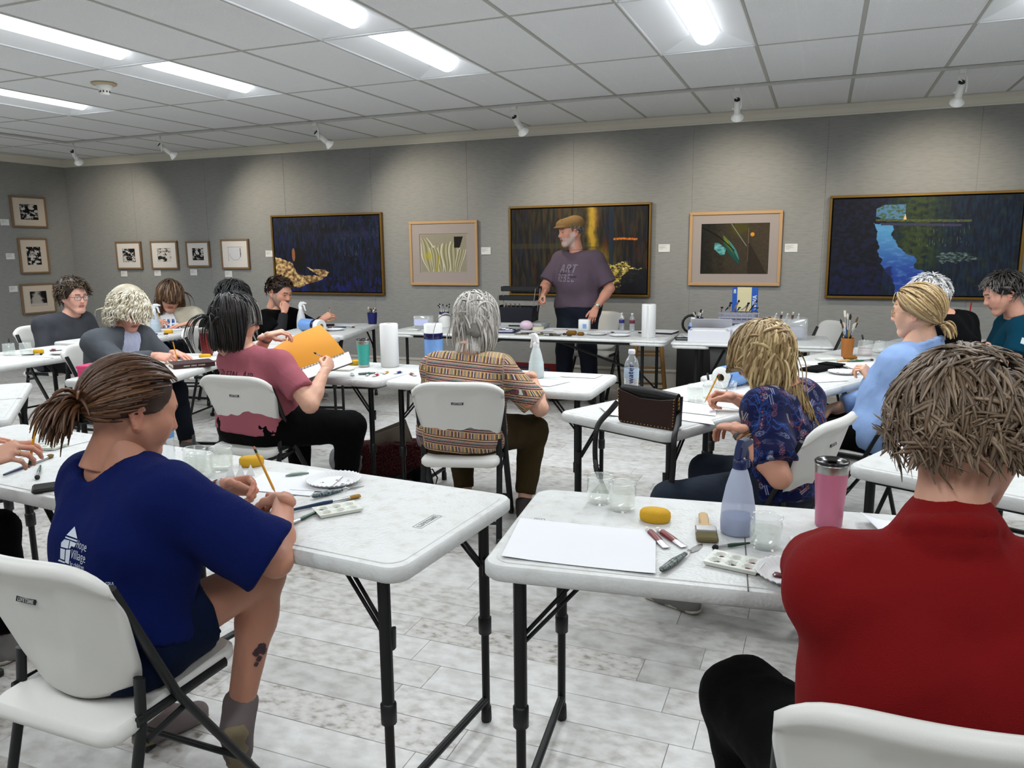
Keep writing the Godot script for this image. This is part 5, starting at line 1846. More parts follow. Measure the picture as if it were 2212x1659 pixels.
	p = person({"label":"man in a tan flat cap and mauve shirt standing at the front table","at":Vector2(-2.17,-7.17),"face":Vector2(-0.05,1),"hy":0.93,"seated":false,"kind":"m","chest":V(-2.185,1.385,-7.20),"cface":Vector2(-0.25,1),"head":V(-2.245,1.625,-7.15),"look":V(-0.72,-0.1,0.68),"hs":1.08,"sw":0.195,"girth":1.1,"belly":0.03,"ar":0.054,"ua":0.30,"fa":0.26,"skin":Color(0.76,0.54,0.45),"bcell":0.014,
		"rh":{"w":V(-2.425,1.05,-6.87),"d":V(-0.15,-0.55,0.6),"n":V(-0.8,0.4,0.3),"pose":"grip","pole":V(-0.7,-0.6,-0.6)},
		"lh":{"w":V(-1.945,0.92,-6.98),"d":V(-0.15,-0.75,0.5),"n":V(0.3,0.5,0.75),"pose":"rest","pole":V(0.9,-0.3,-0.6)},
		"top":{"m":cloth("mauve_tee",Color(0.34,0.29,0.33)),"fit":0.022,"sleeve":0.85,"sr":0.078,"flare":1.15,"hem":0.02,"amp":0.004,"freq":4.0},
		"bottom":{"m":grained("navy_denim",Color(0.045,0.075,0.13),0.85,18.0,0.6),"fit":0.016,"name":"jeans","leg":0.075},"lf":V(-2.03,0.085,-7.16),"rf":V(-2.31,0.085,-7.16),"thigh":0.43,"calf":0.425,"kpole":V(0,0,1),"fdir":[V(0.35,0,1),V(-0.6,0,0.8)],"shoe_m":mat("brown_shoe",Color(0.20,0.13,0.08),0.6),"sole_m":mat("dark_sole",Color(0.08,0.07,0.06),0.7),
		"facey":{"beard":0.75,"beard_lin":lin(Color(0.72,0.70,0.68)),"brow":lin(Color(0.5,0.45,0.4)),"scalp":true},"hair":{"style":"crop","col":lin(Color(0.45,0.42,0.39)),"n":160,"len":0.022,"r":0.004,"off":0.003,"bald":0.35,"grav":0.3,"seed":17,"label":"close-cropped grey hair"}})
	flat_cap(p)
	teacher_print(p)
	wrist_watch(p,0,Color(0.80,0.80,0.74),"wrist watch with a pale dial")
	p = person({"label":"bearded man in a black tee with grey sleeves, chin on his hand","at":Vector2(-5.02,-6.26),"face":Vector2(0.97,-0.15),"kind":"m","chest":V(-4.965,0.855,-6.21),"cface":Vector2(0.95,0.15),"head":V(-4.915,1.075,-6.20),"look":V(0.93,-0.3,0.12),"hs":1.14,"sw":0.2,"girth":1.1,"ar":0.052,"skin":Color(0.78,0.57,0.48),
		"rh":{"w":V(-4.80,0.90,-6.10),"d":V(0.1,0.9,-0.3),"n":V(0.7,0.1,0.6),"pose":"grip","pole":V(0.6,-0.9,0.5)},
		"lh":{"w":V(-4.485,0.825,-6.27),"d":V(0.75,0.45,-0.2),"n":V(0.3,0.5,0.7),"pose":"pen","pole":V(0.2,-0.9,-0.5)},
		"tops":[{"m":cloth("grey_sleeve",Color(0.15,0.15,0.155)),"fit":0.006,"sleeve":1.9,"sr":0.055,"cuff":0.04,"hem":0.06,"name":"undershirt","amp":0.002},{"m":cloth("black_tee",Color(0.012,0.013,0.016)),"fit":0.018,"sleeve":0.78,"sr":0.07,"flare":1.1,"hem":0.1,"name":"tee_shirt"}],
		"bottom":{"m":cloth("black_trousers",Color(0.015,0.015,0.018)),"fit":0.014},"lf":V(-4.75,0.085,-6.42),"rf":V(-4.76,0.085,-6.10),"fdir":[V(0.9,0,0.1),V(0.95,0,-0.2)],
		"facey":{"beard":0.8,"beard_lin":lin(Color(0.50,0.46,0.43)),"brow":lin(Color(0.25,0.18,0.14))},"hair":{"style":"short","col":lin(Color(0.16,0.11,0.085)),"col2":lin(Color(0.33,0.24,0.18)),"n":420,"len":0.042,"r":0.006,"off":0.012,"lift":0.3,"grav":0.05,"comb":V(0,0.3,0.5),"mess":0.3,"seed":18,"label":"short brown hair"}})
	p = person({"label":"boy with curly brown hair and glasses in a grey hoodie","at":Vector2(-6.36,-4.93),"face":Vector2(1,0.0),"kind":"m","chest":V(-6.31,0.875,-4.95),"cface":Vector2(0.98,0.1),"head":V(-6.235,1.085,-5.01),"look":V(0.97,-0.08,0.12),"hs":1.13,"sw":0.195,"girth":1.15,"ar":0.054,"skin":Color(0.82,0.62,0.55),
		"top":{"m":cloth("grey_hoodie",Color(0.235,0.24,0.26),12.0,0.8),"fit":0.028,"sleeve":1.9,"sr":0.078,"cuff":0.045,"hem":0.08,"hood":0.045,"amp":0.006,"freq":4.0,"name":"hoodie"},
		"bottom":{"m":cloth("dark_shorts",Color(0.05,0.05,0.06)),"fit":0.018,"cut":0.9,"name":"shorts"},"lf":V(-5.96,0.085,-5.08),"rf":V(-5.95,0.085,-4.78),
		"hair":{"style":"curly","col":lin(Color(0.20,0.15,0.11)),"col2":lin(Color(0.42,0.34,0.25)),"n":420,"len":0.04,"r":0.0062,"flat":0.6,"off":0.02,"wave":0.008,"freq":160.0,"lift":0.6,"grav":0.1,"mess":0.5,"seed":19,"label":"curly brown hair"},
		"glasses":{"key":"thin_frames","col":Color(0.12,0.06,0.08),"r":0.0015,"label":"thin dark eyeglasses"}})
	p = person({"label":"woman with curly white hair in a grey zip hoodie drawing with a pencil","at":Vector2(-4.715,-4.03),"face":Vector2(0.96,-0.27),"chest":V(-4.535,0.885,-3.965),"cface":Vector2(0.9,0.2),"head":V(-4.485,1.07,-4.02),"look":V(0.86,-0.46,0.2),"hs":1.06,"sw":0.17,"girth":1.05,"skin":Color(0.80,0.59,0.51),"kind":"f",
		"rh":{"w":V(-4.10,0.795,-3.86),"d":V(0.9,-0.1,-0.2),"n":V(-0.1,0.8,0.6),"pose":"pen","pole":V(-0.1,-0.9,0.8)},
		"lh":{"w":V(-4.17,0.78,-4.10),"d":V(0.9,-0.1,0.2),"n":V(0,1,0),"pose":"flat","pole":V(-0.2,-0.9,-0.7)},
		"tops":[{"m":polo_stripes(),"fit":0.012,"sleeve":0.5,"hem":0.05,"name":"polo_shirt","collar":0.009,"uv":func(x:float,y:float,z:float,nx:float,nf:float,sh_) -> Vector2:return Vector2(0.5 + x * 2.0,0.5 - y)},{"m":cloth("zip_hoodie",Color(0.30,0.315,0.335),12.0,0.8),"fit":0.03,"sleeve":1.9,"sr":0.07,"cuff":0.04,"hem":0.1,"hood":0.04,"open":0.075,"amp":0.006,"freq":4.5,"name":"zip_hoodie"}],
		"bottom":{"m":grained("navy_denim",Color(0.045,0.075,0.13),0.85,18.0,0.6),"fit":0.012,"name":"jeans"},"lf":V(-4.28,0.075,-4.25),"rf":V(-4.22,0.075,-3.80),
		"hair":{"style":"curly","col":lin(Color(0.74,0.70,0.60)),"col2":lin(Color(0.95,0.93,0.87)),"n":620,"len":0.10,"r":0.0068,"flat":0.55,"off":0.028,"wave":0.008,"freq":85.0,"lift":0.15,"grav":0.3,"mess":0.3,"seed":20,"label":"curly white-blonde hair"}})
	p = person({"label":"woman with long brown hair and round glasses in a cream cardigan","at":Vector2(-6.07,-6.05),"face":Vector2(0.35,0.94),"chest":V(-6.04,0.86,-5.97),"cface":Vector2(0.5,0.86),"head":V(-6.02,1.045,-5.90),"look":V(0.72,-0.42,0.55),"roll":-0.12,"hs":1.16,"sw":0.185,"girth":1.15,"skin":Color(0.80,0.60,0.51),
		"rh":{"w":V(-6.03,0.80,-5.70),"d":V(0.9,0.1,0.2),"n":V(-0.2,0.6,0.8),"pose":"pen","pole":V(-0.9,-0.8,0)},
		"lh":{"w":V(-5.78,0.785,-5.86),"d":V(-0.5,-0.1,0.8),"n":V(0,1,0),"pose":"flat","pole":V(0.9,-0.6,-0.4)},
		"tops":[{"m":knit_print(),"fit":0.012,"sleeve":0.5,"hem":0.06,"name":"printed_tee","uv":func(x:float,y:float,z:float,nx:float,nf:float,sh_) -> Vector2:return Vector2(0.5 - x * 2.6,clampf(-y * 2.3 - 0.02,0.01,0.99)) if nf > 0.1 else Vector2(0.05,0.05)},{"m":cloth("cream_knit",Color(0.72,0.69,0.62),30.0,1.4),"fit":0.03,"sleeve":1.85,"sr":0.07,"cuff":0.05,"hem":0.1,"open":0.095,"amp":0.005,"name":"cardigan"}],
		"bottom":{"m":grained("navy_denim",Color(0.045,0.075,0.13),0.85,18.0,0.6),"fit":0.012,"name":"jeans"},
		"hair":{"style":"long","col":lin(Color(0.25,0.17,0.12)),"col2":lin(Color(0.50,0.38,0.27)),"n":460,"len":0.22,"r":0.0075,"off":0.016,"seed":21,"wave":0.003,"freq":40.0,"clear_face":true,"label":"long brown hair"},
		"glasses":{"key":"black_frames","col":Color(0.02,0.02,0.02),"r":0.0028,"h":0.019,"label":"thick black eyeglasses"}})
	p = person({"label":"black-haired person in a dark green jacket bent over the table","at":Vector2(-4.85,-5.25),"face":Vector2(0.96,-0.25),"chest":V(-4.76,0.87,-5.24),"cface":Vector2(0.9,-0.1),"head":V(-4.67,1.075,-5.27),"look":V(0.8,-0.5,-0.3),"hs":1.12,"sw":0.18,"girth":1.05,"skin":Color(0.72,0.53,0.44),"bcell":0.016,
		"tops":[{"m":cloth("white_tee",Color(0.72,0.70,0.67)),"fit":0.012,"sleeve":0.6,"hem":0.1,"name":"tee_shirt"},{"m":cloth("green_jacket",Color(0.03,0.055,0.045)),"fit":0.032,"sleeve":1.2,"sr":0.078,"hem":-0.12,"name":"jacket","open":0.07}],
		"bottom":{"m":cloth("dark_trousers",Color(0.03,0.03,0.035)),"fit":0.014},
		"hair":{"style":"short","col":lin(Color(0.035,0.032,0.035)),"col2":lin(Color(0.13,0.125,0.13)),"n":420,"len":0.075,"r":0.007,"off":0.02,"lift":0.25,"grav":0.15,"mess":0.45,"seed":22,"label":"short tousled black hair"}})
	p = person({"label":"person in a dark top whose hand with a ring and smart watch holds a pencil","at":Vector2(-2.86,-1.36),"face":Vector2(0.1,-1),"chest":V(-2.80,0.96,-1.42),"head":V(-2.78,1.17,-1.48),"look":V(0.1,-0.3,-0.95),"sw":0.17,"skin":Color(0.80,0.60,0.51),"bcell":0.016,
		"rh":{"w":V(-2.215,0.885,-1.435),"d":V(0.78,0.33,-0.42),"n":V(0.1,0.75,0.6),"pose":"hold","pole":V(0.0,-1.0,0.4)},
		"lh":{"w":V(-2.95,0.79,-1.80),"d":V(0.5,0,-0.8),"n":V(0,1,0),"pose":"flat"},
		"top":{"m":cloth("charcoal_top",Color(0.05,0.05,0.055)),"fit":0.018,"sleeve":0.9,"hem":0.1},"bottom":{"m":cloth("black_trousers",Color(0.015,0.015,0.018)),"fit":0.014},
		"hair":{"style":"bob","col":lin(Color(0.2,0.15,0.11)),"n":200,"len":0.15,"r":0.009,"seed":23,"label":"brown hair"}})
	smart_watch(p)
func polo_stripes() -> StandardMaterial3D:
	var m := cloth("polo_stripe",Color(1,1,1))
	m.uv1_triplanar = false
	m.normal_enabled = false
	m.albedo_texture = img(64,8,func(u:float,v:float) -> Color:
		return Color(0.42,0.42,0.66) if fposmod(u * 6.0 + 0.2,1.0) < 0.4 else Color(0.80,0.82,0.86))
	return m
# ------------------------------------------------------------------ things worn, prints
func blue_shirt_print(p:Dictionary) -> void:
	var ink := mat("shirt_ink",Color(0.74,0.77,0.82),0.8)
	var o := Vector2(-0.03,-0.15)
	var house := [[Vector2(0.25,1.0),Vector2(0.02,0.74),Vector2(0.55,0.74)],[Vector2(0.0,0.70),Vector2(0.56,0.70),Vector2(0.56,0.66),Vector2(0.0,0.66)],
		[Vector2(-0.02,0.62),Vector2(0.2,0.62),Vector2(0.2,0.40),Vector2(-0.12,0.40),Vector2(-0.12,0.52)],[Vector2(0.24,0.62),Vector2(0.56,0.62),Vector2(0.5,0.50),Vector2(0.34,0.5),Vector2(0.3,0.42),Vector2(0.24,0.42)],
		[Vector2(-0.14,0.36),Vector2(0.08,0.36),Vector2(0.08,0.06),Vector2(-0.16,0.06)],[Vector2(0.12,0.36),Vector2(0.34,0.40),Vector2(0.34,0.0),Vector2(0.12,0.0)],[Vector2(-0.22,0.02),Vector2(0.1,0.02),Vector2(0.1,-0.03),Vector2(-0.28,-0.03)]]
	print_tris(p,poly_tris(house,0.085,o),true,"shirt_print",ink)
	var t := text_tris("Hope",0.024,o + Vector2(0.048,0.052),false,true,0.85)
	t.append_array(text_tris("Village",0.026,o + Vector2(0.034,0.026),false,true,0.8))
	t.append_array(text_tris("for children",0.014,o + Vector2(0.034,0.003),false,false,0.75))
	var y := -0.177
	for l in ["STRUCTURAL DNA • TOMMY AND ANN ALEXANDER • MERIDIAN COCA-COLA","PHIL & DEBBY BROADHEAD FOUNDATION • TWIN STATES NEWS • WTOK-TV","","MISSISSIPPI POWER • VAN ZYVERDEN INC. • WILLIAM AND ANGELA JOLLY","","CITIZENS BANK • OHOO STRATEGIES","JEFF AND MONICA GRAHAM","CHRYSLER JEEP RAM","RAY AND NISSAN"]:
		if l != "":
			t.append_array(text_tris(l,0.0105,Vector2(-0.10 if y > -0.24 else -0.085,y),true,true,0.62))
		y -= 0.0125
	print_tris(p,t,true,"shirt_lettering",ink)
func plein_air_print(p:Dictionary) -> void:
	var ink := mat("dark_ink",Color(0.09,0.05,0.07),0.85)
	var t := text_tris("P",0.062,Vector2(-0.155,-0.072))
	t.append_array(text_tris("LEIN",0.046,Vector2(-0.118,-0.072)))
	t.append_array(text_tris("A",0.062,Vector2(0.02,-0.072)))
	t.append_array(text_tris("IR",0.046,Vector2(0.062,-0.072)))
	t.append_array(text_tris("Southern Landscapes",0.017,Vector2(-0.11,-0.10)))
	for s in [[Vector2(-0.165,-0.07),Vector2(-0.175,-0.055),Vector2(-0.160,-0.048)],[Vector2(0.0,-0.088),Vector2(0.03,-0.078),Vector2(0.052,-0.068)]]:
		for k in 2:
			var a:Vector2 = s[k]
			var b:Vector2 = s[k + 1]
			var n := (b - a).orthogonal().normalized() * 0.0016
			t.append_array(PackedVector2Array([a - n,b - n,b + n,a - n,b + n,a + n]))
	print_tris(p,t,true,"shirt_lettering",ink)
func teacher_print(p:Dictionary) -> void:
	var pale := mat("shirt_pale_print",Color(0.46,0.42,0.47),0.85)
	var dark := mat("shirt_dark_print",Color(0.19,0.15,0.19),0.85)
	var t := text_tris("ART",0.105,Vector2(0.11,-0.10),true,false,1.0,true)
	t.append_array(text_tris("REBEL",0.10,Vector2(0.125,-0.185),true,false,0.7,true))
	print_tris(p,t,false,"shirt_lettering",pale)
	var q := poly_tris([[Vector2(-0.3,0.2),Vector2(0.4,0.25),Vector2(0.3,0.12),Vector2(-0.2,0.1)],[Vector2(-0.9,-0.2),Vector2(-0.2,-0.12),Vector2(-0.1,-0.3),Vector2(-0.8,-0.34)],[Vector2(0.3,-0.5),Vector2(1.0,-0.45),Vector2(0.9,-0.6),Vector2(0.3,-0.6)]],0.1,Vector2(0.0,-0.12),true)
	print_tris(p,q,false,"shirt_print",dark,0.003)
func ring_on_arm(p:Dictionary,k:int,back:float) -> Transform3D:
	var h:Transform3D = p.hands[k]
	var w:Vector3 = h.origin
	var d:Vector3 = (w - p.el[k]).normalized()
	var z := h.basis.z.normalized()
	z = (z - d * z.dot(d)).normalized()
	return Transform3D(Basis(d.cross(z),d,z),w - d * back)
func band(called:String,t:Transform3D,r:float,w:float,m:Material,parent:Node,thick := 0.0025) -> MeshInstance3D:
	var st := new_st()
	lathe(st,t,[Vector2(r,-w / 2),Vector2(r + thick,-w / 2 + 0.001),Vector2(r + thick,w / 2 - 0.001),Vector2(r,w / 2)],20)
	return part(called,done(st),m,parent)
func wrist_watch(p:Dictionary,k:int,col:Color,label:String) -> void:
	var t := ring_on_arm(p,k,0.03)
	var o := band("wrist_watch",t,0.030,0.017,mat("watch_strap_%d" % int(col.r * 100),col.darkened(0.5),0.4,0.5),p.node)
	o.set_meta("label",label)
	var st := new_st()
	lathe(st,Transform3D(t.basis * Basis(Vector3.RIGHT,PI / 2),t * Vector3(0,0,0.029)),[Vector2(0,0.0),Vector2(0.016,0.0),Vector2(0.017,0.004),Vector2(0.0145,0.008),Vector2(0.0,0.008)],20)
	part("dial",done(st),mat("dial_%d" % int(col.r * 100),col,0.25,0.3),o)
func bracelets(p:Dictionary,k:int) -> void:
	var i := 0
	for c in [Color(0.45,0.33,0.18),Color(0.55,0.50,0.42),Color(0.20,0.13,0.09)]:
		var o := band("bracelet",ring_on_arm(p,k,0.052 + i * 0.011),0.033 + 0.001 * i,0.007,mat("bracelet_%d" % i,c,0.35,0.6),p.node,0.003)
		o.set_meta("label",["gold bracelet","beaded bracelet","brown cord bracelet"][i])
		i += 1
func smart_watch(p:Dictionary) -> void:
	var t := ring_on_arm(p,1,0.035)
	var o := band("smart_watch",t,0.031,0.03,mat("watch_black",Color(0.02,0.015,0.02),0.4),p.node)
	o.set_meta("label","black smart watch with a rose metal case")
	part("case",box_mesh(Vector3(0.036,0.042,0.01),0.004),mat("rose_metal",Color(0.75,0.55,0.48),0.25,0.9),o,Transform3D(t.basis,t * Vector3(0,0,0.033)))
	part("screen",box_mesh(Vector3(0.031,0.037,0.002),0.0005),mat("watch_glass",Color(0.01,0.01,0.012),0.08),o,Transform3D(t.basis,t * Vector3(0,0,0.0385)))
	var h:Transform3D = p.hands[1]
	var rg := part("finger_ring",TorusMesh.new(),mat("gold",Color(0.80,0.60,0.35),0.25,1.0),p.node,Transform3D(h.basis.orthonormalized() * Basis(Vector3.RIGHT,-0.8),h * Vector3(-0.0105,0.104,-0.012)))
	(rg.mesh as TorusMesh).inner_radius = 0.0088
	(rg.mesh as TorusMesh).outer_radius = 0.0108
func extras_girl(p:Dictionary) -> void:
	var st := new_st(-1)
	var t := ring_on_arm(p,0,0.022)
	var r := RandomNumberGenerator.new()
	r.seed = 4
	var cols := [lin(Color(0.65,0.42,0.2)),lin(Color(0.2,0.15,0.3)),lin(Color(0.5,0.2,0.18)),lin(Color(0.12,0.1,0.1))]
	for j in 26:
		for i in 4:
			var a := TAU * j / 26
			st.set_color(cols[r.randi() % 4])
			bx(st,Transform3D(t.basis * Basis(Vector3.UP,a),t * Vector3(sin(a) * 0.0285,(i - 1.5) * 0.0062,cos(a) * 0.0285)),Vector3(0.0068,0.0058,0.004),0.0012)
	var m := vmat("woven_thread",0.9)
	part("wrist_band",done(st),m,p.node).set_meta("label","woven orange and purple wrist band")
	band("pale_band",ring_on_arm(p,0,0.001),0.0275,0.009,mat("pale_rubber",Color(0.62,0.63,0.65),0.5),p.node)
	var clip := new_st()
	var H:Transform3D = p.ht
	for s in [-1.0,1.0]:
		for k in 5:
			tube(clip,[H * Vector3(s * 0.012,0.018 - k * 0.014,-0.128),H * Vector3(s * 0.034,0.016 - k * 0.014,-0.118),H * Vector3(s * 0.046,0.014 - k * 0.013,-0.098)],[0.004,0.0045,0.003],6)
	tube(clip,[H * Vector3(0,0.03,-0.13),H * Vector3(0,-0.055,-0.122)],0.008,8)
	part("hair_clip",done(clip),mat("clip_brown",Color(0.035,0.025,0.02),0.25),p.node)
	var kn:Vector3 = p.knee[1]
	var an:Vector3 = p.ank[1]
	var ax := (an - kn).normalized()
	var outd := (Vector3(0.95,0.0,0.35) - ax * ax.dot(Vector3(0.95,0,0.35))).normalized()
	var sd := ax.cross(outd)
	var ts := new_st(1)
	for petal in [[0.0,0.0,0.016],[0.012,0.012,0.011],[-0.012,0.010,0.011],[0.004,-0.018,0.010],[0.0,0.03,0.009],[0.006,0.045,0.007],[-0.004,-0.034,0.007],[0.002,-0.05,0.005]]:
		for j in 8:
			var pts := []
			for q in [[0.0,0.0],[cos(TAU * j / 8),sin(TAU * j / 8)],[cos(TAU * (j + 1) / 8),sin(TAU * (j + 1) / 8)]]:
				var along:float = 0.52 * kn.distance_to(an) + petal[1] + q[1] * petal[2]
				var ang:float = (petal[0] + q[0] * petal[2] * (0.9 if j % 2 else 1.1)) / 0.05
				var rr := lerpf(0.0565,0.047,along / kn.distance_to(an)) * 0.955
				pts.append(kn + ax * along + (outd * cos(ang) + sd * sin(ang)) * rr)
			var nrm:Vector3 = (pts[1] - pts[0]).cross(pts[2] - pts[0])
			if nrm.dot(outd) > 0:tri(ts,pts[0],pts[1],pts[2])
			else:tri(ts,pts[0],pts[2],pts[1])
	part("tattoo",done(ts),mat("tattoo_ink",Color(0.22,0.13,0.17),0.7),p.node)
func earring(p:Dictionary) -> void:
	var st := new_st()
	ball(st,Transform3D(Basis.from_scale(Vector3.ONE * 0.005),Vector3.ZERO),10,8)
	part("earring",done(st),mat("pearl",Color(0.85,0.80,0.70),0.2,0.2),p.node,Transform3D(Basis.IDENTITY,p.ht * Vector3(-0.088,-0.034,-0.008)))
func sleeve_tag(p:Dictionary) -> void:
	var a:Vector3 = p.sh[0].lerp(p.el[0],0.42)
	var d:Vector3 = (p.el[0] - p.sh[0]).normalized()
	var o := Vector3(0.1,0,1.0)
	o = (o - d * o.dot(d)).normalized()
	part("sleeve_label",box_mesh(Vector3(0.035,0.045,0.003),0.001),mat("tag_white",Color(0.75,0.8,0.8),0.8),p.node,Transform3D(Basis(d.cross(o),d,o),a + o * 0.074))
func flat_cap(p:Dictionary) -> void:
	var f := Field.new()
	f.cap(Vector3(0,0.088,-0.045),Vector3(0,0.078,0.055),0.088,0.072,0.03,0,Vector3.UP,0.55)
	f.cap(Vector3(0,0.066,-0.05),Vector3(0,0.062,0.03),0.082,0.078,0.03,0,Vector3.UP,0.5)
	f.cap(Vector3(-0.03,0.052,0.1),Vector3(0.03,0.052,0.1),0.042,0.042,0.03,0,Vector3.UP,2.6)
	f.hem(Vector3(0,-1,0.12).normalized(),Vector3(0,0.036,0.02))
	var d := f.net(0.006)
	var s := Soft.new()
	s.V = d.v
	s.I = d.i
	s.N = soft_normals(d.v,d.i)
	var o := part("flat_cap",s.mesh(),tweed(),p.node,p.ht)
	o.set_meta("label","tan tweed flat cap")
# ------------------------------------------------------------------ small things
const TY := TABLE_Y + 0.0005
func set_along(o:Node3D,a:Vector3,b:Vector3,roll := 0.0) -> void:# local +x from a to b
	var x := (b - a).normalized()
	var up := Vector3.UP if absf(x.y) < 0.98 else Vector3.FORWARD
	var z := x.cross(up).normalized()
	o.transform = Transform3D(Basis(x,z.cross(x),z) * Basis(Vector3.RIGHT,roll),a)
func rod(st:SurfaceTool,prof:Array,n := 10) -> void:# prof of (x along,radius)
	var pts := []
	var rr := []
	for q in prof:
		pts.append(Vector3(q[0],0,0))
		rr.append(q[1])
	tube(st,pts,rr,n,true,1.0,Vector3(0,1,0.001))
func brush(label:String,a:Vector3,b:Vector3,handle:Color,hair:Color,flat := false,group := "paint brushes",thick := 1.0) -> Node3D:
	var t := thing("paint_brush",label,"paint brush",Vector3.ZERO,0.0,group)
	set_along(t,a,b)
	var L := a.distance_to(b)
	var st := new_st()
	rod(st,[[0.0,0.0022 * thick],[0.004,0.003 * thick],[L * 0.3,0.0042 * thick],[L * 0.5,0.0052 * thick],[L * 0.62,0.0042 * thick]])
	part("handle",done(st),mat("handle_%s" % handle.to_html(false),handle,0.3),t)
	var fe := new_st()
	var fl := 0.45 if flat else 1.0
	tube(fe,[Vector3(L * 0.61,0,0),Vector3(L * 0.7,0,0),Vector3(L * 0.86,0,0)],[0.0044 * thick,0.0046 * thick,(0.0085 if flat else 0.0052) * thick],10,true,fl,Vector3(0,1,0.001))
	part("ferrule",done(fe),mat("ferrule_steel",Color(0.72,0.72,0.72),0.25,0.9),t)
	var ha := new_st()
	if flat:tube(ha,[Vector3(L * 0.855,0,0),Vector3(L * 0.94,0,0),Vector3(L,0,0)],[0.0085 * thick,0.0095 * thick,0.0085 * thick],10,true,0.45,Vector3(0,1,0.001))
	else:tube(ha,[Vector3(L * 0.855,0,0),Vector3(L * 0.91,0,0),Vector3(L * 0.96,0,0),Vector3(L,0,0)],[0.005 * thick,0.0075 * thick,0.0062 * thick,0.0022 * thick],10,true,1.0,Vector3(0,1,0.001))
	part("bristles",done(ha),mat("bristle_%s" % hair.to_html(false),hair,0.85),t)
	return t
func pencil(label:String,tip:Vector3,end:Vector3) -> Node3D:
	var t := thing("pencil",label,"pencil",Vector3.ZERO,0.0,"yellow pencils")
	set_along(t,tip,end)
	var L := tip.distance_to(end)
	var st := new_st(-1)
	tube(st,[Vector3(0.016,0,0),Vector3(L - 0.02,0,0)],0.0037,6)
	part("shaft",done(st),mat("pencil_yellow",Color(0.80,0.56,0.10),0.35),t)
	var w := new_st()
	rod(w,[[0.003,0.0008],[0.016,0.0036]],8)
	part("sharpened_wood",done(w),mat("pencil_wood",Color(0.74,0.58,0.40),0.7),t)
	var g := new_st()
	rod(g,[[0.0,0.0002],[0.0035,0.001]],6)
	part("lead",done(g),mat("graphite",Color(0.1,0.1,0.1),0.4),t)
	var f := new_st()
	rod(f,[[L - 0.021,0.0038],[L - 0.009,0.0039]],10)
	part("ferrule",done(f),mat("pencil_band",Color(0.16,0.30,0.18),0.35,0.6),t)
	var e := new_st()
	rod(e,[[L - 0.009,0.0034],[L - 0.001,0.0034],[L,0.0024]],10)
	part("eraser",done(e),mat("eraser_pink",Color(0.70,0.42,0.38),0.8),t)
	return t
func jar(label:String,at:Vector2,fill := 0.62,tint := Color(0.93,0.95,0.90),y := TY,s := 1.0,lean := false) -> Node3D:
	var t := thing("glass_jar",label,"jar",Vector3(at.x,y,at.y),0.0,"glass water jars")
	var g := glass("jar_glass",Color(0.93,0.97,0.95),0.10)
	var st := new_st()
	var H := 0.082 * s
	var R := 0.0385 * s
	lathe(st,Transform3D.IDENTITY,[Vector2(0,0.0),Vector2(R * 0.82,0.0),Vector2(R * 0.97,0.006),Vector2(R,0.014),Vector2(R,H * 0.78),Vector2(R * 0.94,H * 0.86),Vector2(R * 0.93,H * 0.9),Vector2(R * 1.02,H * 0.94),Vector2(R * 1.03,H * 0.98),Vector2(R * 0.98,H),Vector2(R * 0.9,H * 0.985),Vector2(R * 0.86,H * 0.9),Vector2(R * 0.93,H * 0.77),Vector2(R * 0.93,0.014),Vector2(R * 0.8,0.009),Vector2(0,0.008)],28)
	part("glass",done(st),g,t)
	var w := new_st()
	var wh := H * fill
	lathe(w,Transform3D.IDENTITY,[Vector2(0,0.0095),Vector2(R * 0.8,0.0105),Vector2(R * 0.92,0.0155),Vector2(R * 0.92,wh),Vector2(R * 0.92,wh),Vector2(0,wh)],24)
	part("water",done(w),glass("water_%s" % tint.to_html(false),tint,0.16,0.02),t)
	if lean:
		var st2 := new_st()
		tube(st2,[Vector3(0.012,0.012,0.01),Vector3(-0.018,H + 0.012,-0.02)],0.0028,8)
		var d := part("dropper",done(st2),glass("jar_glass",Color(0.93,0.97,0.95),0.10),t)
		var b := new_st()
		tube(b,[Vector3(-0.017,H + 0.004,-0.019),Vector3(-0.0185,H + 0.012,-0.021),Vector3(-0.024,H + 0.034,-0.027),Vector3(-0.0245,H + 0.037,-0.0275)],[0.0055,0.006,0.0055,0.003],10)
		part("rubber_bulb",done(b),mat("rubber_black",Color(0.025,0.025,0.028),0.55),d)
	return t
func sponge(label:String,at:Vector2,turn := 0.0,y := TY,r := 0.038,h := 0.03) -> Node3D:
	var m := grained("sponge_yellow",Color(0.80,0.62,0.16),0.9,22.0,1.4)
	var st := new_st()
	lathe(st,Transform3D(Basis.from_scale(Vector3(1.12,1,0.86)),Vector3.ZERO),[Vector2(0,0),Vector2(r * 0.86,0.0),Vector2(r * 0.97,h * 0.14),Vector2(r,h * 0.5),Vector2(r * 0.97,h * 0.85),Vector2(r * 0.88,h),Vector2(0,h * 1.02)],26)
	return solo("sponge",done(st),m,label,"sponge",Vector3(at.x,y,at.y),turn,"round yellow sponges")
func blob(parent:Node3D,at:Vector3,r:float,col:Color,seed_:int) -> void:
	var f := Field.new()
	var q := RandomNumberGenerator.new()
	q.seed = seed_
	for k in 5:
		f.cap(at + Vector3(q.randfn() * r * 0.5,0.001,q.randfn() * r * 0.4),at + Vector3(q.randfn() * r * 0.4,0.002,q.randfn() * r * 0.4),r * 0.34,r * 0.28,r * 0.3,0,Vector3.UP,1.6)
	f.hem(Vector3.DOWN,at - Vector3(0,0.001,0))
	var d := f.net(maxf(0.0022,r * 0.16))
	var s := Soft.new()
	s.V = d.v
	s.I = d.i
	s.N = soft_normals(d.v,d.i)
	if s.V.size() > 0:part("paint",s.mesh(),mat("paint_%s" % col.to_html(false),col,0.2),parent)
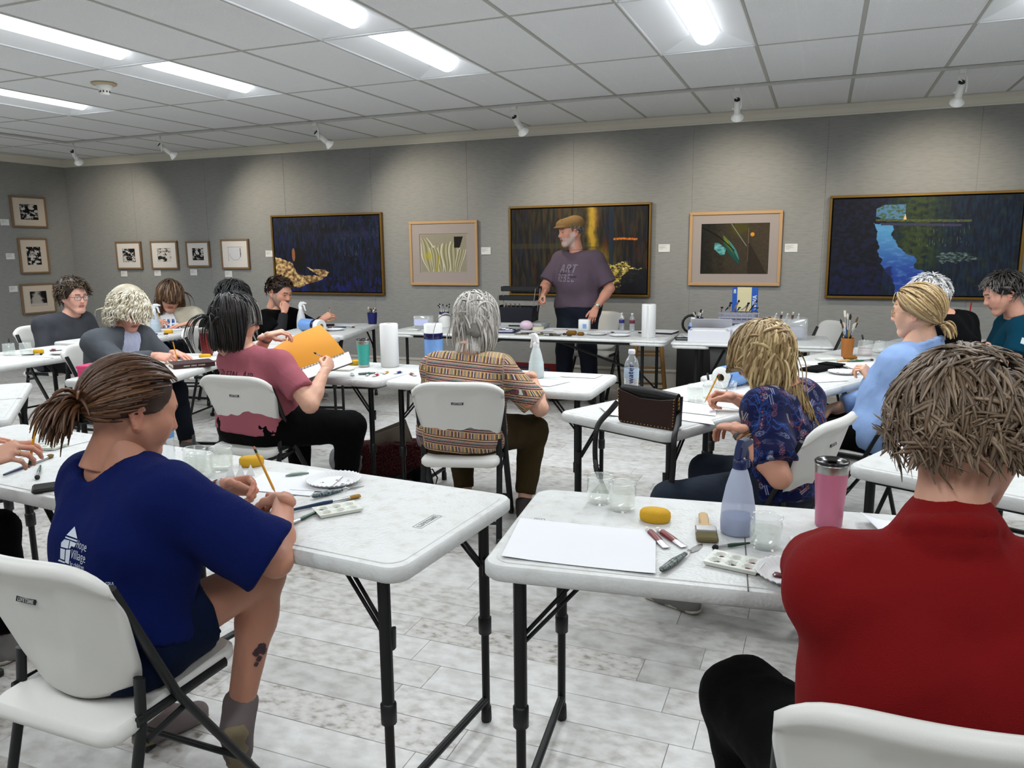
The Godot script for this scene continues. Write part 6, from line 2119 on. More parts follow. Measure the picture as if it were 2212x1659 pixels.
func plate_mesh(R := 0.088) -> ArrayMesh:
	var st := new_st(1)
	var n := 72
	var rings := [[0.0,0.0],[R * 0.66,0.0],[R * 0.72,0.003],[R * 0.84,0.009],[R * 0.96,0.0145],[R,0.0155],[R * 0.985,0.0135],[R * 0.84,0.0075],[R * 0.7,0.0005]]
	for k in rings.size() - 1:
		for j in n:
			var P := []
			for q in [[k,j],[k,j + 1],[k + 1,j + 1],[k + 1,j]]:
				var r:float = rings[q[0]][0]
				var a:float = TAU * q[1] / n
				var fl := 0.0016 * cos(a * 36.0) * clampf((r / R - 0.72) * 6.0,0,1)
				P.append(Vector3(cos(a) * r,rings[q[0]][1] + fl,sin(a) * r))
			if k < 5:quad(st,P[3],P[2],P[1],P[0])
			else:quad(st,P[3],P[2],P[1],P[0])
	return done(st)
func paper_plate(label:String,at:Vector2,paints:Array,y := TY) -> Node3D:
	var t := thing("paper_plate",label,"paper plate",Vector3(at.x,y,at.y),0.0,"white paper plates")
	if not M.has("_plate"):M["_plate"] = plate_mesh()
	part("plate",M["_plate"],mat("plate_white",Color(0.84,0.84,0.84),0.6),t)
	var i := 0
	for p in paints:
		blob(t,Vector3(p[0],0.0015,p[1]),p[2],p[3],50 + i)
		i += 1
	return t
func palette_tray(label:String,at:Vector2,turn:float,paints:Array,y := TY) -> Node3D:
	var t := thing("paint_palette",label,"paint palette",Vector3(at.x,y,at.y),turn,"plastic well palettes")
	if not M.has("_tray"):
		var st := new_st(1)
		var nx := 44
		var nz_ := 30
		var wells := []
		for i in 3:
			for j in 2:wells.append(Vector2((i - 1) * 0.038,(j - 0.5) * 0.034))
		var hgt := func(x:float,z:float) -> float:
			var y_ := 0.011
			for w in wells:
				var d := Vector2(x,z).distance_to(w) / 0.0155
				if d < 1.0:y_ -= 0.009 * (1.0 - d * d * d * d)
			return y_
		var P := func(i:int,j:int) -> Vector3:
			var x := (float(i) / nx - 0.5) * 0.125
			var z := (float(j) / nz_ - 0.5) * 0.084
			return Vector3(x,hgt.call(x,z),z)
		for i in nx:
			for j in nz_:
				quad(st,P.call(i,j + 1),P.call(i + 1,j + 1),P.call(i + 1,j),P.call(i,j))
		st.set_smooth_group(-1)
		var hx := 0.0625
		var hz := 0.042
		for e in [[Vector3(-hx,0.011,hz),Vector3(hx,0.011,hz)],[Vector3(hx,0.011,hz),Vector3(hx,0.011,-hz)],[Vector3(hx,0.011,-hz),Vector3(-hx,0.011,-hz)],[Vector3(-hx,0.011,-hz),Vector3(-hx,0.011,hz)]]:
			var i0:Vector3 = e[0] * Vector3(0.93,0.15,0.93)
			var i1:Vector3 = e[1] * Vector3(0.93,0.15,0.93)
			quad(st,i0,i1,e[1],e[0])
		quad(st,Vector3(-hx,0.0017,-hz) * 0.93,Vector3(hx,0.0017,-hz) * 0.93,Vector3(hx,0.0017,hz) * 0.93,Vector3(-hx,0.0017,hz) * 0.93)
		M["_tray"] = done(st)
	part("tray",M["_tray"],mat("tray_white",Color(0.83,0.84,0.80),0.3),t)
	var i := 0
	for p in paints:
		blob(t,Vector3((p[0] - 1) * 0.038,0.0035,(p[1] - 0.5) * 0.034),0.009,p[2],80 + i)
		i += 1
	return t
func paint_tube(label:String,a:Vector3,b:Vector3,col:Color) -> Node3D:
	var t := thing("paint_tube",label,"paint tube",Vector3.ZERO,0.0,"paint tubes")
	set_along(t,a,b)
	var L := a.distance_to(b)
	var c := new_st()
	rod(c,[[0.0,0.0052],[0.002,0.006],[0.012,0.0065],[0.0135,0.004]],12)
	part("cap",done(c),mat("tube_cap",Color(0.85,0.83,0.80),0.4),t)
	var st := new_st(1)
	var prev := []
	for k in 7:
		var u := float(k) / 6
		var x := 0.0135 + (L - 0.0135) * u
		var wy:float = lerpf(0.0075,0.0006,sstep(0.35,1.0,u)) if k > 0 else 0.005
		var wz:float = lerpf(0.008,0.0105,u) if k > 0 else 0.005
		var ring := []
		for j in 12:
			var an := TAU * j / 12
			ring.append(Vector3(x,sin(an) * wy,cos(an) * wz))
		if k > 0:
			for j in 12:quad(st,prev[j],ring[j],ring[(j + 1) % 12],prev[(j + 1) % 12])
		prev = ring
	part("body",done(st),mat("tube_silver",Color(0.78,0.78,0.79),0.35,0.4),t)
	var lb := new_st(1)
	prev = []
	for k in 5:
		var u := 0.1 + 0.55 * k / 4
		var x := 0.0135 + (L - 0.0135) * u
		var ring := []
		for j in 12:
			var an := TAU * j / 12
			ring.append(Vector3(x,sin(an) * (lerpf(0.0075,0.0006,sstep(0.35,1.0,u)) + 0.0004),cos(an) * (lerpf(0.008,0.0105,u) + 0.0003)))
		if k > 0:
			for j in 12:quad(lb,prev[j],ring[j],ring[(j + 1) % 12],prev[(j + 1) % 12])
		prev = ring
	part("label_band",done(lb),mat("tube_%s" % col.to_html(false),col,0.4),t)
	return t
func palette_knife(label:String,a:Vector3,b:Vector3,handle:Color) -> Node3D:
	var t := thing("palette_knife",label,"palette knife",Vector3.ZERO,0.0,"palette knives")
	set_along(t,a,b)
	var L := a.distance_to(b)
	var hm := mat("splash_handle_%s" % handle.to_html(false),Color(1,1,1),0.4)
	if hm.albedo_texture == null:
		hm.albedo_texture = noise_tex(31,0.05,128,128,[[0.0,handle.darkened(0.5)],[0.42,handle],[0.55,Color(0.25,0.20,0.22)],[0.68,Color(0.62,0.66,0.64)],[1.0,Color(0.16,0.26,0.24)]],4)
		tri_map(hm,Vector3.ONE * 14.0)
	var st := new_st()
	tube(st,[Vector3(0,0,0),Vector3(0.006,0,0),Vector3(L * 0.3,0,0),Vector3(L * 0.56,0,0)],[0.004,0.0085,0.0105,0.006],12,true,0.75,Vector3(0,1,0.001))
	part("handle",done(st),hm,t)
	var sk := new_st()
	tube(sk,[Vector3(L * 0.55,0,0),Vector3(L * 0.63,0.004,0),Vector3(L * 0.7,-0.004,0)],0.0022,8)
	part("shank",done(sk),mat("ferrule_steel",Color(0.72,0.72,0.72),0.25,0.9),t)
	var bl := new_st()
	prism(bl,Transform3D(Basis(Vector3(1,0,0),Vector3(0,1,0),Vector3(0,0,1)),Vector3(0,-0.006,0)),PackedVector2Array([Vector2(L * 0.69,-0.003),Vector2(L * 0.78,-0.010),Vector2(L * 0.92,-0.007),Vector2(L,0),Vector2(L * 0.92,0.007),Vector2(L * 0.78,0.010),Vector2(L * 0.69,0.003)]),0.0,0.0012)
	part("blade",done(bl),mat("blade_steel",Color(0.80,0.80,0.80),0.18,0.95),t)
	return t
func sheet(label:String,pts:Array,y := 0.7415,curl := 0.0,col := Color(0.85,0.855,0.865)) -> Node3D:
	var c := Vector2.ZERO
	for p in pts:c += p / 4.0
	var st := new_st(1)
	var n := 10
	var P := func(i:int,j:int,o:float) -> Vector3:
		var u := float(i) / n
		var v := float(j) / n
		var q:Vector2 = (pts[0] as Vector2).lerp(pts[1],u).lerp((pts[3] as Vector2).lerp(pts[2],u),v) - c
		var h := curl * pow(absf(u - 0.5) * 2.0,3.0) * (0.5 + 0.5 * v) + 0.0006 * (1.0 + noise.get_noise_2d(u * 3.0 + c.x,v * 3.0 + c.y))
		return Vector3(q.x,h + o,q.y)
	for i in n:
		for j in n:
			var q := [P.call(i,j,0.0004),P.call(i + 1,j,0.0004),P.call(i + 1,j + 1,0.0004),P.call(i,j + 1,0.0004)]
			var up:Vector3 = (q[1] - q[0]).cross(q[2] - q[0])
			if up.y > 0:quad(st,q[0],q[1],q[2],q[3])
			else:quad(st,q[3],q[2],q[1],q[0])
			for k in 4:q[k].y -= 0.0004
			if up.y > 0:quad(st,q[3],q[2],q[1],q[0])
			else:quad(st,q[0],q[1],q[2],q[3])
	return solo("paper_sheet",done(st),mat("paper_%s" % col.to_html(false),col,0.75),label,"paper",Vector3(c.x,y,c.y),0.0,"sheets of paper")
func spray_bottle(label:String,at:Vector2,turn:float,head:Color,milky:Color,water:Color,fill := 0.3,s := 1.0,y := TY,grp := "spray bottles") -> Node3D:
	var t := thing("spray_bottle",label,"spray bottle",Vector3(at.x,y,at.y),turn,grp)
	var m := mat("milky_%s" % milky.to_html(false),Color(milky.r,milky.g,milky.b,0.72),0.35)
	m.transparency = BaseMaterial3D.TRANSPARENCY_ALPHA
	m.backlight_enabled = true
	m.backlight = Color(0.4,0.4,0.4)
	var b := new_st()
	lathe(b,Transform3D.IDENTITY,[Vector2(0,0),Vector2(0.038 * s,0.0),Vector2(0.041 * s,0.006),Vector2(0.042 * s,0.03 * s),Vector2(0.040 * s,0.07 * s),Vector2(0.031 * s,0.12 * s),Vector2(0.02 * s,0.158 * s),Vector2(0.015 * s,0.168 * s),Vector2(0.014 * s,0.18 * s),Vector2(0,0.18 * s)],28)
	part("bottle",done(b),m,t)
	var w := new_st()
	var wh := 0.16 * s * fill
	lathe(w,Transform3D.IDENTITY,[Vector2(0,0.003),Vector2(0.037 * s,0.003),Vector2(0.0405 * s,0.008),Vector2(0.0408 * s,wh * 0.6),Vector2(0.0395 * s,wh),Vector2(0.0395 * s,wh),Vector2(0,wh)],24)
	part("liquid",done(w),mat("liquid_%s" % water.to_html(false),water,0.15),t)
	var hm := mat("trigger_%s" % head.to_html(false),head,0.35)
	var c := new_st()
	lathe(c,Transform3D.IDENTITY,[Vector2(0.0165 * s,0.162 * s),Vector2(0.0172 * s,0.164 * s),Vector2(0.0165 * s,0.186 * s),Vector2(0.011 * s,0.192 * s),Vector2(0.0,0.193 * s)],20)
	part("collar",done(c),hm,t)
	var h := new_st()
	prism(h,Transform3D(Basis(Vector3(1,0,0),Vector3(0,0,1),Vector3(0,-1,0)),Vector3(0,0.19 * s,0)),PackedVector2Array([Vector2(-0.02,0.0) * s,Vector2(-0.012,-0.03) * s,Vector2(0.0,-0.045) * s,Vector2(0.03,-0.046) * s,Vector2(0.048,-0.036) * s,Vector2(0.048,-0.026) * s,Vector2(0.02,-0.022) * s,Vector2(0.012,0.0) * s]),-0.0095 * s,0.0095 * s,0.003 * s)
	part("pump_head",done(h),hm,t)
	var g := new_st()
	tube(g,[Vector3(0.022,0.214,0) * s,Vector3(0.034,0.196,0) * s,Vector3(0.038,0.175,0) * s,Vector3(0.046,0.158,0) * s],[0.006 * s,0.006 * s,0.005 * s,0.004 * s],8,true,1.5)
	part("trigger",done(g),hm,t)
	part("nozzle",tube_mesh([Vector3(0.046,0.222,0) * s,Vector3(0.056,0.222,0) * s],0.0062 * s,10),hm,t)
	return t
func tumbler(label:String,at:Vector2,col:Color,s := 1.0,y := TY,lid := Color(0.04,0.04,0.045),base_band := false) -> Node3D:
	var t := thing("tumbler",label,"tumbler",Vector3(at.x,y,at.y),0.0,"steel tumblers")
	var st := new_st()
	lathe(st,Transform3D.IDENTITY,[Vector2(0,0),Vector2(0.031 * s,0.0),Vector2(0.034 * s,0.004 * s),Vector2(0.0355 * s,0.05 * s),Vector2(0.0415 * s,0.148 * s),Vector2(0.0415 * s,0.148 * s),Vector2(0.0,0.149 * s)],32)
	part("cup",done(st),mat("tumbler_%s" % col.to_html(false),col,0.4,0.1),t)
	var r := new_st()
	lathe(r,Transform3D.IDENTITY,[Vector2(0.0412 * s,0.147 * s),Vector2(0.0422 * s,0.168 * s),Vector2(0.0415 * s,0.171 * s),Vector2(0.0,0.171 * s)],32)
	part("steel_rim",done(r),mat("steel_rim",Color(0.68,0.68,0.66),0.28,0.95),t)
	var l := new_st()
	lathe(l,Transform3D.IDENTITY,[Vector2(0.041 * s,0.170 * s),Vector2(0.0432 * s,0.173 * s),Vector2(0.0435 * s,0.177 * s),Vector2(0.041 * s,0.180 * s),Vector2(0.034 * s,0.179 * s),Vector2(0.032 * s,0.176 * s),Vector2(0,0.176 * s)],32)
	bx(l,at_xyz(0,0.179 * s,0),Vector3(0.022,0.006,0.03) * s,0.002)
	part("lid",done(l),mat("lid_%s" % lid.to_html(false),lid,0.2),t)
	if base_band:
		var b := new_st()
		lathe(b,Transform3D.IDENTITY,[Vector2(0.0315 * s,0.0005),Vector2(0.0348 * s,0.004 * s),Vector2(0.0352 * s,0.016 * s)],32)
		part("steel_base",done(b),mat("steel_rim",Color(0.68,0.68,0.66),0.28,0.95),t)
	return t
func towel_roll(label:String,at:Vector3,turn := 0.0,lying := false,wrapped := false,torn := false) -> Node3D:
	var t := thing("paper_towel_roll",label,"paper towel",at,turn,"paper towel rolls")
	var R := 0.058
	var H := 0.275
	var tf := Transform3D.IDENTITY
	if lying:tf = Transform3D(Basis(Vector3.FORWARD,PI / 2),Vector3(-H / 2,R,0))
	var paper := grained("towel_paper",Color(0.86,0.86,0.855),0.95,16.0,0.9,12)
	var st := new_st()
	lathe(st,tf,[Vector2(0.021,0.0),Vector2(0.021,0.0),Vector2(R - 0.004,0.0),Vector2(R,0.005),Vector2(R,H - 0.005),Vector2(R - 0.004,H),Vector2(R - 0.004,H),Vector2(0.021,H),Vector2(0.021,H),Vector2(0.021,0.0)],40)
	part("roll",done(st),paper,t)
	var co := new_st()
	lathe(co,tf,[Vector2(0.0212,0.0),Vector2(0.0212,H + 0.001),Vector2(0.0195,H + 0.001),Vector2(0.0195,0.0)],24)
	part("core",done(co),mat("cardboard_core",Color(0.60,0.52,0.42),0.9),t)
	if wrapped:
		var wr := new_st()
		lathe(wr,tf,[Vector2(R + 0.0006,0.004),Vector2(R + 0.0012,0.008),Vector2(R + 0.0012,H - 0.06)],40)
		part("wrapper",done(wr),mat("wrapper_blue",Color(0.42,0.58,0.80),0.2),t)
		var nb := new_st()
		lathe(nb,tf,[Vector2(R + 0.0018,H - 0.095),Vector2(R + 0.0022,H - 0.094),Vector2(R + 0.0022,H - 0.058),Vector2(R + 0.0018,H - 0.057)],40)
		part("navy_band",done(nb),mat("wrapper_navy",Color(0.035,0.06,0.26),0.25),t)
	if torn:
		var fl := new_st(1)
		var rows := []
		for k in 9:
			var u := float(k) / 8
			var a := -0.5 + u * 0.2
			var p := Vector3(cos(a) * R,0,sin(a) * R) + Vector3(0.0,0,1.0) * u * 0.07 + Vector3(1,0,0) * u * u * -0.02
			rows.append([p + Vector3(0,0.0,0),p + Vector3(0,H - 0.004 - u * 0.004,0)])
		for k in 8:
			quad(fl,rows[k][0],rows[k + 1][0],rows[k + 1][1],rows[k][1])
			quad(fl,rows[k + 1][0] + Vector3(0.0007,0,0),rows[k][0] + Vector3(0.0007,0,0),rows[k][1] + Vector3(0.0007,0,0),rows[k + 1][1] + Vector3(0.0007,0,0))
		part("loose_sheet",done(fl),paper,t)
	return t
func water_bottle(label:String,at:Vector2,cap:Color,band_:Color,s := 1.0,y := TY,words := "") -> Node3D:
	var t := thing("water_bottle",label,"water bottle",Vector3(at.x,y,at.y),0.0,"plastic water bottles")
	var pet := glass("pet_plastic",Color(0.92,0.96,0.98),0.12,0.05)
	var st := new_st()
	var prof := [Vector2(0,0.004),Vector2(0.02,0.0),Vector2(0.029,0.004),Vector2(0.0325,0.014)]
	for k in 5:
		prof.append(Vector2(0.0325,0.02 + k * 0.013))
		prof.append(Vector2(0.0305,0.026 + k * 0.013))
	prof.append_array([Vector2(0.0325,0.09),Vector2(0.0325,0.135),Vector2(0.031,0.15),Vector2(0.024,0.172),Vector2(0.014,0.188),Vector2(0.0125,0.194),Vector2(0.0125,0.204)])
	for k in prof.size():prof[k] *= s
	lathe(st,Transform3D.IDENTITY,prof,28)
	part("bottle",done(st),pet,t)
	var w := new_st()
	lathe(w,Transform3D.IDENTITY,[Vector2(0,0.006) * s,Vector2(0.029,0.008) * s,Vector2(0.0295,0.02) * s,Vector2(0.0295,0.13) * s,Vector2(0.0295,0.13) * s,Vector2(0,0.13) * s],24)
	part("water",done(w),glass("bottle_water",Color(0.95,0.98,1.0),0.06,0.02),t)
	var c := new_st()
	lathe(c,Transform3D.IDENTITY,[Vector2(0.0125,0.196) * s,Vector2(0.0152,0.197) * s,Vector2(0.0152,0.213) * s,Vector2(0.0135,0.216) * s,Vector2(0,0.216) * s],20)
	part("cap",done(c),mat("cap_%s" % cap.to_html(false),cap,0.4),t)
	var l := new_st()
	lathe(l,Transform3D.IDENTITY,[Vector2(0.0328,0.092) * s,Vector2(0.0331,0.0925) * s,Vector2(0.0331,0.133) * s,Vector2(0.0328,0.1335) * s],28)
	var lbl := part("label_band",done(l),mat("label_%s" % band_.to_html(false),band_,0.35),t)
	if words != "":part("lettering",text_mesh(words,0.03 * s,true),mat("letter_navy",Color(0.05,0.10,0.35),0.5),lbl,Transform3D(Basis(Vector3(0,1,0),Vector3(-1,0,0),Vector3(0,0,1)).rotated(Vector3.UP,0.1),Vector3(0.006,0.112 * s,0.034 * s)))
	return t
func cup_of(label:String,at:Vector2,col:Color,r:float,h:float,n:int,seed_:int,y := TY,kinds := [Color(0.08,0.10,0.30),Color(0.05,0.05,0.05),Color(0.65,0.55,0.25)],sl := 0.2,grp := "") -> Node3D:
	var st := new_st()
	lathe(st,Transform3D.IDENTITY,[Vector2(0,0),Vector2(r * 0.82,0),Vector2(r * 0.85,0.004),Vector2(r,h),Vector2(r,h),Vector2(r * 0.94,h),Vector2(r * 0.94,h),Vector2(r * 0.8,0.008),Vector2(0,0.008)],24)
	var o := solo("brush_cup",done(st),mat("cup_%s" % col.to_html(false),col,0.5),label,"cup",Vector3(at.x,y,at.y),0.0)
	var q := RandomNumberGenerator.new()
	q.seed = seed_
	for k in n:
		var a := TAU * k / n + q.randf() * 0.4
		var lo := Vector3(at.x - cos(a) * r * 0.45,y + 0.014,at.y - sin(a) * r * 0.45)
		var hi := Vector3(at.x + cos(a) * (r * 0.7 + sl * 0.12),y + h + sl * q.randf_range(0.45,0.9),at.y + sin(a) * (r * 0.7 + sl * 0.12))
		brush("paint brush standing in %s" % grp,lo,hi,kinds[k % kinds.size()],[Color(0.05,0.04,0.04),Color(0.35,0.22,0.08),Color(0.75,0.72,0.66)][q.randi() % 3],k % 3 == 1,"brushes in " + grp)
	return o
func tp(x:float,z:float,h := 0.006) -> Vector3:return Vector3(x,TY + h,z)
func build_things() -> void:
	near_left_table()
	near_right_table()
	middle_tables()
	left_tables()
	right_tables()
	front_tables()
	floor_things()
func near_left_table() -> void:
	jar("glass jar of water with a dropper beside the girl in blue",Vector2(-1.935,-1.945),0.6,Color(0.93,0.95,0.86),TY,1.0,true)
	jar("glass jar of water next to the yellow sponge on the girl's table",Vector2(-1.86,-1.985),0.66,Color(0.93,0.95,0.86))
	jar("glass jar of water in front of the dropper jar",Vector2(-1.865,-1.895),0.6,Color(0.93,0.95,0.86))
	sponge("yellow sponge behind the folded white paper",Vector2(-1.805,-2.07),0.4)
	var st := new_st(-1)
	for k in 3:
		var x := k * 0.032
		tri(st,Vector3(x,0.0,0.016),Vector3(x + 0.03,0.0,0.012),Vector3(x + 0.016,0.036,0))
		tri(st,Vector3(x + 0.03,0.0,0.012),Vector3(x + 0.02,0,-0.016),Vector3(x + 0.016,0.036,0))
		tri(st,Vector3(x + 0.02,0,-0.016),Vector3(x,0.0,0.016),Vector3(x + 0.016,0.036,0))
		tri(st,Vector3(x,0.0,0.016),Vector3(x + 0.02,0,-0.016),Vector3(x + 0.03,0.0,0.012))
	solo("folded_paper",done(st),mat("paper_fold",Color(0.86,0.86,0.86),0.8),"small white paper folded into peaks beside the girl's jars","paper",Vector3(-1.80,TY,-1.94),0.5)
	paper_plate("paper plate with four small dabs of paint near the girl in blue",Vector2(-1.415,-1.995),[[0.0,-0.02,0.008,Color(0.45,0.03,0.08)],[-0.03,0.02,0.006,Color(0.40,0.03,0.08)],[0.035,-0.03,0.006,Color(0.36,0.36,0.28)],[0.04,0.01,0.008,Color(0.06,0.03,0.14)]])
	palette_knife("palette knife with a blue-green splashed handle by the paper plate",tp(-1.378,-1.83,0.009),tp(-1.305,-2.0,0.005),Color(0.10,0.28,0.36))
	brush("blue handled flat brush with golden bristles above the well palette",tp(-1.375,-1.70),tp(-1.255,-1.895),Color(0.05,0.17,0.30),Color(0.58,0.42,0.10),true,"paint brushes",1.2)
	palette_tray("white well palette holding dabs of paint beside the girl",Vector2(-1.245,-1.765),0.9,[[0,0,Color(0.05,0.05,0.06)],[1,0,Color(0.35,0.28,0.25)],[0,1,Color(0.50,0.42,0.06)],[1,1,Color(0.45,0.42,0.36)]])
	brush("green handled round brush with black bristles near the table edge",tp(-1.285,-1.745),tp(-1.30,-1.60),Color(0.04,0.22,0.14),Color(0.02,0.02,0.022),false,"paint brushes",1.1)
	water_bottle("clear plastic water bottle with a green cap beside the girl in blue",Vector2(-2.09,-1.965),Color(0.06,0.42,0.22),Color(0.35,0.55,0.75),1.1)
	var ph := thing("phone","black phone in a case at the table edge","phone",Vector3(-2.21,TY,-1.655),0.9)
	part("case",box_mesh(Vector3(0.155,0.012,0.078),0.005,Vector3(0,0.006,0)),mat("phone_case",Color(0.02,0.02,0.022),0.5),ph)
	part("glass",box_mesh(Vector3(0.145,0.001,0.068),0.0003,Vector3(0,0.0122,0)),mat("phone_glass",Color(0.012,0.012,0.014),0.1),ph)
	brush("long navy handled brush with tan bristles lying on the table",tp(-2.50,-1.675),tp(-2.575,-1.915),Color(0.05,0.06,0.26),Color(0.42,0.32,0.16),false,"paint brushes",1.3)
	brush("short green brush with a black tip beside the black phone",tp(-2.49,-1.80),tp(-2.355,-1.685),Color(0.10,0.28,0.20),Color(0.02,0.02,0.022),false,"paint brushes",1.1)
	paper_plate("paper plate with dark dabs of paint behind the girl's ponytail",Vector2(-2.40,-1.975),[[0.03,0.0,0.009,Color(0.05,0.05,0.12)],[0.05,0.02,0.007,Color(0.16,0.16,0.08)]])
	palette_tray("palette with pale blue paint under the pencil hand",Vector2(-2.72,-2.0),0.3,[[0,0,Color(0.2,0.42,0.5)],[1,0,Color(0.3,0.5,0.58)],[2,0,Color(0.15,0.35,0.48)],[1,1,Color(0.4,0.58,0.62)]])
	jar("glass jar of water with a dropper behind the pencil hand",Vector2(-2.86,-2.12),0.6,Color(0.9,0.95,0.95),TY,1.0,true)
	sheet("white paper under the girl's hands",[Vector2(-1.70,-2.02),Vector2(-1.47,-2.05),Vector2(-1.40,-1.85),Vector2(-1.66,-1.83)])
	sheet("white paper napkin beside the paper plate",[Vector2(-1.58,-2.09),Vector2(-1.43,-2.08),Vector2(-1.38,-1.90),Vector2(-1.50,-1.88)],0.7425)
	var kn := new_st()
	tube(kn,[Vector3(0,0,0),Vector3(0.02,0.002,0),Vector3(0.05,0.002,0),Vector3(0.075,0,0)],[0.004,0.009,0.008,0.004],10,true,0.5)
	solo("sharpener_case",done(kn),mat("sage_plastic",Color(0.42,0.52,0.46),0.4),"sage green plastic handle lying behind the girl's hand","tool",tp(-1.60,-1.99,0.006),0.8)
	pencil("yellow pencil in the hand of the girl in blue",Vector3(-1.475,0.762,-1.785),Vector3(-1.532,0.905,-1.77))
	pencil("yellow pencil held upright by the hand with a ring",Vector3(-2.118,1.005,-1.54),Vector3(-2.125,0.855,-1.50))
func near_right_table() -> void:
	jar("glass jar of water with a black dropper near the far table edge",Vector2(-0.565,-2.095),0.6,Color(0.95,0.95,0.90),TY,1.0,true)
	jar("glass jar of water beside the black dropper jar, nearer the sponge",Vector2(-0.49,-2.055),0.7,Color(0.95,0.95,0.90))
	sponge("yellow sponge with a grey smudge beside the red paint tubes",Vector2(-0.385,-2.0),0.0)
	sheet("large blank white paper on the table of the woman in red",[Vector2(-0.733,-1.885),Vector2(-0.365,-1.912),Vector2(-0.313,-1.645),Vector2(-0.679,-1.617)],0.7418,0.003)
	paint_tube("red paint tube lying nearest the white paper",tp(-0.39,-1.915,0.007),tp(-0.318,-1.808,0.004),Color(0.42,0.05,0.07))
	paint_tube("red paint tube lying nearest the palette knife",tp(-0.364,-1.922,0.007),tp(-0.278,-1.828,0.004),Color(0.45,0.06,0.08))
	palette_knife("palette knife with a mottled dark handle and bare blade",tp(-0.302,-1.655,0.0095),tp(-0.24,-1.875,0.006),Color(0.16,0.26,0.22))
	var t := thing("chip_brush","wide wooden chip brush standing behind the palette knife","paint brush",Vector3.ZERO)
	set_along(t,tp(-0.268,-2.07,0.01),tp(-0.226,-1.865,0.008))
	var w := new_st()
	prism(w,at_xyz(0,-0.006,0),PackedVector2Array([Vector2(0,-0.006),Vector2(0.008,-0.012),Vector2(0.05,-0.013),Vector2(0.085,-0.011),Vector2(0.105,-0.026),Vector2(0.11,-0.026),Vector2(0.11,0.026),Vector2(0.105,0.026),Vector2(0.085,0.011),Vector2(0.05,0.013),Vector2(0.008,0.012),Vector2(0,0.006)]),0.0,0.012,0.003)
	part("handle",done(w),mat("pale_wood",Color(0.70,0.58,0.40),0.6),t)
	part("ferrule",box_mesh(Vector3(0.04,0.016,0.054),0.003,Vector3(0.125,0,0)),mat("ferrule_steel",Color(0.72,0.72,0.72),0.25,0.9),t)
	part("bristles",box_mesh(Vector3(0.05,0.014,0.054),0.004,Vector3(0.17,0,0)),grained("tan_bristle",Color(0.42,0.38,0.26),0.95,30.0,2.0),t)
	spray_bottle("frosted spray bottle with a blue head and blue liquid",Vector2(-0.168,-1.985),1.2,Color(0.05,0.12,0.30),Color(0.72,0.76,0.85),Color(0.20,0.32,0.62),0.28,1.05)
	jar("glass jar of water in front of the frosted spray bottle",Vector2(-0.093,-1.905),0.6,Color(0.9,0.95,0.9))
	brush("green brush with a black tip in front of the frosted spray bottle",tp(-0.13,-1.905),tp(-0.213,-1.842),Color(0.03,0.20,0.13),Color(0.02,0.02,0.022))
	palette_tray("white well palette with red and black paint beside the woman in red",Vector2(-0.152,-1.768),-0.2,[[0,0,Color(0.25,0.06,0.05)],[0,1,Color(0.12,0.05,0.05)],[1,1,Color(0.05,0.04,0.06)],[2,1,Color(0.42,0.08,0.07)],[2,0,Color(0.45,0.10,0.08)]])
	paper_plate("paper plate with red, orange and dark paint by the woman in red",Vector2(-0.018,-1.745),[[-0.03,0.005,0.02,Color(0.32,0.03,0.05)],[0.0,-0.025,0.024,Color(0.45,0.06,0.03)],[0.045,-0.02,0.018,Color(0.62,0.42,0.05)],[0.03,0.045,0.022,Color(0.06,0.01,0.05)]])
	tumbler("pink steel tumbler with a black lid on the table of the woman in red",Vector2(0.052,-2.12),Color(0.72,0.40,0.50),1.0)
	sheet("white paper under the left hand of the woman in red",[Vector2(-0.04,-2.0),Vector2(0.13,-2.0),Vector2(0.17,-1.84),Vector2(-0.02,-1.83)],0.7415)
	sheet("curled white paper beside the pink tumbler",[Vector2(0.13,-2.19),Vector2(0.33,-2.23),Vector2(0.36,-2.02),Vector2(0.16,-2.0)],0.7425,0.045)
